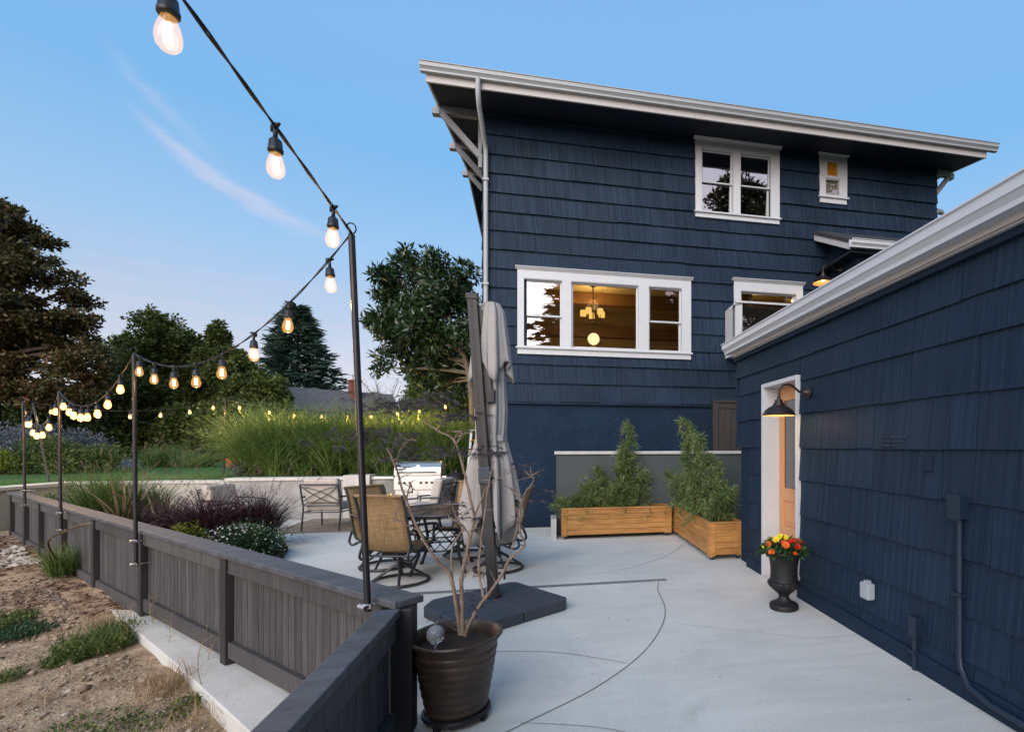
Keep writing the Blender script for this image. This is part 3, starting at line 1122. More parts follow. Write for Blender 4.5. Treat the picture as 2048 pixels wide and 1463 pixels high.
MB().box(GX - 0.085, GX - 0.057, GY0, 6.335, 2.645, 2.665).build('bed_mould', M['fascia'], garage)
gp3 = [(GX - 0.106 + p[0], 2.692 + p[1] * 0.95) for p in gutter_profile()]
gg = MB().extrude(gp3, GY0 - 0.1, 6.42, 'y')
M['gutter2'] = mat('bright_white_gutter', (0.56, 0.60, 0.64), 0.35, var=0.03, scale=6)
ggo = gg.build('gutter', M['gutter2'], garage)
rf = MB()
rf.hexa([(GX - 0.12, GY0 - .1, 2.815), (5.5, GY0 - .1, 3.35), (5.5, 6.40, 3.35), (GX - 0.12, 6.40, 2.815)],
        [(GX - 0.12, GY0 - .1, 2.835), (5.5, GY0 - .1, 3.41), (5.5, 6.40, 3.41), (GX - 0.12, 6.40, 2.835)])
rf.hexa([(5.5, GY0 - .1, 3.35), (8.8, GY0 - .1, 2.78), (8.8, 6.40, 2.78), (5.5, 6.40, 3.35)],
        [(5.5, GY0 - .1, 3.41), (8.8, GY0 - .1, 2.84), (8.8, 6.40, 2.84), (5.5, 6.40, 3.41)])
rf.build('roof', M['roofing'], garage)

# apricot door in a deep white frame
fr = MB()
fr.box(GX - 0.05, GX + 0.0, 4.66, 4.690, -0.0, 2.20)
fr.box(GX - 0.05, GX + 0.0, 5.470, 5.52, 0.0, 2.20)
fr.box(GX - 0.05, GX + 0.0, 4.690, 5.470, 2.155, 2.20)
fr.box(GX + 0.0, GX + 0.24, 4.676, 4.690, 0.0, 2.164)
fr.box(GX + 0.0, GX + 0.24, 5.470, 5.484, 0.0, 2.164)
fr.box(GX + 0.0, GX + 0.24, 4.690, 5.470, 2.155, 2.164)
fro = fr.build('door_frame', M['white'], garage, bevel=0.003)
DX = GX + 0.15
d = MB()
dy0, dy1 = 4.692, 5.468
pan = [(4.82, 5.355, 1.02, 2.0), (4.82, 5.355, 0.60, 0.88), (4.82, 5.355, 0.16, 0.47)]
for rc in minus_all((dy0, dy1, 0.02, 2.153), pan):
    d.box(DX, DX + 0.042, rc[0], rc[1], rc[2], rc[3])
door = d.build('door', M['door'], garage, bevel=0.004)
for (a, b_, z0, z1) in pan[1:]:
    pm = MB()
    pm.box(DX + 0.016, DX + 0.03, a, b_, z0, z1)
    pm.box(DX + 0.006, DX + 0.016, a + 0.045, b_ - 0.045, z0 + 0.045, z1 - 0.045)
    pm.build('panel', M['door'], door, bevel=0.006)
gm = glass_mat('door_glass', 0.22, tint=(0.55, 0.58, 0.6))
MB().box(DX + 0.015, DX + 0.02, 4.82, 5.355, 1.02, 2.0).build('pane', gm, door)
M['doorblind'] = mat('pale_door_blind', (0.30, 0.31, 0.31), 0.8, var=0.05, scale=3)
MB().box(DX + 0.03, DX + 0.036, 5.12, 5.355, 1.02, 2.0).build('blind', M['doorblind'], door)
MB().sphere((DX - 0.02, 4.755, 0.95), 0.028, 10).build('handle', M['bronze'], door)
MB().box(DX + 0.3, DX + 0.34, 4.4, 5.8, 0, 2.3).build('dark_lining', M['dark'], garage)
MB().box(GX - 0.06, GX + 0.24, 4.692, 5.468, 0.0, 0.018).build('threshold', M['ledge'], garage)

# fittings painted with the wall
cb = empty('conduit', (GX - 0.035, 2.62, 0), 0, 'tall navy painted conduit with junction box on the garage wall', 'conduit')
cbx = MB()
cbx.box(-0.045, 0.03, -0.045, 0.045, 1.06, 1.20)
cbx.box(-0.055, -0.044, -0.05, 0.05, 1.055, 1.205)
cbx.build('junction_box', M['conduit'], cb, bevel=0.005)
MB().tube([(-0.005, 0, 1.07), (-0.005, 0, 0.24), (-0.012, -0.02, 0.17), (-0.03, -0.10, 0.10), (-0.032, -0.25, 0.07), (-0.032, -2.2, 0.06)], 0.019, 10).build('pipe', M['conduit'], cb)
for (yy, zz) in ((0, 0.60),):
    MB().box(-0.035, 0.03, -0.04, 0.04, zz, zz + 0.02).build('strap', M['conduit'], cb)
cb2 = empty('conduit', (GX - 0.035, 2.985, 0), 0, 'short navy conduit stub with small box low on the garage wall', 'conduit')
MB().box(-0.045, 0.03, -0.035, 0.035, 0.22, 0.36).build('junction_box', M['conduit'], cb2, bevel=0.005)
MB().tube([(-0.02, 0, 0.23), (-0.02, 0, 0.0)], 0.017, 10).build('pipe', M['conduit'], cb2)
MB().box(-0.045, 0.0, -0.028, 0.028, 0.11, 0.13).build('strap', M['conduit'], cb2)
oc = empty('outlet_cover', (GX - 0.03, 3.51, 0.32), 0, 'clear plastic weatherproof outlet cover on the navy garage wall', 'outlet')
MB().box(-0.055, 0.012, -0.055, 0.055, 0.0, 0.125).build('cover', M['plastic'], oc, bevel=0.012)
MB().box(-0.063, -0.056, -0.03, 0.03, 0.02, 0.105).build('lid', M['plastic'], oc, bevel=0.004)
MB().box(-0.04, 0.0, -0.018, 0.018, 0.125, 0.142).build('hinge', M['plastic'], oc)
MB().box(GX - 0.034, GX - 0.0, 2.86, 2.93, 1.33, 1.44).build('vent_plate', M['navy'], garage, bevel=0.004)
for k in range(3):
    MB().hexa([(GX - 0.032, 3.10, 1.49 + k * .028), (GX - 0.032, 3.38, 1.49 + k * .028), (GX, 3.38, 1.49 + k * .028), (GX, 3.10, 1.49 + k * .028)],
              [(GX - 0.026, 3.10, 1.516 + k * .028), (GX - 0.026, 3.38, 1.516 + k * .028), (GX, 3.38, 1.516 + k * .028), (GX, 3.10, 1.516 + k * .028)]).build('patch_strip', M['shake'], garage)


M['glow_enamel'] = mat('glow_tinted_enamel', (0.42, 0.30, 0.17), 0.4, var=0.04)  # tan tint puts the bulb's amber glow into the lining colour


def barn_lamp(loc, size, label, power):
    """gooseneck barn light on a wall facing -x: plate, curved arm, bell shade, lit bulb"""
    t = empty('barn_lamp', loc, 0, label, 'lamp')
    k = size
    pl = MB().lathe([(0.0, 0.0), (0.058, 0.0), (0.058, 0.012), (0.046, 0.018), (0.030, 0.045), (0.018, 0.07), (0.0, 0.07)], 20)
    pl.xform(Matrix.Rotation(R(-90), 4, 'Y') @ Matrix.Scale(k, 4))
    pl.build('wall_plate', M['bronze'], t)
    MB().tube([(-0.05 * k, 0, 0), (-0.10 * k, 0, 0.005 * k), (-0.15 * k, 0, 0.045 * k), (-0.21 * k, 0, 0.075 * k), (-0.27 * k, 0, 0.065 * k), (-0.305 * k, 0, 0.02 * k), (-0.31 * k, 0, -0.04 * k)],
              0.011 * k, 10).build('arm', M['bronze'], t)
    c = (-0.31 * k, 0, -0.04 * k)
    prof = [(0.016, 0.0), (0.020, -0.03), (0.036, -0.035), (0.038, -0.06), (0.052, -0.065), (0.055, -0.085), (0.095, -0.105), (0.132, -0.135), (0.150, -0.168), (0.158, -0.178), (0.155, -0.182), (0.146, -0.170),
            (0.126, -0.140), (0.09, -0.112), (0.045, -0.095)]
    shd = MB().lathe([(a * k, z * k) for a, z in prof], 32, c, cap=False)
    sho = shd.build('shade', M['bronze'], t)
    MB().lathe([(a * k, z * k) for a, z in ((0.153, -0.1825), (0.144, -0.1695), (0.124, -0.1415), (0.088, -0.1145), (0.045, -0.0975), (0.0, -0.097))], 32, c, cap=False).build('lining', M['glow_enamel'], sho)
    MB().sphere((c[0], 0, -0.165 * k), 0.034 * k, 10).build('bulb', M['barnbulb'], t)
    ld = bpy.data.lights.new('barn_light', 'POINT')
    ld.energy = power
    ld.color = (1.0, 0.62, 0.26)
    ld.shadow_soft_size = 0.03
    lo = bpy.data.objects.new('barn_light', ld)
    COL.objects.link(lo)
    lo.parent = t
    lo.location = (c[0], 0, -0.225 * k)
    return t


barn_lamp((GX - 0.028, 4.45, 2.00), 1.0, 'bronze gooseneck barn lamp beside the apricot garage door', 2.4)
barn_lamp((5.59, 9.02, 4.92), 1.25, 'lit bronze gooseneck barn lamp under the small bay roof', 1.6)

# ------------------------------------------------------------------ ground, patio, walls
fd = Vector((-0.7195, 0.6945, 0))        # direction of the long fence
fn = Vector((-0.6945, -0.7195, 0))       # outward, towards the bank
FC = Vector((-0.80, 2.985, 0))


def fp(s, off=0.0, z=0.0):
    p = FC + fd * s + fn * off
    return Vector((p.x, p.y, z))


M['ground'] = mat('far_ground', (0.10, 0.11, 0.06), 0.95, var=0.4, scale=0.15)
M['dirt'] = mat('bank_dirt', (0.27, 0.168, 0.096), 0.95, var=0.45, scale=5.5, bump=1.0, bscale=45, bdist=0.03, detail=9, col2=(0.50, 0.375, 0.25))
M['lawn'] = mat('lawn', (0.045, 0.115, 0.026), 0.9, var=0.35, scale=3.0, bump=0.8, bscale=80, bdist=0.03)

g = MB().box(-400, 400, -300, 700, -2.2, -0.75)
tag(g.build('ground', M['ground']), kind='structure')

# sloping bank outside the fence
N = 110
us = np.linspace(-7, 15, N)
vs_ = np.concatenate([np.linspace(0.0, 6.0, 70), np.linspace(6.3, 22, 30)])
U, V = np.meshgrid(us, vs_, indexing='ij')
px_ = FC.x + fd.x * U + fn.x * V
py_ = FC.y + fd.y * U + fn.y * V
rs = np.random.RandomState(3)
Z = -0.235 - 0.035 * V - 0.0009 * V ** 2 + 0.010 * np.clip(U - 3.5, 0, 8)
Z += np.where(U > 4.5, 0.10 * np.clip(U - 4.5, 0, 1), 0)
for _ in range(26):
    f = rs.uniform(0.8, 9)
    a = rs.uniform(0, 6.28)
    Z += (0.022 / f ** 0.55) * np.sin(f * (px_ * math.cos(a) + py_ * math.sin(a)) + rs.uniform(0, 6.28)) * 0.6
Z += rs.normal(0, 0.005, Z.shape)
BANK = (us, vs_, Z)
idx = np.arange(U.size).reshape(U.shape)
quads = np.stack([idx[:-1, :-1], idx[:-1, 1:], idx[1:, 1:], idx[1:, :-1]], -1).reshape(-1, 4)
bank = np_mesh('bank', np.stack([px_, py_, Z], -1).reshape(-1, 3), quads, M['dirt'], smooth=True)
tag(bank, kind='structure')


def bank_z(x, y):
    d_ = Vector((x, y, 0)) - FC
    s, o = d_.dot(fd), d_.dot(fn)
    i = int(np.clip(np.searchsorted(us, s), 1, N - 1))
    j = int(np.clip(np.searchsorted(vs_, max(o, 0.0)), 1, len(vs_) - 1))
    return float(Z[i, j])


# patio slab
inner = 0.035
pat = [fp(-0.02, -inner), fp(11.5, -inner), (-9.3, 12.9, 0), (-0.9, 12.9, 0), (-0.9, 9.58, 0), (2.9, 9.5, 0), (2.9, -3.0, 0), (-0.83, -3.0, 0)]
patio = MB().prism([(p[0], p[1]) for p in pat], -0.5, 0.0).build('patio', M['concrete'])
tag(patio, kind='structure')
# saw-cut joints and a crack: thin strips 3 mm proud of nothing but the slab's surface film


def ground_strip(name, pts, wdt, z, m, parent):
    v, f = [], []
    P = [Vector((p[0], p[1], 0)) for p in pts]
    for i, p in enumerate(P):
        d_ = (P[min(i + 1, len(P) - 1)] - P[max(i - 1, 0)]).normalized()
        n_ = Vector((-d_.y, d_.x, 0)) * (wdt / 2)
        v += [(p.x + n_.x, p.y + n_.y, z), (p.x - n_.x, p.y - n_.y, z)]
    for i in range(len(P) - 1):
        f.append((2 * i + 1, 2 * i + 3, 2 * i + 2, 2 * i))
    return MB().add(v, f).build(name, m, parent)


def smooth_pts(pts, n=8):
    pts = [Vector(p) for p in pts]
    out = []
    for i in range(len(pts) - 1):
        p0 = pts[max(i - 1, 0)]; p1 = pts[i]; p2 = pts[i + 1]; p3 = pts[min(i + 2, len(pts) - 1)]
        for k in range(n):
            t = k / n
            out.append(0.5 * ((2 * p1) + (-p0 + p2) * t + (2 * p0 - 5 * p1 + 4 * p2 - p3) * t * t + (-p0 + 3 * p1 - 3 * p2 + p3) * t ** 3))
    out.append(pts[-1])
    return out


ground_strip('control_joint', smooth_pts([gnd(1318, 1162), gnd(1316, 1180), gnd(1330, 1215), gnd(1322, 1255), gnd(1280, 1310), gnd(1190, 1375), gnd(1040, 1450), gnd(900, 1520)]), 0.009, 0.003, M['joint'], patio)
ground_strip('control_joint', smooth_pts([gnd(990, 1302), gnd(1100, 1303), gnd(1180, 1313), gnd(1255, 1326)]), 0.005, 0.003, M['joint'], patio)
ground_strip('control_joint', smooth_pts([gnd(1040, 1445), gnd(1120, 1448), gnd(1210, 1456), gnd(1300, 1475)]), 0.005, 0.003, M['joint'], patio)
ground_strip('control_joint', smooth_pts([gnd(1368, 1088), gnd(1330, 1112), gnd(1260, 1135), gnd(1205, 1145)]), 0.006, 0.003, M['joint'], patio)
ground_strip('control_joint', smooth_pts([gnd(1340, 1245), gnd(1500, 1262), gnd(1620, 1275), gnd(1715, 1268)]), 0.0028, 0.003, M['joint'], patio)
ground_strip('control_joint', smooth_pts([gnd(1330, 1165), gnd(1450, 1190), gnd(1540, 1200)]), 0.0028, 0.003, M['joint'], patio)
# slot drain: grey channel with a row of bars
dr = empty('slot_drain', (0, 5.545, 0), 0, 'narrow grey slotted trench drain set across the patio', 'drain')
MB().box(-1.9, 1.28, -0.033, 0.033, 0.0005, 0.0035).build('channel', M['joint'], dr)
fr_ = MB()
fr_.box(-1.9, 1.28, -0.036, -0.026, 0.001, 0.007)
fr_.box(-1.9, 1.28, 0.026, 0.036, 0.001, 0.007)
M['drain'] = mat('grey_drain_plastic', (0.19, 0.20, 0.21), 0.6, var=0.1)
fr_.box(0.42, 1.28, -0.026, 0.026, 0.001, 0.0065)
fr_.build('frame', M['drain'], dr)
brs = MB()
x = -1.89
while x < 0.41:
    brs.box(x, x + 0.010, -0.0255, 0.0255, 0.003, 0.0065)
    x += 0.0185
tag(brs.build('grate_bars', M['drain'], dr), kind='stuff')
for xx in (-0.82, 0.415):
    MB().box(xx, xx + 0.006, -0.036, 0.036, 0.0066, 0.0076).build('end_joint', M['blackmetal'], dr)
# leaf litter and small marks on the slab
M['litter'] = mat('dry_leaf_bits', (0.09, 0.06, 0.035), 0.9, var=0.4, scale=50)
lb = MB()
rl = random.Random(12)
for _ in range(46):
    x, y = rl.uniform(0.2, 2.3), rl.uniform(1.6, 8)
    a = rl.uniform(0, 6.28)
    s_ = rl.uniform(0.004, 0.011)
    c_, d_ = math.cos(a) * s_, math.sin(a) * s_
    lb.add([(x - c_, y - d_, 0.002), (x + d_ * .5, y - c_ * .5, 0.003), (x + c_, y + d_, 0.006), (x - d_ * .5, y + c_ * .5, 0.003)], [(0, 1, 2, 3)])
tag(lb.build('leaf_litter', M['litter']), 'small dry leaf bits scattered over the pale concrete patio', 'litter', kind='stuff')

# raised lawn behind the retaining walls
lw = [(-6.2, 11.9), (-0.95, 11.9), (-0.95, 60), (-60, 60), (-60, 12.9), (-6.2, 12.95)]
lawn = MB().prism(lw, -0.6, 0.78).build('lawn', M['lawn'])
tag(lawn, kind='structure')
# planting bed between fence and patio
bed = [fp(3.3, -0.04), fp(4.2, -1.0), fp(5.6, -1.75), fp(7.2, -2.0), fp(8.6, -2.1), fp(10.6, -1.9), fp(11.4, -0.04)]
bo = MB().prism([(p.x, p.y) for p in bed[::-1]], 0.004, 0.09).build('planting_bed', M['soil'])
tag(bo, kind='structure')

# retaining walls
rw = empty('retaining_wall', (-3.6, 11.75, 0), 0, 'weathered grey concrete retaining wall behind the grill with pale caps', 'wall')
MB().box(-2.62, 2.62, -0.14, 0.14, -0.2, 0.79).build('wall', M['oldwall'], rw)
x = -2.66
for wdt in (1.3, 0.95, 1.4, 1.72):
    MB().box(x, x + wdt - 0.004, -0.17, 0.17, 0.79, 0.85).build('capstone', M['capstone'], rw, bevel=0.006)
    x += wdt
MB().box(-0.52, -0.02, -0.24, 0.18, -0.1, 0.885).build('pier', M['capstone'], rw, bevel=0.008)
rw2 = empty('retaining_wall', (-8.0, 12.75, 0), 0, 'low cream concrete garden wall ending beside the charcoal fence', 'wall')
cw = MB()
cw.box(-1.85, 1.84, -0.12, 0.12, -0.3, 0.69)
cw.box(1.60, 1.84, -0.96, -0.12, -0.3, 0.69)
cw.build('wall', M['creamwall'], rw2)
x = -1.9
while x < 1.7:
    e_ = min(x + rng.uniform(0.5, 0.75), 1.88)
    MB().box(x, e_ - 0.004, -0.15, 0.15, 0.69, 0.75).build('capstone', M['capstone'], rw2, bevel=0.006)
    x = e_
MB().box(1.57, 1.87, -1.0, -0.155, 0.69, 0.75).build('capstone', M['capstone'], rw2, bevel=0.006)
MB().box(-1.85, -1.55, -1.50, -0.12, -0.4, 0.69).build('return_wall', M['creamwall'], rw2)
MB().box(-1.90, -1.50, -1.55, -0.155, 0.69, 0.75).build('capstone', M['capstone'], rw2, bevel=0.006)
# crack with a dry vine on the pier
MB().tube([(-1.70, -1.508, 0.62), (-1.69, -1.51, 0.40), (-1.72, -1.51, 0.2), (-1.68, -1.51, 0.0), (-1.69, -1.51, -0.25)], 0.008, 6).build('dry_vine', M['litter'], rw2)

# grey wall behind the planters and the fence on the upper terrace
gw_ = empty('terrace_wall', (0.12, 8.60, 0), 0, 'dark grey rendered wall with pale coping behind the cedar planters', 'wall')
MB().box(0.0, 5.2, 0, 0.2, -0.2, 1.35).build('wall', M['greywall'], gw_)
x = -0.03
for wdt in (1.15, 1.1, 0.85, 0.55, 1.6):
    MB().box(x, x + wdt - 0.004, -0.035, 0.235, 1.35, 1.40).build('coping', M['capstone'], gw_, bevel=0.005)
    x += wdt
MB().box(-0.09, -0.004, -0.32, 0.2, -0.1, 0.32).build('kerb_stub', M['ledge'], gw_)
ut = MB().box(0.5, 9.0, 8.81, 9.55, -0.4, 1.30).build('upper_terrace', M['ground'])
tag(ut, kind='structure')
bf = empty('board_fence', (3.14, 9.42, 1.2), 0, 'dark brown board fence panel on the terrace beside the house', 'fence')
M['brownfence'] = mat('dark_brown_fence', (0.046, 0.036, 0.034), 0.6, var=0.2, scale=6, bump=0.2, bscale=25, stretch=(3, 3, .3))
MB().box(-0.05, 0.05, -0.05, 0.05, 0, 1.17).build('post', M['brownfence'], bf)
MB().box(0.05, 2.4, -0.03, 0.03, 1.02, 1.13).build('rail', M['brownfence'], bf)
MB().box(-0.06, 2.4, -0.06, 0.06, 1.13, 1.17).build('cap', M['brownfence'], bf)
x = 0.054
while x < 2.3:
    MB().box(x, x + 0.136, -0.012, 0.012, 0, 1.02).build('board', M['brownfence'], bf, bevel=0.003)
    x += 0.14

# ------------------------------------------------------------------ charcoal fence
fence = empty('fence', tuple(fp(0, 0, 0)), math.atan2(fd.y, fd.x), 'long low charcoal board fence with flat cap along the patio edge', 'fence')
# local axes: x along the fence away from the corner, y towards the patio side is -? (left of x); outside is +y
posts = [2.17, 4.22, 5.98, 7.60, 9.06, 10.22, 11.5]
bo_z = -0.13
SGN = 1.0    # +y local points outward (checked: rotating +x to fd puts +y on fn)
TOP = 0.655
for s_ in posts:
    zb = -0.15 if s_ < 4.5 else -0.32
    MB().box(s_ - 0.048, s_ + 0.048, -0.02, 0.075, zb, TOP - 0.002).build('post', M['fencepost'], fence, bevel=0.004)
pp = [0.0] + posts
rb = random.Random(31)
for i in range(len(pp) - 1):
    a, b_ = pp[i] + 0.056, pp[i + 1] - 0.049
    low = -0.10 if i < 2 else -0.17 + 0.015 * (i - 2)
    MB().box(a, b_, 0.022, 0.056, 0.535, TOP - 0.003).build('top_rail', M['fence'], fence, bevel=0.003)
    MB().box(a, b_, 0.022, 0.056, low, low + 0.12).build('bottom_rail', M['fence'], fence, bevel=0.003)
    MB().box(a, b_, -0.014, -0.004, low + 0.03, TOP - 0.03).build('gap_blackout', M['fencepost'], fence)  # added dark sheet that stops light showing through the board gaps
    x = a
    while x < b_ - 0.02:
        wd = rb.uniform(0.085, 0.10)
        e_ = min(x + wd, b_)
        if b_ - e_ < 0.03:
            e_ = b_
        o = MB().box(x + 0.003, e_ - 0.004, 0.002 + rb.uniform(-0.002, 0.002), 0.019, low + 0.02, TOP - 0.02)
        o.build('board', M['fence'], fence)
        x = e_
cs = [(-0.12, 2.19), (2.193, 4.24), (4.243, 7.61), (7.613, 11.62)]
for a, b_ in cs:
    MB().box(a, b_, -0.075, 0.09, TOP, TOP + 0.038).build('cap_board', M['fencecap'], fence, bevel=0.006)

# short return fence running from the corner post towards the gate side
nf_ = empty('fence', (-0.80, 2.93, 0), 0, 'short charcoal fence return with flat cap next to the potted tree', 'fence')
MB().box(-0.062, 0.052, -2.95, -0.087, 0.620, 0.660).build('cap_board', M['fencecap'], nf_, bevel=0.006)
MB().box(0.0, 0.105, -0.085, 0.03, -0.45, 0.653).build('post', M['fencepost'], nf_, bevel=0.005)
MB().box(0.0, 0.032, -2.95, -0.09, 0.50, 0.618).build('top_rail', M['fence'], nf_, bevel=0.003)
MB().box(0.0, 0.032, -2.95, -0.09, 0.02, 0.13).build('bottom_rail', M['fence'], nf_, bevel=0.003)
x = -0.092
while x > -2.9:
    e_ = x - rb.uniform(0.085, 0.10)
    MB().box(-0.018 + rb.uniform(-.002, .002), -0.002, e_ + 0.003, x - 0.002, 0.0, 0.60).build('board', M['fence'], nf_)
    x = e_
for yy in (-1.5, -2.9):
    MB().box(-0.045, 0.045, yy - .045, yy + .045, -0.4, 0.618).build('post', M['fencepost'], nf_)

# concrete ledge outside the fence
lg = empty('ledge', tuple(fp(0, 0, 0)), math.atan2(fd.y, fd.x), 'pale concrete ledge slab running along the outside foot of the fence', 'ledge')
L1 = MB()
L1.prism([(4.78, 0.165), (4.55, 0.05), (4.30, 0.0), (-1.9, 0.0), (-1.9, 0.52), (1.1, 0.335), (2.6, 0.25)], -0.30, -0.155)
L1.build('slab', M['ledge'], lg, bevel=0.008)
L2 = MB().prism([(4.74, 0.15), (4.5, 0.06), (-1.9, 0.05), (-1.9, 0.50), (1.1, 0.315), (2.6, 0.23)], -0.75, -0.31)
L2.build('footing', M['creamwall'], lg)
# the return fence stands on the same footing
MB().box(-1.25, -0.70, -3, 2.5, -0.75, -0.16).build('footing', M['ledge'], None)
bpy.data.objects['footing.001'].parent = lg
bpy.data.objects['footing.001'].matrix_parent_inverse = lg.matrix_basis.inverted()

# ------------------------------------------------------------------ light poles and string lights
def pole(name, base, top, label, clamp=None, hook=True, r=0.0165):
    t = empty(name, tuple(base), 0, label, 'pole', 'string light poles')
    b0 = Vector(base); d_ = Vector(top) - b0
    MB().tube([(0, 0, 0), tuple(d_)], r, 10).build('pole', M['pole'], t)
    if hook:
        hk = []
        for k in range(15):
            a = R(-60 + 300 * k / 14)
            hk.append((d_.x + 0.03 * math.cos(a + R(-60)) * 0.8, d_.y - 0.03 * 0.2, d_.z + 0.032 + 0.03 * math.sin(a + R(-60))))
        MB().tube(hk, 0.0035, 6).build('hook', M['blackmetal'], t)
    if clamp:
        for (zc, vec) in clamp:
            f_ = (zc - b0.z) / d_.z
            c = d_ * f_
            c = Vector((c.x, c.y, c.z))
            q = MB()
            q.tube([c + fn * 0.035, c - fn * vec], 0.006, 6)
            q.tube([c + fn * 0.028 - fd * 0.03, c + fn * 0.028 + fd * 0.03], 0.012, 8)
            q.box(c.x - 0.02, c.x + 0.02, c.y - 0.02, c.y + 0.02, c.z - 0.012, c.z + 0.012)
            q.build('clamp', M['steel'], t)
    return t


polelist = []
P1b, P1t = at(736, 1222, 2.66), at(703, 470, 2.72)
pole('light_pole', P1b, P1t, 'tall black metal pole clamped at the fence corner holding the light string', [(P1b.z + 0.03, 0.09)])
tops = [P1t]
for (px, yb, yt, s_, nm) in ((272, 1132, 708, 4.62, 'thin black light pole clamped to the fence beside the purple grass'),
                             (122, 1063, 783, 8.02, 'thin black light pole clamped to the fence beside the green fountain grass'),
                             (50, 1012, 803, 10.7, 'last thin black light pole clamped to the fence near the cream wall')):
    # where the sight line of the pole meets the outer face of the fence
    rx_, ry_ = at(px, 890, 1.0).x, at(px, 890, 1.0).y
    c0 = FC + fn * 0.125
    depth = (c0.x * -fd.y + fd.x * c0.y) / (rx_ * -fd.y + fd.x * ry_)
    B_ = at(px, yb, depth)
    T_ = at(px - 4, yt, depth)
    pole('light_pole', B_, T_, nm, [(B_.z + 0.02, 0.10), (B_.z + 0.24, 0.10)])
    tops.append(T_)
P5b = Vector((-10.0, 12.75, 0.74))
P5t = at(66, 806, 10.6)
pole('light_pole', P5b, P5t, 'leaning black light pole standing on the cream garden wall', None)
P6b = Vector((-7.85, 14.5, 0.76))
P6t = at(451, 800, 12.6)
pole('light_pole', P6b, P6t, 'slim black light pole standing on the lawn beside the tall grasses', None, r=0.013)
P7t = Vector((-2.2, 13.15, 2.62))
P0t = Vector((-1.0, 0.35, 2.86))
pole('light_pole', (-1.0, 0.35, 0.3), P0t, 'black light pole standing at the near end of the return fence', None)

# bulbs: build one socket, one bulb and one filament
sock = MB()
sock.tube([(0, 0, 0.0), (0.0, 0, -0.035)], 0.006, 8)
sock.lathe([(0.0, -0.030), (0.008, -0.032), (0.016, -0.040), (0.018, -0.062), (0.0195, -0.064), (0.0195, -0.072), (0.0175, -0.073), (0.0165, -0.076), (0.0, -0.076)], 18)
sock.tube([(-0.018, 0, 0.006), (-0.005, 0, 0.003), (0.008, 0, 0.0), (0.01, 0, -0.014)], [0.003, 0.008, 0.009, 0.006], 6)
SOCK = sock.mesh('socket'); SOCK.materials.append(M['blackmetal'])
blb = MB().lathe([(0.013, -0.074), (0.0135, -0.080), (0.0185, -0.093), (0.0225, -0.110), (0.0232, -0.122), (0.020, -0.135), (0.012, -0.144), (0.0, -0.147)], 18, cap=False)
BULB = blb.mesh('bulb')
BULB_FAR = BULB.copy()


def bulb_glass(name, glow):
    m, nt, bs = new_mat(name)
    L = nt.links
    tr = nt.nodes.new('ShaderNodeBsdfTransparent')
    tr.inputs[0].default_value = (1.0, 0.97, 0.92, 1)
    gl_ = nt.nodes.new('ShaderNodeBsdfGlossy')
    gl_.inputs['Roughness'].default_value = 0.02
    em = nt.nodes.new('ShaderNodeEmission')
    em.inputs[0].default_value = (1.0, 0.46, 0.10, 1)
    em.inputs[1].default_value = glow
    lw_ = nt.nodes.new('ShaderNodeLayerWeight')
    lw_.inputs[0].default_value = 0.35
    mx = nt.nodes.new('ShaderNodeMixShader')
    mf = nt.nodes.new('ShaderNodeMath')
    mf.operation = 'MULTIPLY'
    L.new(lw_.outputs['Facing'], mf.inputs[0])
    mf.inputs[1].default_value = 0.22
    L.new(mf.outputs[0], mx.inputs[0])
    L.new(tr.outputs[0], mx.inputs[1])
    L.new(gl_.outputs[0], mx.inputs[2])
    ad = nt.nodes.new('ShaderNodeAddShader')
    L.new(mx.outputs[0], ad.inputs[0])
    L.new(em.outputs[0], ad.inputs[1])
    L.new(ad.outputs[0], nt.nodes['Material Output'].inputs[0])
    return m


BULB.materials.append(bulb_glass('lit_bulb_glass', 0.19))
BULB_FAR.materials.append(bulb_glass('lit_bulb_glass_far', 1.5))
fil = MB()
for k in range(3):
    a = k * 2.1
    x, y = 0.0055 * math.cos(a), 0.0055 * math.sin(a)
    fil.tube([(x * .6, y * .6, -0.088), (x, y, -0.100), (x, y, -0.128)], 0.0030, 6)
FIL = fil.mesh('filament'); FIL.materials.append(M['filament'])


def string_light(name, a, b_, sag, ts, label, far=False, scale=1.0, power=0.6, cable=0.0042):
    a, b_ = Vector(a), Vector(b_)
    t = empty(name, tuple(a), 0, label, 'string lights', 'festoon strings of the patio')

    def curve(u):
        p = a.lerp(b_, u)
        p.z -= 4 * sag * u * (1 - u)
        return p - a
    pts = [curve(k / 40) for k in range(41)]
    for ph in (0.0, math.pi):
        w_ = []
        for k, p in enumerate(pts):
            an = k * 0.9 + ph
            w_.append((p.x + 0.004 * math.cos(an), p.y, p.z + 0.004 * math.sin(an)))
        MB().tube(w_, cable * 0.75, 6).build('cable', M['blackmetal'], t)
    for i, u in enumerate(ts):
        p = curve(u)
        so = link_mesh('socket', SOCK, None, t)
        so.location = p
        rot = (rng.uniform(-.05, .05), rng.uniform(-.05, .05), rng.uniform(0, 6.28))
        so.rotation_euler = rot
        so.scale = (scale,) * 3
        bu = link_mesh('bulb', BULB_FAR if far else BULB, None, t)
        bu.location = p
        bu.rotation_euler = rot
        bu.scale = (scale,) * 3
        fi = link_mesh('filament', FIL, None, bu)
        ld = bpy.data.lights.new('bulb_light', 'POINT')
        ld.energy = power
        ld.color = (1.0, 0.58, 0.22)
        ld.shadow_soft_size = 0.02
        lo = bpy.data.objects.new('bulb_light', ld)
        COL.objects.link(lo)
        lo.parent = t
        lo.location = p + Vector((0, 0, -0.19 * scale))
    return t


def hook(v):
    return Vector((v.x, v.y, v.z + 0.01))


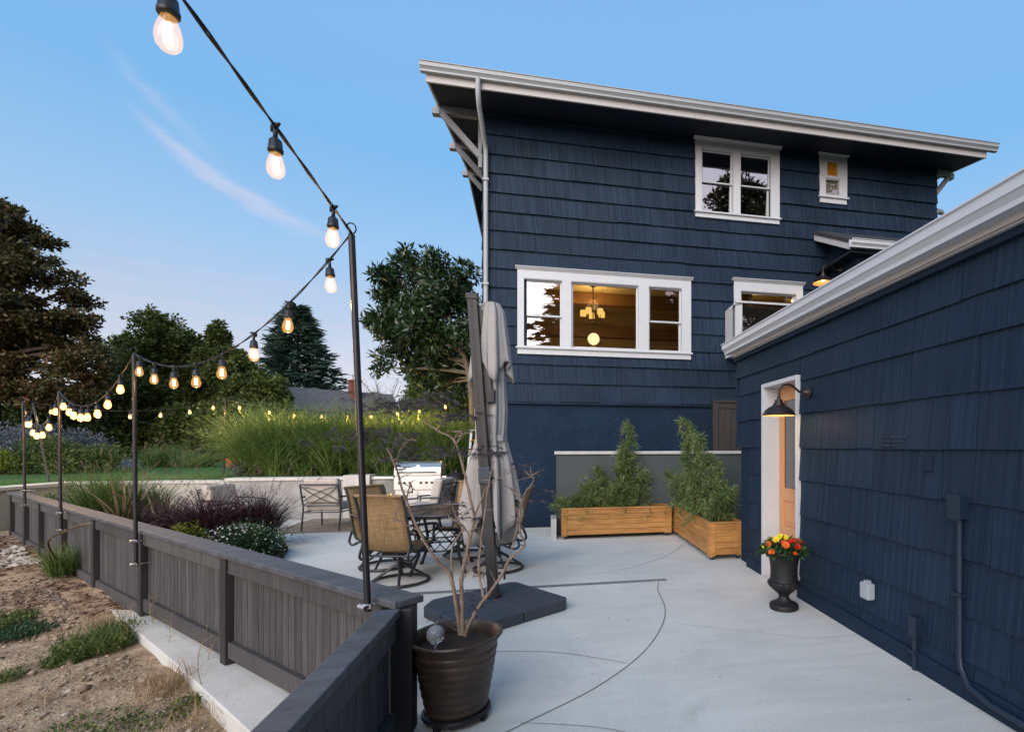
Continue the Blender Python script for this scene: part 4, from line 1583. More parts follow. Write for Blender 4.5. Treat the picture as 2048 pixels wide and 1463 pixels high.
string_light('string_light', hook(tops[0]), hook(P0t), -0.015, [0.09, 0.30, 0.515], 'light string running overhead from the corner pole with three large glass bulbs', scale=1.32, power=0.3, cable=0.0055)
string_light('string_light', hook(tops[0]), hook(tops[1]), 0.36, [0.06, 0.185, 0.315, 0.45, 0.585, 0.715, 0.84, 0.955], 'light string sagging between the corner pole and the pole by the purple grass', scale=1.25, power=1.6)
string_light('string_light', hook(tops[1]), hook(tops[2]), 0.33, [0.14, 0.28, 0.42, 0.54, 0.64, 0.74, 0.83, 0.93], 'light string sagging between the two middle fence poles', True, 1.2, 3.0)
string_light('string_light', hook(tops[2]), hook(tops[3]), 0.42, [0.08, 0.25, 0.42, 0.55, 0.68, 0.83], 'light string drooping deeply between the last two fence poles', True, 1.2, 3.5)
string_light('string_light', hook(tops[3]), hook(P5t), 0.30, [0.3, 0.7], 'short light string from the last fence pole to the leaning pole', True, 1.2, 5.0)
string_light('string_light', hook(P5t), hook(P6t), 0.22, [0.08, 0.30, 0.46, 0.625, 0.785, 0.925], 'light string crossing in front of the dark trees to the lawn pole', True, 1.2, 12.0)
string_light('string_light', hook(P6t), P7t, 0.30, [0.06, 0.19, 0.30, 0.42, 0.53, 0.635, 0.745, 0.84, 0.95], 'light string hanging over the tall grasses towards the magnolia', True, 1.2, 9.0)

# ------------------------------------------------------------------ cedar planters
def planter(loc, rz, length, depth, label, casters):
    t = empty('planter_box', loc, rz, label, 'planter', 'cedar planters on wheels')
    z0, z1 = 0.065, 0.475
    n = 5
    bh = (z1 - z0) / n
    for k in range(n):
        a, b_ = z0 + k * bh + 0.0018, z0 + (k + 1) * bh - 0.0018
        MB().box(0.06, length - 0.06, 0.004, 0.022, a, b_).build('board', M['cedar'], t, bevel=0.003)
        MB().box(0.06, length - 0.06, depth - 0.022, depth - 0.004, a, b_).build('board', M['cedar'], t, bevel=0.003)
        MB().box(0.004, 0.022, 0.06, depth - 0.06, a, b_).build('board', M['cedar'], t, bevel=0.003)
        MB().box(length - 0.022, length - 0.004, 0.06, depth - 0.06, a, b_).build('board', M['cedar'], t, bevel=0.003)
    for (x, y) in ((0, 0), (length, 0), (0, depth), (length, depth)):
        sx = 1 if x == 0 else -1
        sy = 1 if y == 0 else -1
        c = MB()
        c.box(min(x, x + sx * 0.085), max(x, x + sx * 0.085), min(y - sy * 0.006, y + sy * 0.003), max(y - sy * 0.006, y + sy * 0.003), z0 - 0.012, z1)
        c.box(min(x - sx * 0.006, x + sx * 0.003), max(x - sx * 0.006, x + sx * 0.003), min(y + sy * .004, y + sy * 0.085), max(y + sy * .004, y + sy * 0.085), z0 - 0.012, z1)
        c.build('corner_trim', M['cedar'], t, bevel=0.002)
    for (a, b_, c0, c1) in ((-0.012, length + 0.012, -0.012, 0.05), (-0.012, length + 0.012, depth - 0.05, depth + 0.012),
                            (-0.012, 0.05, 0.052, depth - 0.052), (length - 0.05, length + 0.012, 0.052, depth - 0.052)):
        MB().box(a, b_, c0, c1, z1 + 0.001, z1 + 0.022).build('rim_board', M['cedar'], t, bevel=0.004)
    MB().box(0.025, length - 0.025, 0.025, depth - 0.025, z0, z1 - 0.05).build('soil', M['soil'], t)
    for (x, y) in casters:
        w_ = MB()
        w_.tube([(x - 0.011, y, 0.024), (x + 0.011, y, 0.024)], 0.024, 14)
        co = w_.build('caster', M['blackmetal'], t)
        MB().box(x - 0.016, x + 0.016, y - 0.008, y + 0.02, 0.026, z0 - 0.002).build('fork', M['steel'], co)
    return t


planter((0.20, 8.235, 0), 0, 1.79, 0.36, 'long cedar planter box on casters standing against the grey wall', [(0.05, 0.05), (0.05, 0.31), (1.70, 0.05), (1.70, 0.31)])
planter((2.51, 6.36, 0), R(90), 2.1, 0.47, 'cedar planter box on casters set end-on beside the garage corner', [(0.05, 0.42), (0.05, 0.06), (2.0, 0.42), (2.0, 0.06)])

# ------------------------------------------------------------------ black urn with zinnias
urn = empty('flower_urn', (2.12, 4.36, 0), 0.2, 'black fluted garden urn full of orange and red zinnias by the garage door', 'urn')
M['urn'] = mat('black_urn', (0.015, 0.015, 0.016), 0.55, var=0.25, scale=14, bump=0.12, bscale=70)
k_ = 1.0
prof = [(0.0, 0.0), (0.128, 0.0), (0.131, 0.012), (0.131, 0.038), (0.124, 0.048), (0.105, 0.055), (0.070, 0.072), (0.050, 0.095), (0.046, 0.120), (0.056, 0.134), (0.060, 0.142)]
MB().lathe(prof, 36).build('foot', M['urn'], urn)


def flute(a, z):
    f_ = 1.0
    if 0.150 < z < 0.250:
        f_ = 1 + 0.045 * abs(math.sin(9 * a)) - 0.02
    return f_


prof2 = [(0.058, 0.138), (0.075, 0.155), (0.105, 0.18), (0.132, 0.205), (0.146, 0.228), (0.148, 0.244), (0.140, 0.256), (0.128, 0.262), (0.126, 0.272), (0.123, 0.30), (0.122, 0.36),
         (0.127, 0.42), (0.138, 0.465), (0.155, 0.498), (0.178, 0.512), (0.184, 0.520), (0.182, 0.532), (0.165, 0.534), (0.150, 0.515), (0.0, 0.505)]
MB().lathe(prof2, 108, wob=flute).build('bowl', M['urn'], urn)
M['zleaf'] = leaf_mat('zinnia_leaves', (0.012, 0.040, 0.014), (0.045, 0.110, 0.035), (0.09, 0.16, 0.06), 0.2, 0.45)


def leaf_quads(P, D, Nn, ln, wd):
    """diamond leaves: P base (n,3), D direction, Nn rough normal"""
    D = D / np.maximum(np.linalg.norm(D, axis=1, keepdims=True), 1e-6)
    S = np.cross(D, Nn)
    S = S / np.maximum(np.linalg.norm(S, axis=1, keepdims=True), 1e-6)
    ln = np.asarray(ln).reshape(-1, 1)
    wd = np.asarray(wd).reshape(-1, 1)
    up = np.cross(S, D)
    a = P
    b = P + D * ln * 0.45 + S * wd * 0.5 + up * wd * 0.12
    c = P + D * ln - up * wd * 0.15
    d = P + D * ln * 0.45 - S * wd * 0.5 + up * wd * 0.12
    V_ = np.stack([a, b, c, d], 1).reshape(-1, 3)
    n = len(P)
    Q = np.arange(4 * n).reshape(n, 4)
    return V_, Q


def rdir(n, rs_, up=0.0):
    v = rs_.normal(size=(n, 3))
    v[:, 2] += up
    return v / np.linalg.norm(v, axis=1, keepdims=True)


rs_ = np.random.RandomState(5)
n = 520
th = rs_.uniform(0, 6.28, n)
ph = np.arccos(rs_.uniform(0.05, 1, n))
rad = rs_.uniform(0.6, 1.0, n)
P = np.stack([0.205 * rad * np.sin(ph) * np.cos(th), 0.205 * rad * np.sin(ph) * np.sin(th), 0.50 + 0.135 * rad * np.cos(ph)], 1)
D = np.stack([np.cos(th), np.sin(th), rs_.uniform(-0.6, 0.8, n)], 1) + rs_.normal(0, .4, (n, 3))
V_, Q = leaf_quads(P, D, rdir(n, rs_, 1.5), rs_.uniform(0.05, 0.085, n), rs_.uniform(0.026, 0.042, n))
tag(np_mesh('foliage', V_, Q, M['zleaf'], urn), kind='stuff')
petal = {'orange': mat('petal_orange', (0.75, 0.13, 0.008), 0.5, var=0.2, scale=60), 'red': mat('petal_red', (0.55, 0.022, 0.010), 0.5, var=0.25, scale=60),
         'yellow': mat('petal_yellow', (0.75, 0.58, 0.02), 0.5, var=0.15, scale=60), 'deep': mat('petal_deep_orange', (0.66, 0.07, 0.008), 0.5, var=0.25, scale=60)}


def blossom(parent, c, nrm, r_, m):
    c = Vector(c); nrm = Vector(nrm).normalized()
    s1 = nrm.orthogonal().normalized(); s2 = nrm.cross(s1)
    b_ = MB()
    for ring, (nr, rr, tilt) in enumerate(((11, 1.0, 0.05), (9, 0.72, 0.32), (6, 0.42, 0.7))):
        for k in range(nr):
            a = 2 * math.pi * (k + 0.5 * ring) / nr
            d_ = (s1 * math.cos(a) + s2 * math.sin(a))
            t_ = (d_ + nrm * tilt).normalized()
            sd = nrm.cross(d_).normalized()
            o = c + nrm * 0.004 * ring
            b_.add([o, o + t_ * r_ * rr * .55 + sd * r_ * .26 * rr, o + t_ * r_ * rr, o + t_ * r_ * rr * .55 - sd * r_ * .26 * rr], [(0, 1, 2, 3)])
    return b_.build('blossom', m, parent)


view = Vector((-0.42, -0.85, 0.25))
for (dx, dz, col_, r_) in ((-0.155, 0.60, 'orange', 0.040), (-0.145, 0.545, 'orange', 0.042), (-0.085, 0.645, 'yellow', 0.045), (-0.035, 0.665, 'yellow', 0.04), (0.005, 0.662, 'yellow', 0.036),
                           (-0.02, 0.612, 'orange', 0.046), (-0.035, 0.628, 'deep', 0.036), (0.06, 0.635, 'red', 0.036), (0.085, 0.598, 'red', 0.048), (0.12, 0.63, 'deep', 0.034), (0.17, 0.605, 'red', 0.028),
                           (0.05, 0.547, 'deep', 0.026), (0.03, 0.640, 'red', 0.03), (-0.19, 0.57, 'yellow', 0.022)):
    # placed on the dome facing the patio
    R_ = max(0.0, 1 - ((dz - 0.50) / 0.165) ** 2) ** 0.5 * 0.2
    back = max(R_ ** 2 - dx ** 2, 0.0) ** 0.5
    rgt = Vector((0.979, -0.205, 0)); fwd = Vector((0.205, 0.979, 0))
    c = rgt * dx - fwd * (back + 0.012)
    cl = Matrix.Rotation(-0.2, 3, 'Z') @ Vector((c.x, c.y, dz))
    nr = Matrix.Rotation(-0.2, 3, 'Z') @ (rgt * dx * 3 - fwd * 0.7 + Vector((0, 0, 0.5)))
    blossom(urn, cl, nr, r_ * 0.84, petal[col_])
for k in range(10):
    a = k * 2.4
    blossom(urn, (0.14 * math.cos(a) + 0.05, 0.14 * math.sin(a) + 0.06, 0.60), (math.cos(a), math.sin(a), 0.9), 0.04, petal[['orange', 'red', 'yellow'][k % 3]])

# ------------------------------------------------------------------ ribbed pot with the bare maple
pot = empty('plant_pot', (-0.50, 2.99, 0), 0, 'large ribbed brown glazed pot on a wheeled caddy beside the fence post', 'pot')
m_, nt_, bs_ = new_mat('brown_glaze')
M['potglaze'] = mat('brown_glaze', (0.036, 0.021, 0.014), 0.45, var=0.4, scale=7, bump=0.1, bscale=25, spec=0.55, col2=(0.068, 0.044, 0.030))
prof = [(0.150, 0.045)]
zz = 0.05
N_ = 8
for i in range(N_ * 5):
    t_ = i / (N_ * 5 - 1)
    z_ = 0.05 + 0.345 * t_
    base_r = 0.150 + 0.062 * t_ ** 0.85
    prof.append((base_r + 0.008 * (1 - abs(2 * ((t_ * N_) % 1) - 1)) ** 0.6, z_))
prof += [(0.217, 0.405), (0.222, 0.425), (0.240, 0.445), (0.246, 0.455), (0.242, 0.463), (0.226, 0.460), (0.210, 0.440), (0.205, 0.40), (0.20, 0.36)]
pot_o = MB().lathe(prof, 56).build('pot', M['potglaze'], pot)
so = MB()
so_n = 28
for i in range(7):
    pass
soil = MB().lathe([(0.0, 0.405), (0.05, 0.412), (0.12, 0.40), (0.17, 0.402), (0.207, 0.395)], 40, wob=lambda a, z: 1 + 0.0 * a, cap=False)
soil.build('soil', M['soil'], pot)
cad = MB()
cad.tube([(0.168 * math.cos(2 * math.pi * k / 30), 0.168 * math.sin(2 * math.pi * k / 30), 0.042) for k in range(30)], 0.014, 8, closed=True)
cad.box(-0.18, 0.18, -0.015, 0.015, 0.030, 0.045)
cad.box(-0.015, 0.015, -0.18, 0.18, 0.030, 0.045)
cado = empty('pot_caddy', (-0.50, 2.99, 0), 0, 'round black rolling plant caddy under the ribbed brown pot', 'caddy')
cad.build('ring', M['blackmetal'], cado)
for k in range(4):
    a = k * math.pi / 2 - 0.45
    x, y = 0.165 * math.cos(a), 0.165 * math.sin(a)
    MB().tube([(x - 0.012 * math.sin(a), y + 0.012 * math.cos(a), 0.02), (x + 0.012 * math.sin(a), y - 0.012 * math.cos(a), 0.02)], 0.02, 12).build('caster', M['blackmetal'], cado)
# watering globe
wg = empty('watering_globe', (-0.585, 2.87, 0.40), 0, 'blown glass watering globe stuck in the soil of the brown pot', 'watering globe')
M['globeglass'], ntg, bsg = new_mat('pale_glass')
bsg.inputs['Base Color'].default_value = (0.75, 0.80, 0.86, 1)
bsg.inputs['Roughness'].default_value = 0.06
bsg.inputs['Transmission Weight'].default_value = 0.75
bsg.inputs['IOR'].default_value = 1.3
wgm = MB().lathe([(0.006, -0.03), (0.007, 0.045), (0.012, 0.055), (0.028, 0.066), (0.041, 0.085), (0.046, 0.105), (0.042, 0.126), (0.030, 0.142), (0.014, 0.150), (0.0, 0.152)], 24)
wgm.build('globe', M['globeglass'], wg)

# the small tree: hand-laid limbs
M['bark_pale'] = mat('pale_maple_bark', (0.165, 0.115, 0.085), 0.75, var=0.35, scale=18, bump=0.35, bscale=60, col2=(0.30, 0.22, 0.165))
M['lace'] = leaf_mat('dark_lace_leaves', (0.020, 0.017, 0.020), (0.050, 0.043, 0.052), (0.075, 0.062, 0.065), 0.15, 0.6)
ptree = empty('maple_tree', (-0.50, 2.99, 0.38), 0, 'nearly bare laceleaf maple with forked pale branches growing in the brown pot', 'tree')
tw = random.Random(44)
D0 = 2.83


def tp(px, py, dd=0.0):
    p = at(px, py, D0 + dd)
    return p - Vector((-0.50, 2.99, 0.38))


limbs = [
    ([(921, 1268, 0), (915, 1225, 0), (905, 1165, -.02), (893, 1140, -.04), (868, 1112, -.08), (838, 1060, -.12), (812, 1000, -.16), (790, 930, -.2), (775, 895, -.22)], 0.017, 0.006),
    ([(925, 1268, 0), (924, 1200, .02), (923, 1160, .03), (930, 1120, .05), (940, 1075, .06), (949, 1035, .08), (938, 985, .10), (925, 930, .12), (908, 880, .14), (878, 862, .16), (846, 842, .18)], 0.018, 0.006),
    ([(930, 1270, 0), (950, 1225, -.03), (975, 1190, -.06), (1003, 1150, -.08), (1018, 1120, -.1), (1050, 1090, -.12), (1040, 1062, -.13), (1044, 1000, -.15), (1062, 970, -.16)], 0.015, 0.005),
    ([(968, 1195, -.05), (962, 1170, 0), (958, 1130, .02), (962, 1085, .04), (970, 1020, .05), (977, 970, .06), (988, 920, .07)], 0.011, 0.005),
    ([(1018, 1120, -.1), (1030, 1070, -.08), (1040, 1020, -.06), (1052, 990, -.05)], 0.006, 0.003),
    ([(949, 1035, .08), (962, 1000, .1), (975, 972, .08), (1000, 955, .06), (1025, 942, .04)], 0.007, 0.003),
    ([(908, 880, .14), (916, 865, .12), (925, 862, .1)], 0.006, 0.004),
    ([(904, 905, .13), (914, 885, .1), (924, 864, .1)], 0.006, 0.004),
    ([(873, 862, .16), (884, 845, .14), (896, 830, .12)], 0.007, 0.004),
    ([(905, 1165, -.02), (903, 1120, 0), (906, 1090, .02), (920, 1068, .03), (925, 1050, .03), (900, 1035, .02), (893, 1020, .02), (886, 1000, .0)], 0.010, 0.004),
    ([(923, 1160, .03), (936, 1140, .0), (938, 1118, .0), (933, 1110, .0)], 0.006, 0.004),
    ([(812, 1000, -.16), (818, 975, -.15), (822, 968, -.13), (826, 985, -.12)], 0.006, 0.003),
    ([(838, 1060, -.12), (815, 1050, -.14), (795, 1040, -.16), (788, 1020, -.18)], 0.005, 0.002),
    ([(925, 1050, .03), (912, 1035, .05), (905, 1010, .06), (895, 1002, .06)], 0.006, 0.003),
    ([(940, 1075, .06), (930, 1055, .04), (916, 1040, .02)], 0.006, 0.003),
    ([(975, 1190, -.06), (968, 1160, -.03), (955, 1150, .0), (945, 1152, .02)], 0.004, 0.002),
    ([(1062, 970, -.16), (1068, 955, -.16), (1056, 950, -.15)], 0.004, 0.002),
    ([(1044, 1000, -.15), (1030, 985, -.12), (1022, 980, -.1)], 0.004, 0.002),
    ([(790, 930, -.2), (800, 900, -.18), (812, 880, -.16)], 0.004, 0.002),
    ([(925, 1268, .02), (880, 1240, -.05), (868, 1260, -.12), (872, 1282, -.14)], 0.0035, 0.0025),
]
tips = []
for (pl, r0, r1) in limbs:
    pts = [tp(*q) for q in pl]
    sp = smooth_pts(pts, 5)
    jit = [p + Vector((tw.uniform(-1, 1), tw.uniform(-1, 1), tw.uniform(-1, 1))) * 0.0022 for p in sp]
    m1 = len(jit)
    rr = []
    for i in range(m1):
        t_ = i / (m1 - 1)
        r_ = (r0 + (r1 - r0) * t_) * 0.66
        if i % 5 == 0:
            r_ *= 1.22
        rr.append(r_)
    MB().tube(jit, rr, 8).build('branch', M['bark_pale'], ptree)
    tips.append((jit[-1], r1))
    # short side twigs
    for _ in range(6):
        i = tw.randrange(m1 // 3, m1)
        a = jit[i]
        d_ = Vector((tw.uniform(-1, 1), tw.uniform(-1, 1), tw.uniform(-.3, 1))).normalized()
        ln = tw.uniform(0.03, 0.085)
        MB().tube([a, a + d_ * ln * .5 + Vector((0, 0, .004)), a + d_ * ln], [0.003, 0.0022, 0.0012], 5).build('twig', M['bark_pale'], ptree)
# lace foliage left on the crown: fans of thin curled blades
rs_ = np.random.RandomState(8)


def lace(px, py, dd, sx, sz, n, droop=0.3):
    c = np.array(tp(px, py, dd))
    out = []
    hubs = c + rs_.normal(size=(n, 3)) * np.array([sx, 0.05, sz]) * 0.5
    for h in hubs:
        k = rs_.randint(5, 8)
        th_ = rs_.uniform(0, 6.28)
        for j in range(k):
            a = th_ + (j - k / 2) * 0.38
            d_ = np.array([math.cos(a), 0.5 * math.sin(a * 1.7), 0.35 * math.sin(a) - droop * 0.6])
            ln = rs_.uniform(0.03, 0.062)
            e = h + d_ * ln + np.array([0, 0, -droop * 0.02])
            mid = h + d_ * ln * 0.5 + np.array([0, 0, 0.006])
            s_ = np.cross(d_, [0.2, -1, 0.2])
            s_ = s_ / np.linalg.norm(s_) * 0.0019
            out.append([h, mid + s_, e, mid - s_])
    return np.array(out).reshape(-1, 3)


LV = [lace(770, 810, .1, 0.20, 0.05, 60), lace(850, 800, .1, 0.16, 0.05, 46), lace(740, 870, -.05, 0.22, 0.06, 62, .6), lace(800, 905, -.05, 0.16, 0.05, 30, .5), lace(880, 905, .05, 0.10, 0.03, 16),
      lace(905, 832, .1, 0.16, 0.035, 36), lace(965, 905, .05, 0.16, 0.03, 40), lace(1045, 940, 0, 0.10, 0.05, 14), lace(1075, 985, -.1, 0.07, 0.06, 8), lace(905, 1020, .0, 0.10, 0.06, 10),
      lace(800, 935, -.1, 0.05, 0.02, 6), lace(955, 1215, -.03, 0.05, 0.05, 8), lace(925, 1035, 0, 0.16, 0.05, 8)]
LV = np.concatenate(LV)
tag(np_mesh('foliage', LV, np.arange(len(LV)).reshape(-1, 4), M['lace'], ptree), kind='stuff')

# ------------------------------------------------------------------ cantilever umbrella
M['umbgrey'] = mat('charcoal_aluminium', (0.017, 0.0168, 0.018), 0.45, var=0.1, scale=8, spec=0.45)
M['umbase'] = mat('charcoal_moulded_plastic', (0.050, 0.060, 0.078), 0.55, var=0.12, scale=6, bump=0.08, bscale=80)
M['canvas'] = mat('taupe_canvas', (0.345, 0.33, 0.32), 0.85, var=0.08, scale=4, bump=0.25, bscale=220)
umb = empty('cantilever_umbrella', (-0.50, 4.93, 0), 0, 'closed taupe cantilever umbrella on a toothed charcoal mast beside the dining set', 'umbrella')
# weighted base: four moulded wedges with a chamfered outline, standing on the patio
bc = Vector((0.02, -0.12, 0))
e1 = Vector((0.80, 0.60, 0)).normalized()
e2 = Vector((-0.60, 0.80, 0)).normalized()
A_, B_ = 0.50, 0.46


def bpnt(u, v):
    p = bc + e1 * u + e2 * v
    return (p.x, p.y)


def wedge(poly, zc):
    b_ = MB()
    n_ = len(poly)
    pc = [sum(p[0] for p in poly) / n_, sum(p[1] for p in poly) / n_]
    return b_.prism([bpnt(*p) for p in poly], 0.0, 0.098)


gq = 0.004
outl = [[(gq, gq), (A_, gq), (A_, B_ - 0.06), (A_ - 0.06, B_), (gq, B_)], [(-gq, gq), (-gq, B_), (-A_ + 0.14, B_), (-A_, B_ - 0.14), (-A_, gq)],
        [(-gq, -gq), (-A_, -gq), (-A_, -B_ + 0.06), (-A_ + 0.06, -B_), (-gq, -B_)], [(gq, -gq), (gq, -B_), (A_ - 0.06, -B_), (A_, -B_ + 0.06), (A_, -gq)]]
for pl in outl:
    pts = [bpnt(*p) for p in pl]
    MB().prism(pts if (pts[1][0] - pts[0][0]) * (pts[2][1] - pts[0][1]) - (pts[1][1] - pts[0][1]) * (pts[2][0] - pts[0][0]) > 0 else pts[::-1], 0.0, 0.10).build('base_weight', M['umbase'], umb, bevel=0.014)
MB().lathe([(0.0, 0.095), (0.075, 0.095), (0.072, 0.118), (0.05, 0.135), (0.0, 0.135)], 20).build('collar', M['umbgrey'], umb)
mt = Vector((-0.215, 0.20, 2.93))
mast = MB()
mast.bar((0, 0, 0.11), tuple(mt), 0.095, 0.11, up=(0, 1, 0))
mo = mast.build('mast', M['umbgrey'], umb, bevel=0.008)
th_ = MB()
for k in range(66):
    f_ = 0.40 + 0.58 * k / 65
    c = mt * f_ + Vector((0, 0, 0.11 * (1 - f_)))
    th_.box(c.x - 0.030, c.x + 0.002, c.y - 0.0605, c.y - 0.05, c.z - 0.006, c.z + 0.006)
tag(th_.build('rack_teeth', M['blackmetal'], mo), kind='stuff')
MB().box(mt.x - 0.056, mt.x + 0.056, mt.y - 0.066, mt.y + 0.066, mt.z - 0.05, mt.z + 0.012).build('mast_cap', M['umbgrey'], umb, bevel=0.008)
ck = mt * 0.42
cko = MB().box(ck.x - 0.05, ck.x + 0.06, ck.y - 0.085, ck.y + 0.06, ck.z - 0.09, ck.z + 0.07).build('crank_box', M['umbase'], umb, bevel=0.015)
MB().tube([(ck.x + 0.055, ck.y - .02, ck.z - .03), (ck.x + 0.13, ck.y - .02, ck.z - .05), (ck.x + 0.15, ck.y - .02, ck.z - 0.05)], 0.01, 8).build('handle', M['umbgrey'], cko)
kn = MB().tube([(0.03, -0.06, 0.38), (0.10, -0.06, 0.38)], 0.011, 8).tube([(0.10, -0.06, 0.38), (0.10, -0.06, 0.27)], 0.010, 8)
kn.build('foot_handle', M['umbgrey'], umb)
arm = MB()
arm.bar((mt.x + 0.078, mt.y + 0.01, mt.z - 0.14), (-0.045, 0.145, 1.98), 0.05, 0.08, up=(0, 1, 0))
arm.build('arm', M['umbgrey'], umb, bevel=0.006)
MB().box(-0.075, 0.0, 0.09, 0.19, 1.90, 2.03).build('hinge', M['umbgrey'], umb, bevel=0.008)
# folded canopy
CC = Vector((-0.05, 0.26, 0))
rc = random.Random(4)
lob = [(8, 0.24, 0.3), (14, 0.08, 1.1), (4, 0.14, 2.0)]


def canopy(prof_, name, seed, hem=None, n=96, amp=1.0):
    r_ = random.Random(seed)
    b_ = MB()
    v, f = [], []
    for i, (rad_, z_) in enumerate(prof_):
        t_ = i / (len(prof_) - 1)
        for k in range(n):
            a = 2 * math.pi * k / n
            wv = 1.0
            for (fr2, am, ph2) in lob:
                wv += amp * am * 1.25 * (1.6 * abs(math.sin(0.5 * (fr2 * a + ph2 + 0.7 * t_ * (1 + fr2 * 0.05)))) - 1.0) * (0.45 + 0.55 * t_ + (0.9 * max(0.0, (1.5 - z_)) if hem else 0.0))
            zq = z_
            if hem and i >= len(prof_) - 3:
                wgt = (i - (len(prof_) - 4)) / 3.0
                zq += hem(a) * wgt
            v.append((CC.x + rad_ * wv * math.cos(a), CC.y + 0.85 * rad_ * wv * math.sin(a), zq))
    for i in range(len(prof_) - 1):
        for k in range(n):
            f.append((i * n + k, (i + 1) * n + k, (i + 1) * n + (k + 1) % n, i * n + (k + 1) % n))
    b_.add(v, f, True)
    o = b_.build(name, M['canvas'], umb)
    sol = o.modifiers.new('thick', 'SOLIDIFY')
    sol.thickness = 0.003
    return o


def hem_main(a):
    return 0.20 * math.cos(4 * a + 0.6) + 0.06 * math.cos(8 * a) - 0.02


def hem_top(a):
    return 0.10 * math.cos(4 * a + 2.2) - 0.03


canopy([(0.07, 2.82), (0.105, 2.6), (0.118, 2.3), (0.125, 2.05), (0.135, 1.85), (0.128, 1.70), (0.122, 1.585), (0.126, 1.55), (0.150, 1.42), (0.178, 1.27), (0.194, 1.10), (0.203, 0.95), (0.207, 0.84), (0.206, 0.76)], 'canopy', 1, hem_main)
canopy([(0.02, 2.885), (0.075, 2.88), (0.115, 2.80), (0.135, 2.62), (0.158, 2.42), (0.172, 2.30), (0.178, 2.24)], 'top_flap', 2, hem_top, amp=0.8)
tie = MB()
tn = []
for k in range(48):
    a = 2 * math.pi * k / 48
    rr2 = 0.138 * (1 + 0.08 * math.sin(8 * a + 0.5))
    tn.append((rr2 * math.cos(a), rr2 * .85 * math.sin(a)))
v = [(CC.x + p[0], CC.y + p[1], 1.54) for p in tn] + [(CC.x + p[0], CC.y + p[1], 1.60) for p in tn]
tie.add(v, [(k, (k + 1) % 48, 48 + (k + 1) % 48, 48 + k) for k in range(48)], True)
to = tie.build('tie_strap', M['canvas'], umb)
MB().tube([(CC.x, CC.y, 2.90), (CC.x, CC.y, 0.62)], 0.022, 10).build('centre_pole', M['umbgrey'], umb)
for k in range(8):
    a = 2 * math.pi * k / 8 + .2
    MB().tube([(CC.x + .05 * math.cos(a), CC.y + .05 * math.sin(a), 2.8), (CC.x + .10 * math.cos(a), CC.y + .09 * math.sin(a), 1.6), (CC.x + .13 * math.cos(a), CC.y + .11 * math.sin(a), 0.74)], 0.008, 6).build('rib', M['umbgrey'], umb)

# ------------------------------------------------------------------ dining table and swivel chairs
TC = Vector((-1.27, 6.62, 0))
tbl = empty('dining_table', tuple(TC), 0.3, 'round black cast metal patio table with slatted herringbone top', 'table')
M['castmetal'] = mat('black_cast_aluminium', (0.022, 0.023, 0.026), 0.38, var=0.15, scale=12, spec=0.55)
TR = 0.60
MB().tube([(TR * math.cos(2 * math.pi * k / 60), TR * math.sin(2 * math.pi * k / 60), 0.715) for k in range(60)], 0.017, 8, closed=True).build('rim', M['castmetal'], tbl)
MB().lathe([(0.0, 0.700), (TR - 0.005, 0.700), (TR - 0.005, 0.709), (0.0, 0.709)], 48).build('underplate', M['blackmetal'], tbl)
for sect in range(6):
    a0 = sect * math.pi / 3
    d1 = Vector((math.cos(a0), math.sin(a0), 0)); d2 = Vector((math.cos(a0 + math.pi / 3), math.sin(a0 + math.pi / 3), 0))
    sl = MB()
    sgn = 1 if sect % 2 else -1
    for k in range(1, 14):
        t_ = k / 14 * 0.56
        p = d1 * t_
        q = d2 * min(t_ * 1.05, 0.57)
        mid = (d1 + d2).normalized() * t_ * 0.98
        sl.bar((p.x, p.y, 0.716), (mid.x, mid.y, 0.716), 0.024, 0.010)
        sl.bar((mid.x, mid.y, 0.716), (q.x, q.y, 0.716), 0.024, 0.010)
    sl.build('slat_sector', M['castmetal'], tbl)
    MB().bar((0, 0, 0.719), tuple(d1 * (TR - .01) + Vector((0, 0, 0.719))), 0.022, 0.012).build('spoke', M['castmetal'], tbl)
for k in range(4):
    a = k * math.pi / 2 + 0.5
    c_, s_ = math.cos(a), math.sin(a)
    MB().tube([(0.40 * c_, 0.40 * s_, 0.70), (0.36 * c_, 0.36 * s_, 0.55), (0.30 * c_, 0.30 * s_, 0.38), (0.31 * c_, 0.31 * s_, 0.22), (0.40 * c_, 0.40 * s_, 0.05), (0.43 * c_, 0.43 * s_, 0.0)],
              [0.019, 0.019, 0.018, 0.018, 0.019, 0.024], 8).build('leg', M['castmetal'], tbl)
lat = MB()
for k in range(16):
    a = 2 * math.pi * k / 16
    b2 = a + 2 * math.pi / 16
    for (za, zb) in ((0.28, 0.42), (0.42, 0.28)):
        lat.bar((0.31 * math.cos(a), 0.31 * math.sin(a), za), (0.31 * math.cos(b2), 0.31 * math.sin(b2), zb), 0.010, 0.010)
lat.tube([(0.31 * math.cos(2 * math.pi * k / 40), 0.31 * math.sin(2 * math.pi * k / 40), 0.43) for k in range(40)], 0.010, 6, closed=True)
lat.tube([(0.31 * math.cos(2 * math.pi * k / 40), 0.31 * math.sin(2 * math.pi * k / 40), 0.27) for k in range(40)], 0.010, 6, closed=True)
lat.build('lattice_band', M['castmetal'], tbl)


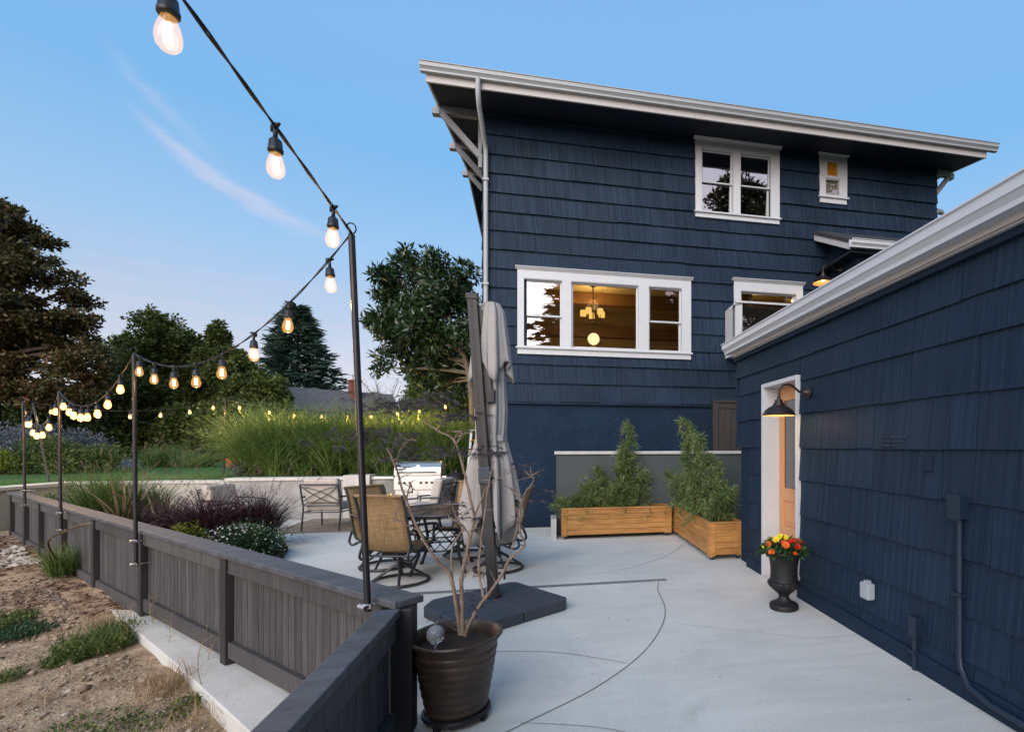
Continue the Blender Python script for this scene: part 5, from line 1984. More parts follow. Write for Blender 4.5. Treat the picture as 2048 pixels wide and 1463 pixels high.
def weave_mat(name, c):
    m, nt, bs = new_mat(name)
    L = nt.links
    tc = nt.nodes.new('ShaderNodeTexCoord')
    mp = nt.nodes.new('ShaderNodeMapping')
    mp.inputs['Scale'].default_value = (1, 1, 1)
    L.new(tc.outputs['Object'], mp.inputs[0])
    n1 = nt.nodes.new('ShaderNodeTexNoise')
    n1.inputs['Scale'].default_value = 1.0
    mpa = nt.nodes.new('ShaderNodeMapping'); mpa.inputs['Scale'].default_value = (220, 8, 8)
    mpb = nt.nodes.new('ShaderNodeMapping'); mpb.inputs['Scale'].default_value = (8, 8, 220)
    n2 = nt.nodes.new('ShaderNodeTexNoise')
    L.new(tc.outputs['Object'], mpa.inputs[0]); L.new(tc.outputs['Object'], mpb.inputs[0])
    L.new(mpa.outputs[0], n1.inputs[0]); L.new(mpb.outputs[0], n2.inputs[0])
    n2.inputs['Scale'].default_value = 1.0
    ad = nt.nodes.new('ShaderNodeMath')
    L.new(n1.outputs[0], ad.inputs[0]); L.new(n2.outputs[0], ad.inputs[1])
    rp = nt.nodes.new('ShaderNodeValToRGB')
    rp.color_ramp.elements[0].position = 0.75
    rp.color_ramp.elements[1].position = 1.25
    rp.color_ramp.elements[0].color = (c[0] * .45, c[1] * .45, c[2] * .45, 1)
    rp.color_ramp.elements[1].color = (c[0] * 1.35, c[1] * 1.35, c[2] * 1.35, 1)
    dv = nt.nodes.new('ShaderNodeMath'); dv.operation = 'MULTIPLY'; dv.inputs[1].default_value = 0.5
    rp.color_ramp.elements[0].position = 0.36
    rp.color_ramp.elements[1].position = 0.64
    L.new(ad.outputs[0], dv.inputs[0]); L.new(dv.outputs[0], rp.inputs[0])
    L.new(rp.outputs[0], bs.inputs['Base Color'])
    bs.inputs['Roughness'].default_value = 0.75
    return m


M['sling'] = weave_mat('tan_sling_weave', (0.26, 0.165, 0.075))


def swivel_chair():
    """high-back sling swivel rocker, facing +y"""
    t = empty('swivel_chair', (0, 0, 0), 0)
    # sling: one bent sheet from the seat front up the back
    prof_ = [(0.25, 0.415), (0.20, 0.425), (0.08, 0.40), (-0.06, 0.375), (-0.16, 0.368), (-0.215, 0.40), (-0.25, 0.48), (-0.285, 0.60), (-0.315, 0.72), (-0.345, 0.84), (-0.385, 0.945), (-0.415, 0.985)]
    sp = smooth_pts([(0, a, b_) for a, b_ in prof_], 4)
    v, f = [], []
    hw = 0.245
    nx = 7
    for p in sp:
        for k in range(nx):
            u = -1 + 2 * k / (nx - 1)
            sagv = -0.012 * (1 - u * u)
            v.append((u * hw, p.y + sagv * (1 if p.z > 0.45 else 0), p.z + (sagv if p.z <= 0.45 else 0)))
    for i in range(len(sp) - 1):
        for k in range(nx - 1):
            f.append((i * nx + k, i * nx + k + 1, (i + 1) * nx + k + 1, (i + 1) * nx + k))
    slo = MB().add(v, f, True).build('sling', M['sling'], t)
    so_ = slo.modifiers.new('thick', 'SOLIDIFY'); so_.thickness = 0.005
    for sx in (-1, 1):
        side = MB()
        side.tube([(sx * 0.258, p.y, p.z) for p in sp], 0.014, 8)
        side.build('side_rail', M['castmetal'], t)
        am = MB()
        am.tube(smooth_pts([(sx * 0.262, -0.30, 0.66), (sx * 0.29, -0.12, 0.655), (sx * 0.30, 0.10, 0.635), (sx * 0.295, 0.20, 0.615), (sx * 0.285, 0.235, 0.575), (sx * 0.275, 0.20, 0.545), (sx * 0.27, 0.17, 0.56)], 5), 0.015, 8)
        am.build('arm', M['castmetal'], t)
        lp = MB()
        lp.tube(smooth_pts([(sx * 0.285, 0.16, 0.63), (sx * 0.275, 0.17, 0.50), (sx * 0.27, 0.10, 0.40), (sx * 0.268, -0.10, 0.355), (sx * 0.266, -0.24, 0.30), (sx * 0.266, -0.30, 0.315), (sx * 0.266, -0.31, 0.36), (sx * 0.262, -0.27, 0.46)], 5), 0.014, 8)
        lp.build('side_loop', M['castmetal'], t)
    br = MB()
    br.tube([(-0.258, -0.405, 0.982), (0.258, -0.405, 0.982)], 0.017, 8)
    br.build('top_rail', M['sling'], t)
    cr = MB()
    cr.tube([(-0.27, -0.20, 0.325), (0.27, -0.20, 0.325)], 0.013, 8)
    cr.tube([(-0.27, 0.14, 0.37), (0.27, 0.14, 0.37)], 0.013, 8)
    cr.build('cross_rail', M['castmetal'], t)
    mb_ = MB()
    mb_.box(-0.10, 0.10, -0.20, 0.14, 0.315, 0.345)
    mb_.tube([(0, -0.02, 0.32), (0, -0.02, 0.17)], 0.030, 12)
    mb_.build('pedestal', M['castmetal'], t)
    MB().tube([(0.285 * math.cos(2 * math.pi * k / 40), 0.285 * math.sin(2 * math.pi * k / 40) - 0.02, 0.022) for k in range(40)], 0.016, 8, closed=True).build('ring_base', M['castmetal'], t)
    for k in range(4):
        a = k * math.pi / 2 + 0.5
        MB().tube([(0.02 * math.cos(a), 0.02 * math.sin(a) - .02, 0.21), (0.12 * math.cos(a), 0.12 * math.sin(a) - .02, 0.145), (0.285 * math.cos(a), 0.285 * math.sin(a) - .02, 0.03)], [0.019, 0.016, 0.014], 8).build('leg', M['castmetal'], t)
    return t


spots = [((-1.586, 6.06), 'tan sling swivel chair with its back to the fence corner pole'), ((-1.957, 6.84), 'tan sling swivel chair turned towards the table from the fire table side'),
         ((-0.622, 6.43), 'tan sling swivel chair on the house side of the round table behind the umbrella'), ((-1.11, 7.30), 'tan sling swivel chair across the round table nearest the grill')]
proto = swivel_chair()
for i, ((x, y), lb_) in enumerate(spots):
    o = proto if i == 0 else copy_tree(proto)
    o.location = (x, y, 0)
    d_ = Vector((TC.x - x, TC.y - y, 0))
    tw_ = (R(12), R(-18), R(10), R(0))[i]
    o.rotation_euler = (0, 0, math.atan2(d_.y, d_.x) - math.pi / 2 + tw_)
    tag(o, lb_, 'chair', 'swivel chairs around the patio table')

# ------------------------------------------------------------------ lounge corner: armchairs, fire table, grill
M['cushion'] = mat('oatmeal_cushion', (0.46, 0.42, 0.37), 0.9, var=0.08, scale=6, bump=0.2, bscale=160)


def cushion(b_, x0, x1, y0, y1, z0, z1, r_=0.04):
    return b_.box(x0, x1, y0, y1, z0, z1)


def armchair():
    t = empty('armchair', (0, 0, 0), 0)
    W_ = 0.31
    fr2 = MB()
    for sx in (-1, 1):
        MB().tube([(sx * W_, -0.36, 0.0), (sx * W_, -0.30, 0.40), (sx * W_, -0.40, 0.82)], 0.014, 8).build('back_leg', M['castmetal'], t)
        MB().tube([(sx * W_, 0.30, 0.0), (sx * W_, 0.28, 0.36), (sx * W_, 0.27, 0.56)], 0.014, 8).build('front_leg', M['castmetal'], t)
        MB().tube([(sx * W_, -0.36, 0.60), (sx * (W_ + .02), 0.0, 0.59), (sx * (W_ + .01), 0.32, 0.56), (sx * W_, 0.34, 0.52)], 0.016, 8).build('arm', M['castmetal'], t)
        fr2.tube([(sx * W_, -0.31, 0.33), (sx * W_, 0.29, 0.33)], 0.012, 8)
    fr2.tube([(-W_, -0.315, 0.33), (W_, -0.315, 0.33)], 0.012, 8)
    fr2.tube([(-W_, 0.285, 0.33), (W_, 0.285, 0.33)], 0.012, 8)
    fr2.build('seat_frame', M['castmetal'], t)
    bk = MB()
    bk.tube([(-W_, -0.40, 0.82), (W_, -0.40, 0.82)], 0.013, 8)
    bk.tube([(-W_, -0.325, 0.45), (W_, -0.325, 0.45)], 0.011, 8)

    def yb(z):
        return -0.315 - (z - 0.42) * 0.21
    for sx in (-1, 1):
        for off in (0.0, 0.09):
            pts = []
            for k in range(11):
                u = k / 10
                x = sx * (-W_ + 2 * W_ * u)
                z = 0.46 + off * .6 + (0.33 - off * 1.3 * .5) * (u ** 1.0) + (0.05 if off else -0.05) * math.sin(math.pi * u)
                z = min(max(z, 0.45), 0.815)
                pts.append((x, yb(z), z))
            bk.tube(pts, 0.007, 6)
    bk.build('lattice_back', M['castmetal'], t)
    c1 = MB().box(-0.285, 0.285, -0.27, 0.33, 0.345, 0.475).build('seat_cushion', M['cushion'], t, bevel=0.045)
    c2 = MB().hexa([(-0.285, -0.30, 0.48), (0.285, -0.30, 0.48), (0.285, -0.13, 0.48), (-0.285, -0.13, 0.48)],
                   [(-0.285, -0.38, 0.92), (0.285, -0.38, 0.92), (0.285, -0.22, 0.92), (-0.285, -0.22, 0.92)]).build('back_cushion', M['cushion'], t, bevel=0.05)
    for c in (c1, c2):
        c.modifiers['bevel'].segments = 4
    return t


ac = armchair()
ac.location = (-3.86, 10.25, 0)
ac.rotation_euler = (0, 0, R(-6))
tag(ac, 'cushioned black metal armchair with crossed lattice back turned to the fire table', 'armchair', 'cushioned patio armchairs')
ac2 = copy_tree(ac)
ac2.location = (-2.12, 9.75, 0)
ac2.rotation_euler = (0, 0, R(78))
tag(ac2, 'cushioned black metal armchair seen side-on in front of the steel grill', 'armchair', 'cushioned patio armchairs')
ac3 = copy_tree(ac)
ac3.location = (-5.75, 10.95, 0)
ac3.rotation_euler = (0, 0, R(-100))
ac3.scale = (1.1, 1.0, 0.84)
tag(ac3, 'cushioned black metal armchair half hidden against the wall beyond the purple grass', 'armchair', 'cushioned patio armchairs')

ft = empty('fire_table', (-3.30, 10.98, 0), 0.1, 'low black fire table with small flames between the armchairs', 'fire table')
MB().box(-0.42, 0.42, -0.28, 0.28, 0.03, 0.42).build('body', M['blackmetal'], ft, bevel=0.008)
MB().box(-0.48, 0.48, -0.33, 0.33, 0.42, 0.46).build('top', M['castmetal'], ft, bevel=0.006)
MB().box(-0.25, 0.25, -0.10, 0.10, 0.461, 0.475).build('burner', M['steel'], ft)
M['flame'] = emit_mat('flame', (1.0, 0.42, 0.08), 4.0)
for k in range(9):
    x = -0.22 + 0.055 * k
    h = 0.05 + 0.07 * rng.random()
    MB().lathe([(0.004, 0.0), (0.014, h * .3), (0.009, h * .65), (0.0, h)], 8, (x, rng.uniform(-.04, .04), 0.475)).build('flame', M['flame'], ft)

rug = MB().box(-4.7, -2.75, 9.75, 11.55, 0.004, 0.012).build('outdoor_rug', mat('striped_rug', (0.16, 0.12, 0.085), 0.95, var=0.3, scale=3, stretch=(0.4, 7, 1), col2=(0.36, 0.29, 0.21)))
tag(rug, 'brown striped outdoor rug under the armchair and fire table', 'rug')

gr = empty('grill', (-2.56, 11.15, 0), 0.05, 'stainless steel gas grill with black knobs standing against the retaining wall', 'grill')
M['grillsteel'] = mat('brushed_steel', (0.62, 0.60, 0.56), 0.34, metal=0.85, var=0.06, scale=4, stretch=(1, 1, 8))
MB().box(-0.42, 0.42, -0.26, 0.26, 0.08, 0.72).build('cabinet', M['grillsteel'], gr, bevel=0.006)
MB().box(-0.43, 0.43, -0.31, -0.26, 0.62, 0.86).build('control_panel', M['grillsteel'], gr, bevel=0.006)
MB().box(-0.42, 0.42, -0.26, 0.28, 0.72, 0.90).build('firebox', M['grillsteel'], gr, bevel=0.006)
lid = MB().extrude([(-0.30, 0.90), (-0.30, 0.97), (-0.27, 1.06), (-0.18, 1.14), (-0.02, 1.175), (0.18, 1.17), (0.27, 1.12), (0.28, 0.90)], -0.43, 0.43, 'x')
lido = lid.build('lid', M['grillsteel'], gr, bevel=0.008)
MB().tube([(-0.34, -0.35, 0.97), (0.34, -0.35, 0.97)], 0.013, 8).build('handle', M['blackmetal'], lido)
for sx in (-.3, .3):
    MB().tube([(sx, -0.35, 0.97), (sx, -0.29, 0.97)], 0.008, 6).build('handle_post', M['grillsteel'], lido)
tg = MB().tube([(0.0, -0.245, 1.06), (0.0, -0.268, 1.072)], 0.04, 16)
tg.build('thermometer', M['steel'], lido)
for kx in (-0.33, -0.24, -0.14, 0.06, 0.16, 0.26, 0.34):
    MB().tube([(kx, -0.31, 0.76), (kx, -0.345, 0.76)], [0.026, 0.021], 14).build('knob', M['blackmetal'], gr)
for sx in (-1, 1):
    MB().box(min(sx * .44, sx * .78), max(sx * .44, sx * .78), -0.26, 0.24, 0.845, 0.885).build('side_shelf', M['grillsteel'], gr, bevel=0.006)
for (a, b_) in ((-0.41, -0.01), (0.01, 0.41)):
    dd = MB().box(a, b_, -0.275, -0.262, 0.11, 0.58).build('cabinet_door', M['grillsteel'], gr, bevel=0.004)
    MB().tube([((a + b_) / 2 - .1, -0.30, 0.53), ((a + b_) / 2 + .1, -0.30, 0.53)], 0.008, 6).build('handle', M['steel'], dd)
for sx in (-.36, .36):
    for sy in (-.2, .2):
        MB().tube([(sx - .015, sy, 0.04), (sx + .015, sy, 0.04)], 0.04, 12).build('wheel', M['blackmetal'], gr)
        MB().box(sx - .02, sx + .02, sy - .02, sy + .02, 0.04, 0.085).build('fork', M['steel'], gr)

kt = empty('smoker_grill', (-1.83, 10.95, 0), 0, 'dark rounded ceramic smoker grill beside the gas grill', 'grill')
MB().lathe([(0.0, 0.40), (0.14, 0.41), (0.22, 0.50), (0.25, 0.62), (0.25, 0.68)], 26).build('bowl', M['bronze'], kt)
MB().lathe([(0.255, 0.68), (0.255, 0.70), (0.24, 0.80), (0.18, 0.90), (0.09, 0.95), (0.06, 0.955), (0.06, 1.0), (0.0, 1.0)], 26).build('dome', M['bronze'], kt)
MB().tube([(-0.12, -0.29, 0.72), (0.12, -0.29, 0.72)], 0.013, 8).build('handle', M['wood'], kt)
for k in range(3):
    a = k * 2.094 + .4
    MB().tube([(0.15 * math.cos(a), 0.15 * math.sin(a), 0.45), (0.27 * math.cos(a), 0.27 * math.sin(a), 0.0)], 0.014, 8).build('leg', M['blackmetal'], kt)

fp_ = empty('flower_pot', (-1.48, 10.7, 0), 0, 'cream embossed pot of yellow flowers on a stand beside the smoker', 'pot')
M['creampot'] = mat('cream_ceramic', (0.50, 0.44, 0.34), 0.5, var=0.12, scale=10)
MB().lathe([(0.0, 0.30), (0.13, 0.30), (0.15, 0.42), (0.175, 0.60), (0.20, 0.62), (0.20, 0.66), (0.18, 0.66), (0.17, 0.60), (0.0, 0.58)], 28).build('pot', M['creampot'], fp_)
MB().lathe([(0.16, 0.0), (0.16, 0.03), (0.05, 0.05), (0.05, 0.26), (0.15, 0.28), (0.15, 0.30)], 20).build('stand', M['blackmetal'], fp_)
n = 360
rs_ = np.random.RandomState(9)
th = rs_.uniform(0, 6.28, n); ph = np.arccos(rs_.uniform(-.1, 1, n))
P = np.stack([0.2 * np.sin(ph) * np.cos(th), 0.2 * np.sin(ph) * np.sin(th), 0.66 + 0.22 * np.cos(ph)], 1) * 1.0
V_, Q = leaf_quads(P, rdir(n, rs_, 0.3), rdir(n, rs_, 1), rs_.uniform(.06, .1, n), rs_.uniform(.02, .035, n))
tag(np_mesh('foliage', V_, Q, M['zleaf'], fp_), kind='stuff')
for k in range(8):
    a = k * 2.4
    blossom(fp_, (0.13 * math.cos(a), -0.10 + 0.08 * math.sin(a), 0.78 + 0.06 * (k % 3)), (0.2 * math.cos(a), -0.8, 0.5), 0.03, petal['yellow'])

# orange rung ladder by the magnolia
ld_ = empty('stepladder', (-1.62, 12.55, 0.78), 0.15, 'fibreglass stepladder with orange rungs behind the closed umbrella', 'ladder')
M['orangepaint'] = mat('orange_fibreglass', (0.72, 0.19, 0.03), 0.5, var=0.06)
for sx in (-1, 1):
    MB().bar((sx * 0.24, -0.30, 0), (sx * 0.15, 0, 1.05), 0.05, 0.03).build('rail', M['galv'], ld_)
    MB().bar((sx * 0.24, 0.35, 0), (sx * 0.15, 0.02, 1.02), 0.04, 0.025).build('rear_rail', M['galv'], ld_)
for k in range(4):
    f_ = (k + 0.6) / 4.6
    MB().box(-0.24 + .09 * f_, 0.24 - .09 * f_, -0.30 * (1 - f_) - .04, -0.30 * (1 - f_) + .04, 1.05 * f_, 1.05 * f_ + 0.028).build('rung', M['orangepaint'], ld_)
MB().box(-0.19, 0.19, -0.09, 0.10, 1.05, 1.085).build('top_step', M['galv'], ld_, bevel=.008)

# ------------------------------------------------------------------ plants
def blades(n, rbase, L, wdt, lean, droop, rs_, segs=4, c=(0, 0, 0), asym=None):
    az = rs_.uniform(0, 2 * np.pi, n)
    if asym is not None:
        az = asym[0] + rs_.normal(0, asym[1], n)
    rr = rbase * np.sqrt(rs_.uniform(0, 1, n))
    a2 = rs_.uniform(0, 2 * np.pi, n)
    ln = rs_.uniform(L[0], L[1], n)
    th0 = np.abs(rs_.normal(0, lean, n))
    dr = droop * rs_.uniform(0.5, 1.4, n)
    x = c[0] + rr * np.cos(a2)
    y = c[1] + rr * np.sin(a2)
    z = np.full(n, float(c[2]))
    pts = []
    P = np.stack([x, y, z], 1)
    pts.append(P.copy())
    for k in range(segs):
        t = (k + 0.6) / segs
        th = th0 + dr * t ** 1.6
        d = np.stack([np.sin(th) * np.cos(az), np.sin(th) * np.sin(az), np.cos(th)], 1)
        P = P + d * (ln / segs)[:, None]
        pts.append(P.copy())
    tw = az + np.pi / 2 + rs_.normal(0, 0.6, n)
    S = np.stack([np.cos(tw), np.sin(tw), np.zeros(n)], 1)
    V = []
    for k in range(segs + 1):
        t = k / segs
        w = wdt * (1 - t ** 2.2) * (0.55 + 0.9 * min(t * 2.5, 0.5)) + wdt * 0.04
        w = w * rs_.uniform(0.95, 1.05)
        V.append(pts[k] - S * w / 2)
        V.append(pts[k] + S * w / 2)
    V = np.stack(V, 1)           # n, 2(segs+1), 3
    m = 2 * (segs + 1)
    base = (np.arange(n) * m)[:, None]
    Q = np.concatenate([base + np.array([[2 * k, 2 * k + 1, 2 * k + 3, 2 * k + 2]]) for k in range(segs)], 0)
    return V.reshape(-1, 3), Q, pts[-1]


def join(parts):
    V, Q, o = [], [], 0
    for v, q in parts:
        V.append(v); Q.append(q + o); o += len(v)
    return np.concatenate(V), np.concatenate(Q)


def leaf_ball(c, rad, n, ln, wd, rs_, shell=0.55, up=0.3, out=0.6):
    """leaves through an ellipsoid, denser to the outside, pointing outwards and up"""
    u = rdir(n, rs_)
    r = shell + (1 - shell) * rs_.uniform(0, 1, n) ** 0.6
    r *= 1 + rs_.normal(0, 0.09, n)
    P = np.asarray(c) + u * r[:, None] * np.asarray(rad)
    D = u * out + rdir(n, rs_) * 0.8
    D[:, 2] += up
    return leaf_quads(P, D, rdir(n, rs_, 0.8), rs_.uniform(ln[0], ln[1], n), rs_.uniform(wd[0], wd[1], n))


M['misc'] = leaf_mat('tall_grass_blades', (0.06, 0.12, 0.026), (0.23, 0.33, 0.09), (0.40, 0.46, 0.20), 0.35, 0.5, pscale=1.2)
M['fount'] = leaf_mat('fountain_grass_blades', (0.045, 0.09, 0.022), (0.16, 0.24, 0.065), (0.30, 0.33, 0.14), 0.35, 0.5, pscale=1.5)
M['plume'] = leaf_mat('grass_plumes', (0.16, 0.10, 0.085), (0.30, 0.20, 0.17), None, 0.3, 0.8, pscale=3)
M['purple'] = leaf_mat('purple_grass_blades', (0.020, 0.010, 0.014), (0.065, 0.030, 0.038), (0.12, 0.07, 0.06), 0.2, 0.5, pscale=2)
M['pplume'] = leaf_mat('purple_plumes', (0.10, 0.05, 0.055), (0.22, 0.12, 0.12), None, 0.2, 0.8, pscale=3)
M['flax'] = leaf_mat('bronze_flax_blades', (0.045, 0.042, 0.022), (0.12, 0.10, 0.055), (0.20, 0.18, 0.10), 0.2, 0.45, pscale=3)
M['bushw'] = leaf_mat('dark_bush_leaves', (0.010, 0.032, 0.014), (0.035, 0.085, 0.032), (0.07, 0.13, 0.05), 0.2, 0.45, pscale=5)
M['lime'] = leaf_mat('lime_leaves', (0.08, 0.12, 0.012), (0.24, 0.29, 0.035), (0.36, 0.40, 0.08), 0.3, 0.5, pscale=5)
M['whitefl'] = mat('white_petals', (0.72, 0.72, 0.70), 0.6, var=0.05)
M['bamboo'] = leaf_mat('bamboo_leaves', (0.065, 0.11, 0.03), (0.21, 0.28, 0.095), (0.40, 0.43, 0.21), 0.3, 0.5, pscale=3)
M['cane'] = mat('bamboo_cane', (0.16, 0.14, 0.06), 0.5, var=0.3, scale=10)
M['weed'] = leaf_mat('weed_leaves', (0.036, 0.066, 0.018), (0.13, 0.175, 0.046), (0.24, 0.26, 0.09), 0.3, 0.55, pscale=4)
M['straw'] = leaf_mat('straw', (0.22, 0.14, 0.065), (0.42, 0.30, 0.16), None, 0.2, 0.7, pscale=3)
M['blueleaf'] = leaf_mat('silvery_blue_leaves', (0.055, 0.075, 0.080), (0.16, 0.18, 0.205), (0.24, 0.24, 0.30), 0.25, 0.6, pscale=1.5)
M['shrub'] = leaf_mat('shrub_leaves', (0.028, 0.058, 0.014), (0.11, 0.16, 0.042), (0.20, 0.24, 0.08), 0.3, 0.5, pscale=1.5)
M['dkmaple'] = leaf_mat('dark_maple_leaves', (0.022, 0.025, 0.008), (0.095, 0.080, 0.026), (0.17, 0.085, 0.038), 0.2, 0.5, pscale=0.5)
M['hornbeam'] = leaf_mat('dark_green_leaves', (0.024, 0.044, 0.010), (0.125, 0.155, 0.036), (0.20, 0.215, 0.065), 0.25, 0.5, pscale=0.5)
M['spruce'] = leaf_mat('blue_spruce_needles', (0.020, 0.046, 0.032), (0.085, 0.14, 0.10), (0.13, 0.19, 0.14), 0.15, 0.6, pscale=0.5)
M['magnolia'] = leaf_mat('magnolia_leaves', (0.009, 0.026, 0.011), (0.038, 0.080, 0.028), (0.07, 0.125, 0.045), 0.12, 0.28, 0.6, pscale=1.0)
M['russet'] = leaf_mat('russet_tips', (0.05, 0.022, 0.010), (0.11, 0.05, 0.022), None, 0.12, 0.5)
M['bark'] = mat('bark', (0.060, 0.045, 0.034), 0.9, var=0.35, scale=8, bump=0.6, bscale=20, stretch=(1, 1, .3), bdist=0.03)
M['greybark'] = mat('smooth_grey_bark', (0.105, 0.09, 0.068), 0.85, var=0.25, scale=8, bump=0.3, bscale=20)


def stuff(o):
    o['kind'] = 'stuff'
    return o


# bamboo in the planters
def bamboo(loc, stems, label, seed):
    t = empty('bamboo_plant', loc, 0, label, 'bamboo', 'bamboo growing in the cedar planters')
    rs_ = np.random.RandomState(seed)
    parts = []
    for (x, y, h, lean_a, lean, bush) in stems:
        top = Vector((x + lean * math.cos(lean_a), y + lean * math.sin(lean_a), h))
        pts = [Vector((x, y, -0.02))]
        for k in range(1, 6):
            f_ = k / 5
            pts.append(Vector((x + lean * math.cos(lean_a) * f_ ** 1.8 + rs_.normal(0, .008), y + lean * math.sin(lean_a) * f_ ** 1.8, h * f_)))
        MB().tube(pts, [0.006 - 0.0008 * k for k in range(6)], 6).build('cane', M['cane'], t)
        ctr = np.array([[p.x, p.y, p.z] for p in pts])
        nodes = int(h * 30 * bush) + 6
        tw_b = MB()
        for k in range(nodes):
            f_ = 0.05 + 0.97 * (k + rs_.rand()) / nodes
            ip = min(max(f_ * 5, 0), 4.999)
            i0 = int(ip)
            p0 = ctr[i0] + (ctr[i0 + 1] - ctr[i0]) * (ip - i0)
            az = rs_.uniform(0, 6.28)
            bl = rs_.uniform(0.05, 0.30) * (1.08 - 0.75 * f_)
            d0 = np.array([math.cos(az), math.sin(az), rs_.uniform(0.3, 1.1)])
            sag = rs_.uniform(0.3, 1.6)
            m_ = rs_.randint(18, 40)
            q_ = rs_.uniform(0.25, 1.05, m_)
            P = p0 + d0 * (q_ * bl)[:, None]
            P[:, 2] -= sag * bl * q_ ** 2
            P += rs_.normal(0, 0.018, (m_, 3))
            D = d0 * 0.7 + rdir(m_, rs_) * 0.8
            D[:, 2] += rs_.uniform(-1.3, 0.3, m_)
            parts.append(leaf_quads(P, D, rdir(m_, rs_, 0.6), rs_.uniform(0.06, 0.125, m_), rs_.uniform(0.008, 0.0135, m_)))
            if k % 2 == 0:
                e1_ = p0 + d0 * bl * .5 - np.array([0, 0, sag * bl * .25])
                e2_ = p0 + d0 * bl - np.array([0, 0, sag * bl])
                tw_b.tube([Vector(p0), Vector(e1_), Vector(e2_)], [0.0022, .0018, .001], 4)
        stuff(tw_b.build('twigs', M['cane'], t))
    V, Q = join(parts)
    stuff(np_mesh('foliage', V, Q, M['bamboo'], t))
    return t


bamboo((0.20, 8.235, 0.42), [(0.95, .2, 1.12, 0.3, .10, 1.5), (1.06, .18, 1.45, 1.2, .10, 1.5), (0.78, .2, 0.72, 2.9, .18, 1.4), (0.60, .18, 0.52, 3.0, .16, 1.3), (1.15, .16, 0.66, 0.1, .16, 1.3), (0.90, .14, 0.42, 4.4, .1, 1.3),
                             (1.02, .2, 0.80, 0.5, .06, 1.2), (0.45, .2, 0.45, 3.0, .06, 0.9), (1.3, .2, 0.58, .3, .14, .8)], 'tall feathery bamboo growing in the middle of the long cedar planter', 3)
bamboo((0.20, 8.235, 0.42), [(0.12, .16, 0.20, 3.0, .12, 2.4), (0.22, .18, 0.22, 1.0, .1, 2.2), (0.33, .18, 0.22, .2, .1, 2.2), (0.05, .2, 0.16, 3.2, .12, 2)], 'low bamboo tuft at the free end of the long cedar planter', 4)
bamboo((2.04, 6.36, 0.42), [(0.25, .45, 0.62, 3.6, .12, 1.7), (0.20, .85, 1.20, 2.4, .10, 1.6), (0.12, 1.15, 1.42, 2.8, .12, 1.5), (0.20, 1.5, 1.3, 1.7, .1, 1.5), (0.3, 1.05, 0.9, .3, .14, 1.4), (0.24, .3, 0.42, 4.4, .12, 1.5),
                            (0.08, 0.75, 0.70, 3.3, .14, 1.6), (0.1, 1.75, 0.65, 3.0, .2, 1.3), (0.3, .6, 0.78, .6, .1, 1.3), (0.3, 0.35, 0.5, -.5, .12, 1.2), (0.1, 1.4, 0.55, 3.1, .2, 1.4), (0.2, 1.2, 0.5, 4.2, .16, 1.4)], 'dense bushy bamboo filling the cedar planter beside the garage', 5)

# planting bed ------------------------------------------------
def grass_clump(name, loc, n, rb_, L, wdt, lean, droop, m, label, cat, seed, plumes=0, pm=None, plen=(.12, .2), group=None, segs=4):
    t = empty(name, loc, 0, label, cat, group)
    rs_ = np.random.RandomState(seed)
    V, Q, tips = blades(n, rb_, L, wdt, lean, droop, rs_, segs)
    stuff(np_mesh('blades', V, Q, m, t))
    if plumes:
        V, Q, tp_ = blades(plumes, rb_, (L[0] * 1.15, L[1] * 1.2), 0.004, lean * 0.9, droop * 0.55, rs_, segs)
        stuff(np_mesh('stalks', V, Q, m, t))
        # bottle-brush plumes at the tips
        parts = []
        for p in tp_:
            d_ = p - np.array([0, 0, 0.25 * L[0]])
            d_ = d_ / np.linalg.norm(d_)
            ln = rs_.uniform(*plen)
            k = 34
            f_ = rs_.uniform(0, 1, k)
            PP = p + d_ * (f_ * ln)[:, None] - d_ * ln * 0.3
            DD = rdir(k, rs_) + d_ * 0.9
            parts.append(leaf_quads(PP, DD, rdir(k, rs_), rs_.uniform(.018, .03, k), rs_.uniform(.005, .008, k)))
        V, Q = join(parts)
        stuff(np_mesh('plumes', V, Q, pm or M['plume'], t))
    return t


def on_ground(px, py, d, z=0.08):
    p = at(px, py, d)
    return (p.x, p.y, z)


grass_clump('purple_fountain_grass', on_ground(415, 1050, 7.3), 900, 0.20, (0.6, 1.05), 0.011, 0.42, 1.5, M['purple'], 'dark purple fountain grass clump in the bed nearer the flax', 'grass', 51, 26, M['pplume'], group='purple fountain grasses')
grass_clump('purple_fountain_grass', on_ground(515, 1050, 7.5), 900, 0.20, (0.6, 1.05), 0.011, 0.42, 1.5, M['purple'], 'dark purple fountain grass clump arching over the patio edge', 'grass', 52, 22, M['pplume'], group='purple fountain grasses')
grass_clump('purple_fountain_grass', on_ground(340, 1050, 7.9), 420, 0.18, (0.5, 0.8), 0.010, 0.45, 1.3, M['purple'], 'smaller purple fountain grass clump behind the lime bush', 'grass', 53, 16, M['pplume'], group='purple fountain grasses')
grass_clump('fountain_grass', on_ground(215, 1000, 8.9), 1300, 0.32, (0.8, 1.35), 0.009, 0.40, 1.0, M['fount'], 'green fountain grass with pink plumes behind the fence poles', 'grass', 54, 34, M['plume'], group='green fountain grasses')
grass_clump('fountain_grass', on_ground(290, 1000, 9.6), 700, 0.26, (0.6, 1.0), 0.009, 0.45, 1.1, M['fount'], 'green fountain grass beside the bronze flax', 'grass', 55, 22, M['plume'], group='green fountain grasses')
grass_clump('flax_plant', on_ground(262, 1050, 7.7), 46, 0.12, (0.55, 1.05), 0.045, 0.55, 0.35, M['flax'], 'bronze flax with stiff sword leaves in the bed', 'flax', 56, segs=5)
grass_clump('flax_plant', on_ground(330, 1050, 8.6), 40, 0.12, (0.45, 0.85), 0.04, 0.5, 0.4, M['flax'], 'smaller olive flax between the grasses', 'flax', 57, segs=5)


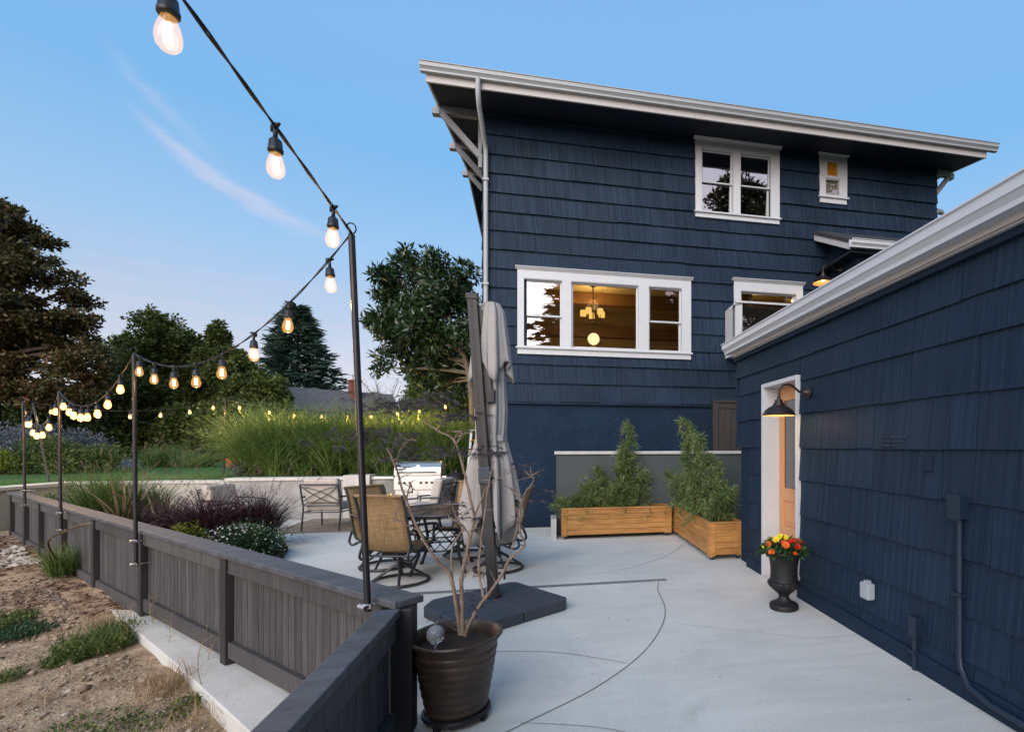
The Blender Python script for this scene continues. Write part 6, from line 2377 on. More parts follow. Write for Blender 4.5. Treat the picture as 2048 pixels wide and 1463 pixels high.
def bush(name, loc, rad, n, ln, wd, m, label, seed, flowers=0, lumps=9, cat='bush', group=None, fm=None, fsize=0.012):
    t = empty(name, loc, 0, label, cat, group)
    rs_ = np.random.RandomState(seed)
    parts = []
    rad = np.array(rad)
    for k in range(lumps):
        u = rdir(1, rs_)[0]
        u[2] = abs(u[2])
        c = u * rad * 0.55 + np.array([0, 0, rad[2] * 0.35])
        parts.append(leaf_ball(c, rad * rs_.uniform(0.42, 0.6), n // lumps, ln, wd, rs_, 0.4))
    V, Q = join(parts)
    V[:, 2] = np.maximum(V[:, 2], 0.0)
    stuff(np_mesh('foliage', V, Q, m, t))
    st_ = MB()
    for k in range(7):
        a = k * 0.9
        st_.tube([(0, 0, -0.04), (rad[0] * .3 * math.cos(a), rad[1] * .3 * math.sin(a), rad[2] * .5), (rad[0] * .6 * math.cos(a), rad[1] * .6 * math.sin(a), rad[2] * .9)], [0.01, .007, .003], 5)
    st_.build('stems', M['bark'], t)
    if flowers:
        u = rdir(flowers, rs_, 0.5)
        u[:, 2] = np.abs(u[:, 2])
        P = u * rad * rs_.uniform(0.9, 1.08, (flowers, 1)) + np.array([0, 0, rad[2] * .25])
        fl = []
        for p, q in zip(P, u):
            for j in range(4):
                fl.append((p, q, j))
        P2 = np.array([f_[0] for f_ in fl])
        D2 = rdir(len(fl), rs_) + np.array([f_[1] for f_ in fl]) * .6
        V, Q = leaf_quads(P2, D2, np.array([f_[1] for f_ in fl]), np.full(len(fl), fsize * 1.3), np.full(len(fl), fsize))
        stuff(np_mesh('blossoms', V, Q, fm or M['whitefl'], t))
    return t


bush('flowering_bush', on_ground(480, 1100, 6.55, 0.05), (0.50, 0.50, 0.34), 4200, (.03, .055), (.014, .024), M['bushw'], 'dark green mounded bush dotted with white flowers beside the fence', 61, 330, 14)
bush('lime_bush', on_ground(372, 1100, 6.9, 0.05), (0.24, 0.24, 0.33), 1300, (.03, .05), (.018, .03), M['lime'], 'small yellow-green bush next to the white flowered bush', 62, 0, 8)
bush('lime_bush', on_ground(110, 1000, 9.6, 0.05), (0.5, 0.4, 0.45), 1500, (.04, .07), (.02, .035), M['shrub'], 'low green bush in front of the cream wall', 63, 0, 8)

# shrubs and grasses beyond the walls
Z1 = 0.78
for (px, d, rad, n, nm, lb_, m_k, sd, fl) in (
        (35, 13.2, (1.35, 1.0, 1.05), 7000, 'butterfly_bush', 'silvery blue flowering shrub behind the cream garden wall', 'blueleaf', 71, 0),
        (150, 14.4, (0.95, 0.9, 0.85), 4200, 'butterfly_bush', 'smaller silver-blue shrub beside the low blue-grey hump', 'blueleaf', 72, 0),
        (95, 12.9, (0.95, 0.6, 0.72), 4200, 'garden_shrub', 'green stemmy shrub in front of the silver-blue shrub', 'shrub', 73, 0),
        (5, 12.6, (0.5, 0.5, 0.45), 1600, 'garden_shrub', 'low pale green shrub at the end of the cream wall', 'lime', 74, 0),
        (215, 13.5, (0.7, 0.6, 0.55), 2600, 'garden_shrub', 'olive shrub behind the fountain grass on the wall bed', 'shrub', 75, 0)):
    p = at(px, 890, d)
    bush(nm, (p.x, p.y, Z1), rad, n, (.07, .13), (.02, .035), M[m_k], lb_, sd, fl, 16, 'shrub')
p = at(325, 890, 17)
grass_clump('lawn_grass', (p.x, p.y, Z1), 1500, 0.45, (0.5, 0.95), 0.014, 0.75, 0.9, M['fount'], 'round green ornamental grass mound on the lawn', 'grass', 76, 0)
p = at(385, 890, 16.8)
grass_clump('lawn_grass', (p.x, p.y, Z1), 900, 0.55, (0.4, 0.75), 0.014, 0.8, 0.9, M['fount'], 'looser grass mound with pale seed heads on the lawn', 'grass', 77, 60, M['plume'], (.15, .25))
# tall maiden grass screen above the retaining wall
ms = [(505, 12.3, 1.45), (560, 12.15, 1.55), (615, 12.3, 1.5), (670, 12.2, 1.6), (725, 12.4, 1.5), (780, 12.2, 1.5), (835, 12.4, 1.4), (885, 12.2, 1.35), (930, 12.6, 1.3)]
mlab = ['free-standing end clump of the tall maiden grass screen next to the lawn'] + ['tall arching maiden grass clump in the screen above the retaining wall'] * 8
for i, (px, d, h) in enumerate(ms):
    p = at(px, 890, d)
    grass_clump('maiden_grass', (p.x, p.y, Z1), 1250, 0.26, (h * 0.85, h * 1.5), 0.016, 0.38, 1.4, M['misc'], mlab[i], 'grass', 80 + i, 0, group='tall maiden grasses above the wall', segs=5)
# lavender-like tuft at the corner of the wall
p = at(478, 890, 12.0)
bush('lavender_tuft', (p.x, p.y, Z1 - 0.02), (0.35, 0.3, 0.28), 900, (.06, .1), (.008, .012), M['blueleaf'], 'grey lavender tuft at the corner of the lawn wall', 92, 0, 6, 'shrub')

# short grass standing on the lawn near its edge
rs_ = np.random.RandomState(14)
parts = []
for _ in range(1):
    n = 9000
    x = rs_.uniform(-12, -6.0, n); y = rs_.uniform(13.0, 21, n)
    V, Q, _t = blades(n, 0.001, (0.04, 0.08), 0.008, 0.4, 0.5, rs_, 1)
    off = np.repeat(np.stack([x, y, np.full(n, Z1)], 1), 4, 0)
    parts.append((V + off, Q))
V, Q = join(parts)
M['lawnblade'] = leaf_mat('lawn_blades', (0.030, 0.085, 0.016), (0.075, 0.165, 0.036), None, 0.3, 0.6, pscale=1)
tag(np_mesh('lawn_grass_blades', V, Q, M['lawnblade']), 'short mown green lawn grass beyond the wall', 'grass', kind='stuff')

# ------------------------------------------------------------------ bank outside the fence: weeds, straw, stones
def bank_pt(px, py):
    z = -0.3
    for _ in range(4):
        p = gnd(px, py, z)
        z = bank_z(p.x, p.y)
    return Vector((p.x, p.y, z))


def weed(name, pt, rad, n, L, wdt, lean, droop, m, label, seed, cat='weed', extra=0, group=None):
    t = empty(name, tuple(pt), 0, label, cat, group)
    rs_ = np.random.RandomState(seed)
    V, Q, _ = blades(n, rad, L, wdt, lean, droop, rs_, 3)
    stuff(np_mesh('blades', V, Q, m, t))
    if extra:
        r2 = np.sqrt(rs_.uniform(0, 1, extra)) * rad * 1.05
        a = rs_.uniform(0, 6.28, extra)
        P = np.stack([r2 * np.cos(a), r2 * np.sin(a), rs_.uniform(0.01, L[0] * .9, extra)], 1)
        V, Q = leaf_quads(P, rdir(extra, rs_, .2), rdir(extra, rs_, 1), rs_.uniform(.02, .045, extra), rs_.uniform(.008, .018, extra))
        stuff(np_mesh('foliage', V, Q, m, t))
    return t


weed('weed_clump', bank_pt(190, 1300), 0.24, 620, (0.10, 0.32), 0.005, 0.8, 0.9, M['weed'], 'large feathery green weed clump on the dirt bank below the ledge', 101, extra=1500)
weed('weed_clump', bank_pt(240, 1272), 0.17, 360, (0.10, 0.28), 0.005, 0.8, 0.9, M['weed'], 'green weed clump leaning against the corner of the ledge', 102, extra=800)
weed('weed_clump', bank_pt(130, 1325), 0.12, 180, (0.06, 0.16), 0.006, 0.9, 0.9, M['weed'], 'small ferny weed at the foot of the large clump', 103, extra=500)
weed('weed_clump', bank_pt(35, 1255), 0.30, 260, (0.05, 0.14), 0.008, 0.9, 0.8, M['bushw'], 'dark leafy ground weed spreading on the bank', 104, extra=2200)
weed('weed_clump', bank_pt(5, 1230), 0.22, 200, (0.05, 0.14), 0.008, 0.9, 0.8, M['weed'], 'lighter leafy weed beyond the dark ground weed', 105, extra=1200)
weed('weed_clump', bank_pt(10, 1360), 0.10, 120, (0.06, 0.16), 0.006, 0.9, 0.9, M['weed'], 'thin grassy weed tuft low on the bank', 106, extra=100)
weed('weed_clump', bank_pt(300, 1440), 0.20, 60, (0.04, 0.10), 0.006, 0.9, 0.8, M['weed'], 'broad-leaved seedlings in the straw near the ledge', 107, extra=260)
weed('weed_clump', bank_pt(400, 1395), 0.14, 50, (0.04, 0.12), 0.006, 0.9, 0.8, M['weed'], 'green ivy-like weed beside the ledge face', 108, extra=240)
weed('weed_clump', bank_pt(190, 1452), 0.22, 60, (0.04, 0.10), 0.006, 0.9, 0.8, M['weed'], 'trailing weeds at the bottom of the bank', 109, extra=240)
weed('straw_tuft', bank_pt(330, 1380), 0.16, 300, (0.10, 0.26), 0.004, 1.1, 0.7, M['straw'], 'dry orange straw tuft beside the ledge', 110, 'straw')
weed('straw_tuft', bank_pt(210, 1240), 0.18, 260, (0.08, 0.22), 0.004, 1.1, 0.6, M['straw'], 'dry straw tuft at the end of the ledge', 111, 'straw')
weed('straw_tuft', bank_pt(420, 1440), 0.25, 260, (0.08, 0.20), 0.004, 1.3, 0.5, M['straw'], 'flattened straw at the foot of the ledge', 112, 'straw')
weed('straw_tuft', bank_pt(120, 1385), 0.35, 130, (0.06, 0.16), 0.004, 1.3, 0.5, M['straw'], 'sparse dead straw lying in the middle of the bank', 113, 'straw')
# fountain grass growing against the outside of the fence with one bronze sword leaf
fg = weed('fence_grass', bank_pt(125, 1150), 0.12, 420, (0.25, 0.55), 0.008, 0.5, 0.9, M['fount'], 'green grass clump growing against the outside of the fence', 114, 'grass')
q = bank_pt(125, 1150)
sw = MB()
a0 = at(110, 1070, 5.9); a1 = at(183, 1048, 5.0)
sw.tube(smooth_pts([q + Vector((0, 0, 0.1)), at(95, 1085, 5.9), at(135, 1060, 5.6), at(165, 1050, 5.3), at(184, 1047, 5.2)], 4), [0.008] * 3 + [0.012] * 4 + [0.016] * 6 + [0.012] * 3 + [0.003], 4)
sw.v = [tuple(p) for p in sw.v]
o = sw.build('sword_leaf', M['flax'], None)
tag(o, 'long bronze flax leaf arching along the outside of the fence', 'leaf')
# thin seed stalks beside the ledge
stk = MB()
rr_ = random.Random(66)
for (px, py, h) in ((410, 1385, 0.42), (395, 1300, 0.30), (350, 1250, 0.35), (300, 1262, 0.30), (420, 1330, 0.30), (250, 1290, .3), (330, 1300, .3)):
    b0 = bank_pt(px, py)
    pts = [b0]
    for k in range(5):
        pts.append(pts[-1] + Vector((rr_.uniform(-.03, .04), rr_.uniform(-.03, .03), h / 5)))
    stk.tube(pts, [0.003, .0028, .0025, .002, .0018, .001], 4)
    for p in pts[2:]:
        for _ in range(3):
            e_ = p + Vector((rr_.uniform(-.06, .06), rr_.uniform(-.06, .06), rr_.uniform(.01, .05)))
            stk.tube([p, e_], [0.0014, 0.0008], 4)
            stk.sphere(tuple(e_), 0.004, 4)
tag(stk.build('seed_stalks', M['straw']), 'thin dry seed stalks of weeds standing along the ledge', 'weed', kind='stuff')

# stones, chips and mulch scattered on the bank: real pieces
def scatter(name, n, reg, size, flat, m, label, cat, seed, mat2=None):
    rs_ = np.random.RandomState(seed)
    base = np.array([(1, 0, 0), (-1, 0, 0), (0, 1, 0), (0, -1, 0), (0, 0, 1), (0, 0, -1)], float)
    tri = np.array([(0, 2, 4), (2, 1, 4), (1, 3, 4), (3, 0, 4), (2, 0, 5), (1, 2, 5), (3, 1, 5), (0, 3, 5)])
    V, T = [], []
    for i in range(n):
        s_ = reg[0] + (reg[1] - reg[0]) * rs_.rand()
        o_ = reg[2] + (reg[3] - reg[2]) * rs_.rand() ** 1.3
        p = FC + fd * s_ + fn * o_
        z = bank_z(p.x, p.y)
        sz = rs_.uniform(*size) * (1 + 1.2 * (rs_.rand() < .06))
        sc = np.array([sz * rs_.uniform(.7, 1.5), sz * rs_.uniform(.5, 1.0), sz * flat * rs_.uniform(.6, 1.1)])
        a = rs_.uniform(0, 6.28)
        v = base * sc * (1 + rs_.normal(0, .18, (6, 1)))
        x = v[:, 0] * math.cos(a) - v[:, 1] * math.sin(a)
        y = v[:, 0] * math.sin(a) + v[:, 1] * math.cos(a)
        V.append(np.stack([x + p.x, y + p.y, v[:, 2] + z + sc[2] * .3], 1))
        T.append(tri + 6 * i)
    o = np_mesh(name, np.concatenate(V), np.concatenate(T), m)
    tag(o, label, cat, kind='stuff')
    return o


def chip_mat(name, cs, rough=0.9):
    m, nt, bs = new_mat(name)
    geo = nt.nodes.new('ShaderNodeNewGeometry')
    rp = nt.nodes.new('ShaderNodeValToRGB')
    nt.links.new(geo.outputs['Random Per Island'], rp.inputs[0])
    el = rp.color_ramp.elements
    while len(el) < len(cs):
        el.new(.5)
    for i, (e_, c) in enumerate(zip(el, cs)):
        e_.position = i / (len(cs) - 1)
        e_.color = (*c, 1)
    nt.links.new(rp.outputs[0], bs.inputs['Base Color'])
    bs.inputs['Roughness'].default_value = rough
    return m


M['pebble'] = chip_mat('bank_pebbles', [(0.12, 0.085, 0.06), (0.26, 0.195, 0.14), (0.36, 0.30, 0.24), (0.20, 0.14, 0.10), (0.5, 0.44, 0.37)])
M['mulch'] = chip_mat('bark_mulch', [(0.05, 0.026, 0.018), (0.15, 0.085, 0.056), (0.09, 0.05, 0.035), (0.28, 0.19, 0.14)])
M['gravel'] = chip_mat('pale_gravel', [(0.26, 0.245, 0.22), (0.42, 0.39, 0.35), (0.33, 0.30, 0.26), (0.20, 0.185, 0.17)])
scatter('bank_pebbles', 12000, (-1.0, 7.0, 0.35, 4.2), (0.005, 0.014), 0.6, M['pebble'], 'small pebbles and clods strewn over the dirt bank', 'pebbles', 121)
scatter('bark_mulch', 12000, (4.6, 11.5, 0.08, 3.4), (0.010, 0.024), 0.35, M['mulch'], 'brown bark mulch spread on the bank beside the fence', 'mulch', 122)
scatter('gravel_patch', 1700, (8.2, 9.8, 0.15, 1.7), (0.018, 0.034), 0.6, M['gravel'], 'patch of pale gravel stones on the bank by the far fence', 'gravel', 123)
M['woodchip'] = chip_mat('pale_wood_splinters', [(0.38, 0.27, 0.16), (0.50, 0.40, 0.27), (0.26, 0.17, 0.10)])
rs_ = np.random.RandomState(31)
V, Q = [], []
n = 420
s_ = rs_.uniform(-0.5, 8, n); o_ = 0.52 + 3.4 * rs_.rand(n)
P = np.stack([FC.x + fd.x * s_ + fn.x * o_, FC.y + fd.y * s_ + fn.y * o_, np.zeros(n)], 1)
for p in P:
    p[2] = bank_z(p[0], p[1]) + 0.008
D = rdir(n, rs_); D[:, 2] *= 0.12
V, Q = leaf_quads(P, D, np.tile(np.array([[0.1, 0, 1.0]]), (n, 1)), rs_.uniform(.03, .12, n), rs_.uniform(.006, .016, n))
tag(np_mesh('wood_splinters', V, Q, M['woodchip']), 'pale dry splinters and sticks lying on the dirt bank', 'wood chips', kind='stuff')

# loose straw lying over the bank and clods of earth
rs_ = np.random.RandomState(77)
n = 2600
s_ = rs_.uniform(-0.8, 5.6, n); o_ = 0.34 + 3.2 * rs_.rand(n) ** 1.4
P = np.stack([FC.x + fd.x * s_ + fn.x * o_, FC.y + fd.y * s_ + fn.y * o_, np.zeros(n)], 1)
keep = (np.sin(P[:, 0] * 5.1 + 1) + np.sin(P[:, 1] * 4.3) + rs_.normal(0, .5, n)) > 0.1
P = P[keep]
n = len(P)
for p in P:
    p[2] = bank_z(p[0], p[1]) + rs_.uniform(0.006, 0.025)
D = rdir(n, rs_); D[:, 2] *= 0.18
V, Q = leaf_quads(P, D, np.tile(np.array([[0.1, 0, 1.0]]), (n, 1)) + rs_.normal(0, .2, (n, 3)), rs_.uniform(.06, .2, n), rs_.uniform(.0025, .005, n))
tag(np_mesh('loose_straw', V, Q, M['straw']), 'loose dry straw stems strewn over the dirt bank near the ledge', 'straw', kind='stuff')
M['clod'] = chip_mat('earth_clods', [(0.19, 0.13, 0.085), (0.30, 0.22, 0.155), (0.40, 0.32, 0.23), (0.14, 0.09, 0.06)])
scatter('earth_clods', 900, (-0.8, 6.0, 0.4, 3.6), (0.014, 0.032), 0.6, M['clod'], 'rough clods of earth lying on the dirt bank', 'earth', 124)

# ------------------------------------------------------------------ trees
def limb(b_, pts, r0, r1, n=8):
    sp = smooth_pts([Vector(p) for p in pts], 4)
    m1 = len(sp)
    b_.tube(sp, [r0 + (r1 - r0) * i / (m1 - 1) for i in range(m1)], n)


def broad_tree(name, base, label, lobes, leaf, lw_, nleaf, m, bark, trunk, seed, sub=9, sub_r=(0.28, 0.5), mats2=None, group=None, thick=0.2, shell=0.2, flat=0.75):
    """lobes: (x, y, z, rx, rz) in tree space; every lobe is a cluster of leafy sprays with gaps between"""
    t = empty(name, base, 0, label, 'tree', group)
    rs_ = np.random.RandomState(seed)
    parts = []
    tb_ = MB()
    limb(tb_, trunk, thick, thick * 0.45, 10)
    top = Vector(trunk[-1])
    tot = sum(l[3] ** 2 * l[4] for l in lobes)
    for (x, y, z, rx, rz) in lobes:
        mid = Vector(trunk[len(trunk) // 2])
        start = Vector(trunk[-1]) if z > trunk[-1][2] else mid.lerp(top, max(0.0, min(1.0, (z - mid.z) / max(top.z - mid.z, .1) * .6)))
        limb(tb_, [start, start.lerp(Vector((x, y, z)), .5) + Vector((0, 0, rz * .15)), (x, y, z)], thick * 0.35, thick * 0.08, 6)
        nn = int(nleaf * rx ** 2 * rz / tot)
        for k in range(sub):
            u = rdir(1, rs_)[0]
            rr2 = rs_.uniform(0.35, 0.95)
            c = np.array([x, y, z]) + u * np.array([rx, rx, rz]) * rr2
            rad = rx * rs_.uniform(*sub_r)
            if rs_.rand() < .5:
                limb(tb_, [(x, y, z), (np.array([x, y, z]) * .5 + c * .5).tolist(), c.tolist()], thick * 0.08, thick * 0.03, 5)
            parts.append(leaf_ball(c, (rad, rad, rad * flat), max(nn // sub, 8), leaf, lw_, rs_, shell, 0.25))
    V, Q = join(parts)
    crown = np_mesh('crown', V, Q, m, t)
    stuff(crown)
    tb_.build('trunk', bark, t)
    if mats2:
        m2, cnt = mats2
        sel = rs_.choice(len(Q), cnt, replace=False)
        VV = V.reshape(-1, 4, 3)[sel].reshape(-1, 3) + rs_.normal(0, .03, 3)
        stuff(np_mesh('tips', VV, np.arange(len(VV)).reshape(-1, 4), m2, t))
    return t


def rand_lobes(n, rx, ry, z0, z1, lr, seed, prof=lambda f: 1.0):
    r_ = random.Random(seed)
    out = []
    for k in range(n):
        f_ = (k + r_.random()) / n
        z = z0 + (z1 - z0) * f_
        a = k * 2.4 + r_.uniform(-.5, .5)
        q = prof(f_) * r_.uniform(0.45, 0.95)
        lrr = lr * r_.uniform(.75, 1.2) * (0.6 + 0.4 * prof(f_))
        out.append((rx * q * math.cos(a), ry * q * math.sin(a), z, lrr, lrr * .8))
    return out


# magnolia beside the house
mg = at(948, 890, 13.2)
mb0 = (mg.x, mg.y, 0.7)


def mpt(px, py, d):
    p = at(px, py, d)
    return (p.x - mb0[0], p.y - mb0[1], p.z - mb0[2])


ml = []
for (px, py, rr2, dd) in ((800, 560, .75, 0), (850, 540, .75, .4), (900, 545, .7, 0), (925, 600, .65, .3), (800, 640, .85, -.4), (860, 610, .85, .5), (905, 660, .75, -.2), (780, 700, .6, 0), (790, 600, .6, .4),
                          (840, 700, .75, .3), (780, 655, .6, -.3), (880, 720, .65, .2), (760, 735, .38, 0), (920, 725, .55, .5), (835, 660, .8, -.5), (875, 580, .8, -.4), (820, 735, .5, .2), (770, 590, .4, .1), (865, 515, .4, 0),
                          (810, 520, .38, .1), (905, 760, .45, .5), (880, 775, .5, .8), (925, 770, .5, .9), (850, 745, .45, .6)):
    x, y, z = mpt(px, py, 13.2 + dd)
    ml.append((x, y, z, rr2 * .86, rr2 * .74))
broad_tree('magnolia_tree', mb0, 'glossy dark green magnolia tree growing beside the house corner', ml, (.13, .22), (.045, .075), 15000, M['magnolia'], M['greybark'],
           [(0, 0, 0), mpt(945, 820, 13.2), mpt(940, 760, 13.2), mpt(925, 700, 13.2), mpt(900, 640, 13.2)], 201, 9, (.35, .55), (M['russet'], 700), thick=0.10, shell=.3)

# big dark maple at the edge of the lawn
mp0 = at(-30, 890, 19)
mp_lobes = []
for (px, py, rr2, dd) in ((0, 480, 1.6, 0), (-60, 450, 1.8, .5), (40, 540, 1.5, 0), (90, 600, 1.3, .3), (20, 620, 1.6, -.5), (-40, 560, 2.0, 0), (100, 660, 1.3, 0), (40, 690, 1.6, .4), (-30, 680, 2.0, 0), (150, 690, .9, .2),
                          (185, 700, .7, 0), (120, 740, 1.2, -.3), (50, 770, 1.5, 0), (-20, 780, 1.8, 0), (-100, 600, 2.4, 0), (-120, 760, 2.4, 0), (170, 640, .6, 0), (75, 520, .8, 0), (0, 410, .7, 0), (-20, 430, 1.0, 0), (130, 580, .7, .3),
                          (200, 730, .7, 0), (190, 770, .8, .3), (110, 800, 1.0, 0)):
    p = at(px, py, 19 + dd)
    mp_lobes.append((p.x - mp0.x, p.y - mp0.y, p.z - Z1, rr2, rr2 * .7))
mpt0 = [(0, 0, 0), (0.2, 0, 1.6), (0.1, 0.1, 3.2), (0.4, 0, 5.2)]
broad_tree('maple_tree', (mp0.x, mp0.y, Z1), 'big dark reddish-green maple tree towering over the lawn edge', mp_lobes, (.12, .22), (.07, .12), 85000, M['dkmaple'], M['bark'], mpt0, 202, 10, (.25, .45), thick=0.3, shell=.15, flat=.45)

# hornbeam-like upright trees and the dark hedge of trees behind the lawn
bgt = [  # px, dist, top py, half width m, label
    (310, 25, 612, 2.7, 'tall broad pointed dark tree behind the lawn grass mound'),
    (255, 26, 665, 2.3, 'dark rounded tree between the maple and the tall pointed tree'),
    (378, 25.5, 655, 2.0, 'pointed dark tree on the spruce side of the tallest one'),
    (432, 25, 640, 1.7, 'narrow columnar dark tree behind the second pole span'),
    (470, 24.5, 690, 2.0, 'yellowish upright tree beside the columnar tree'),
    (520, 24, 735, 2.2, 'rounded dark tree in front of the spruce')]
for i, (px, d, ty, hw, lb_) in enumerate(bgt):
    p = at(px, 890, d)
    H_ = (890 - ty) * d / FOC + EYE - Z1
    lobes = rand_lobes(26, hw, hw, 0.9, H_ - 0.5, hw * 0.42, 300 + i, lambda f_: max(0.12, (1 - f_) ** 0.62 * (0.75 + .25 * math.sin(f_ * 9)) if f_ > 0.25 else 0.7 + f_))
    lobes.append((0, 0, H_ - 0.4, 0.30, 0.5))
    lobes.append((0.15, 0, H_ - 1.0, 0.45, 0.6))
    broad_tree('upright_tree', (p.x, p.y, Z1), lb_, lobes, (.14, .26), (.07, .13), 24000, M['hornbeam'], M['bark'], [(0, 0, 0), (0.1, 0, H_ * .35), (0, 0, H_ * .8)], 310 + i, 7, (.35, .6), group='upright trees behind the lawn', thick=.16, shell=.25, flat=.9)
# low dark mass that closes the view under the crowns
hp = [(60, 22, 2.4), (150, 23, 2.4), (235, 23, 2.2), (300, 23.5, 2.0), (370, 23, 2.1), (440, 22.5, 2.2), (500, 22, 2.3), (560, 21.5, 1.9), (-40, 22, 2.6), (-130, 22, 2.8)]
hlab = 'dense dark hedge bush closing the view under the tree crowns'
for i, (px, d, h) in enumerate(hp):
    p = at(px, 890, d)
    bush('hedge_bush', (p.x, p.y, Z1), (1.35, 1.0, h * .82), 4600, (.16, .28), (.09, .16), M['hornbeam'], hlab, 330 + i, 0, 14, 'hedge', 'hedge bushes under the trees')

# conifers
def conifer(name, base, H_, rad, label, m, seed, nb=260, needle=(.22, .4), per=34, droop=0.25, prof=lambda f: 1 - f, group=None, w=(.05, .09)):
    t = empty(name, base, 0, label, 'tree', group)
    rs_ = np.random.RandomState(seed)
    tb_ = MB().tube([(0, 0, 0), (0, 0, H_ * .5), (0, 0, H_)], [H_ * .022, H_ * .013, 0.01], 8)
    parts = []
    for k in range(nb):
        f_ = 0.08 + 0.92 * ((k + rs_.rand()) / nb) ** 0.9
        a = k * 2.39996 + rs_.normal(0, .2)
        ln = rad * max(prof(f_), 0.02) * rs_.uniform(.7, 1.12) + 0.12
        z = H_ * f_
        d_ = np.array([math.cos(a), math.sin(a), 0.22 - 0.0 * f_])
        n = int(per * (0.4 + ln / rad))
        s_ = rs_.uniform(0.12, 1, n) ** 0.8
        C_ = np.array([0, 0, z]) + d_ * (ln * s_)[:, None]
        C_[:, 2] += -droop * ln * s_ ** 1.6 + 0.35 * droop * ln * np.maximum(s_ - .7, 0)
        C_ += rs_.normal(0, 0.05 * (ln + .3), (n, 3)) * np.array([1, 1, .5])
        side = np.array([-math.sin(a), math.cos(a), 0])
        D = d_ * 0.8 + side * rs_.choice([-1, 1], n)[:, None] * rs_.uniform(.2, 1, n)[:, None]
        D[:, 2] += rs_.normal(-.12, .2, n)
        parts.append(leaf_quads(C_, D, rdir(n, rs_, 1.6), rs_.uniform(needle[0], needle[1], n), rs_.uniform(w[0], w[1], n)))
        if k % 6 == 0:
            tb_.tube([(0, 0, z), (d_[0] * ln * .6, d_[1] * ln * .6, z + d_[2] * ln * .6 - droop * ln * .4)], [0.03, .01], 5)
    V, Q = join(parts)
    stuff(np_mesh('crown', V, Q, m, t))
    tb_.build('trunk', M['bark'], t)
    return t


p = at(595, 890, 34)
conifer('spruce_tree', (p.x, p.y, Z1), (890 - 612) * 34 / FOC + EYE - Z1, 4.2, 'blue-green spruce tree rising behind the neighbour roof', M['spruce'], 401, 330, (.45, .8), 46, 0.12, lambda f_: (1 - f_) ** 0.85, None, (.10, .18))
p = at(835, 890, 38)
conifer('spruce_tree', (p.x, p.y, Z1), 6.6, 1.9, 'small hazy conifer between the neighbour roof and the magnolia', M['spruce'], 402, 160, (.3, .5), 30, 0.15, lambda f_: (1 - f_) ** 0.8, None, (.08, .14))
# dark greenery behind the magnolia trunk
for i, (px, d, h, w_) in enumerate(((905, 20, 4.6, 1.7), (870, 24, 3.6, 1.8), (950, 17.5, 4.6, 1.4))):
    p = at(px, 890, d)
    bush('backdrop_shrub', (p.x, p.y, Z1), (w_, 1.2, h * .85), 5200, (.14, .24), (.07, .12), M['hornbeam'], 'tall dark evergreen shrub behind the magnolia trunk', 410 + i, 0, 16, 'shrub', 'evergreen shrubs behind the magnolia')
# wispy bare tree in front of the hazy distance
bt = at(770, 890, 26)
btr = empty('bare_tree', (bt.x, bt.y, Z1), 0, 'wispy pale leafless tree beyond the tall grasses', 'tree')
bb = MB(); rbt = random.Random(5)
bb.tube([(0, 0, 0), (0, 0, 1.2), (0.1, 0, 2.2)], [.09, .07, .05], 6)
tw_ = MB()
for k in range(34):
    a = rbt.uniform(0, 6.28)
    e = Vector((1.5 * rbt.uniform(.3, 1) * math.cos(a), 1.0 * math.sin(a), rbt.uniform(2.2, 4.3)))
    s0 = Vector((0.05, 0, rbt.uniform(1.0, 2.2)))
    mid = s0.lerp(e, .5) + Vector((0, 0, .25))
    tw_.tube([s0, mid, e], [.03, .018, .006], 4)
    for _ in range(5):
        f2 = s0.lerp(e, rbt.uniform(.5, 1)) + Vector((0, 0, .12))
        tw_.tube([f2, f2 + Vector((rbt.uniform(-.4, .4), rbt.uniform(-.3, .3), rbt.uniform(.05, .45)))], [.008, .003], 4)
bb.build('trunk', M['greybark'], btr)
tag(tw_.build('branches', M['greybark'], btr), kind='stuff')

# trees behind the viewer: what the window panes mirror
conifer('fir_tree', (3.9, -11.5, -0.6), 19.0, 6.5, 'tall fir standing behind the viewpoint, mirrored in the wide window', M['spruce'], 403, 620, (.6, 1.1), 60, 0.22, lambda f_: (1 - f_) ** 0.8, None, (.2, .34))
conifer('fir_tree', (10.5, -17.0, -0.6), 13.5, 6.0, 'second fir behind the viewpoint standing farther from the fence', M['spruce'], 405, 500, (.7, 1.2), 50, 0.22, lambda f_: (1 - f_) ** 0.7, None, (.24, .4))
lob = rand_lobes(34, 6.0, 5.0, 6, 25, 2.0, 77, lambda f_: 0.55 + .45 * math.sin(math.pi * min(1, f_ * 1.1)))
broad_tree('cedar_tree', (15.8, -12.0, -0.6), 'tall spreading tree behind the viewpoint, mirrored in the upper window', lob, (.25, .5), (.11, .2), 60000, M['dkmaple'], M['bark'], [(0, 0, 0), (0, 0, 9), (0.3, 0, 20)], 404, 12, (.4, .65), thick=.5, shell=.15, flat=.5)

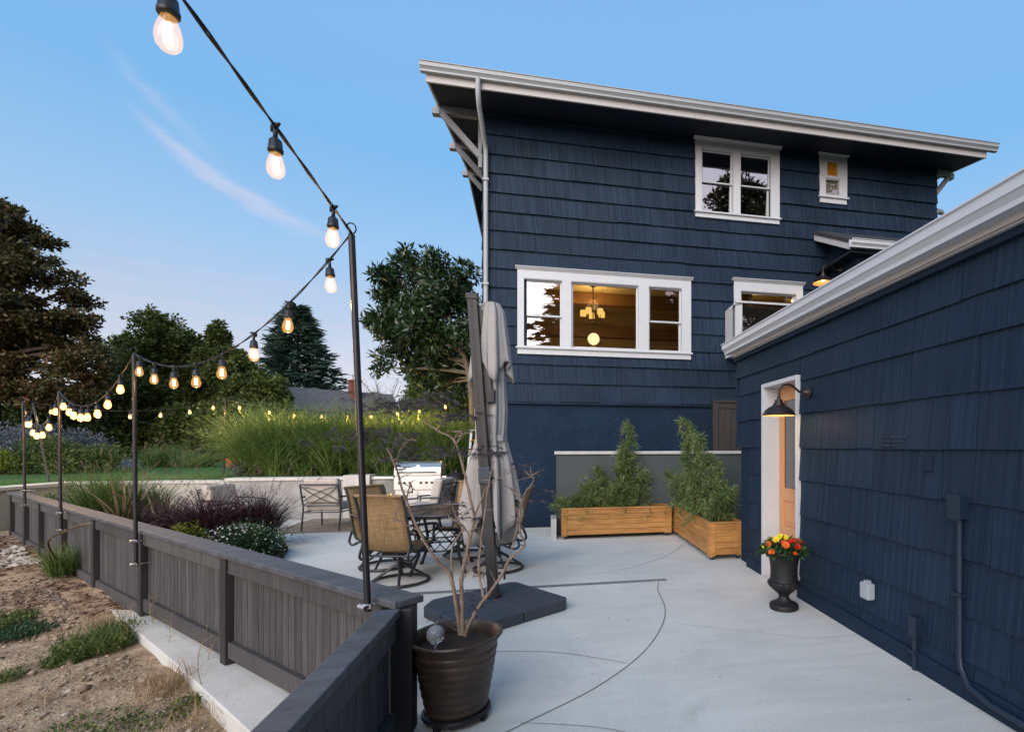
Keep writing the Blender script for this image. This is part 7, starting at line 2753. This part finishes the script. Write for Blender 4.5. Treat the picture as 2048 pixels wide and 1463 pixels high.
# ------------------------------------------------------------------ neighbour house, car stand-in, orange box
nh = at(650, 890, 30)
nho = empty('neighbour_house', (nh.x, nh.y, Z1), R(38), 'distant low house with grey shingle roof and brick chimney beyond the tall grasses', 'house')
M['greyroof'] = mat('grey_shingle_roof', (0.105, 0.100, 0.105), 0.9, var=0.25, scale=3, bump=0.4, bscale=14, stretch=(1, 1, 4))
M['brick'] = mat('red_brick', (0.20, 0.07, 0.05), 0.9, var=0.3, scale=6)
M['darkgable'] = mat('dark_gable', (0.04, 0.036, 0.032), 0.8, var=0.15)
hl, hw2, ez, rz_ = 3.4, 2.1, 2.0, 3.95
MB().box(-hl, hl, -hw2, hw2, -0.3, ez).build('wall', mat('pale_siding', (0.42, 0.42, 0.40), 0.8, var=0.1, scale=3), nho)
rfb = MB()
for sy in (-1, 1):
    rfb.hexa([(-hl - .4, sy * (hw2 + .4), ez - .25), (hl + .4, sy * (hw2 + .4), ez - .25), (hl + .4, 0, rz_ - .1), (-hl - .4, 0, rz_ - .1)],
             [(-hl - .4, sy * (hw2 + .4), ez - .1), (hl + .4, sy * (hw2 + .4), ez - .1), (hl + .4, 0, rz_ + .05), (-hl - .4, 0, rz_ + .05)])
rfo = rfb.build('roof', M['greyroof'], nho)
for sx in (-1, 1):
    MB().add([(sx * hl, -hw2, ez), (sx * hl, hw2, ez), (sx * hl, 0, rz_ - .12), (sx * (hl - .1), -hw2, ez), (sx * (hl - .1), hw2, ez), (sx * (hl - .1), 0, rz_ - .12)],
             [(0, 1, 2), (3, 5, 4), (0, 3, 4, 1), (1, 4, 5, 2), (2, 5, 3, 0)]).build('gable', M['darkgable'], nho)
    for sy in (-1, 1):
        MB().bar((sx * (hl + .41), sy * (hw2 + .42), ez - .2), (sx * (hl + .41), 0, rz_ - .06), 0.06, 0.2).build('barge_board', M['fascia'], nho)
cm = MB().box(1.2, 1.75, -0.6, -0.1, 2.9, 4.55).build('chimney', M['brick'], rfo)
MB().box(1.15, 1.80, -0.65, -0.05, 4.55, 4.65).build('chimney_cap', M['brick'], nho)
MB().lathe([(.12, 4.65), (.12, 4.9), (.17, 4.92), (.17, 5.0), (0, 5.05)], 10, (1.47, -.35, 0)).build('flue', M['galv'], nho)

cp = at(205, 890, 17)  # made-up low hump in place of the parked car's blue windscreen
hump = empty('car_stand_in', (cp.x, cp.y, Z1), R(35), 'low blue-grey hump standing in for a parked car behind the plumed fountain grass', 'hump')
M['hump'] = mat('blue_grey_hump', (0.10, 0.13, 0.19), 0.35, var=0.2, scale=3, bump=0.4, bscale=6, bdist=0.03)
tv = MB().lathe([(1.05, 0.0), (0.95, 0.16), (0.7, 0.27), (0.35, 0.33), (0.0, 0.36)], 28, wob=lambda a, z: 1 + 0.10 * math.sin(3 * a) + 0.05 * math.sin(7 * a + 9 * z))
tv.build('cover', M['hump'], hump)
ob = at(470, 890, 16.4)
obx = empty('orange_bin', (ob.x, ob.y, Z1), .3, 'small orange lidded bin standing at the end of the lawn', 'bin')
MB().box(-.2, .2, -.15, .15, 0, .26).build('body', mat('orange_plastic', (.42, .10, .02), .5, var=.08), obx, bevel=.02)
MB().box(-.22, .22, -.17, .17, .26, .30).build('lid', mat('orange_lid', (.50, .14, .03), .5, var=.08), obx, bevel=.01)
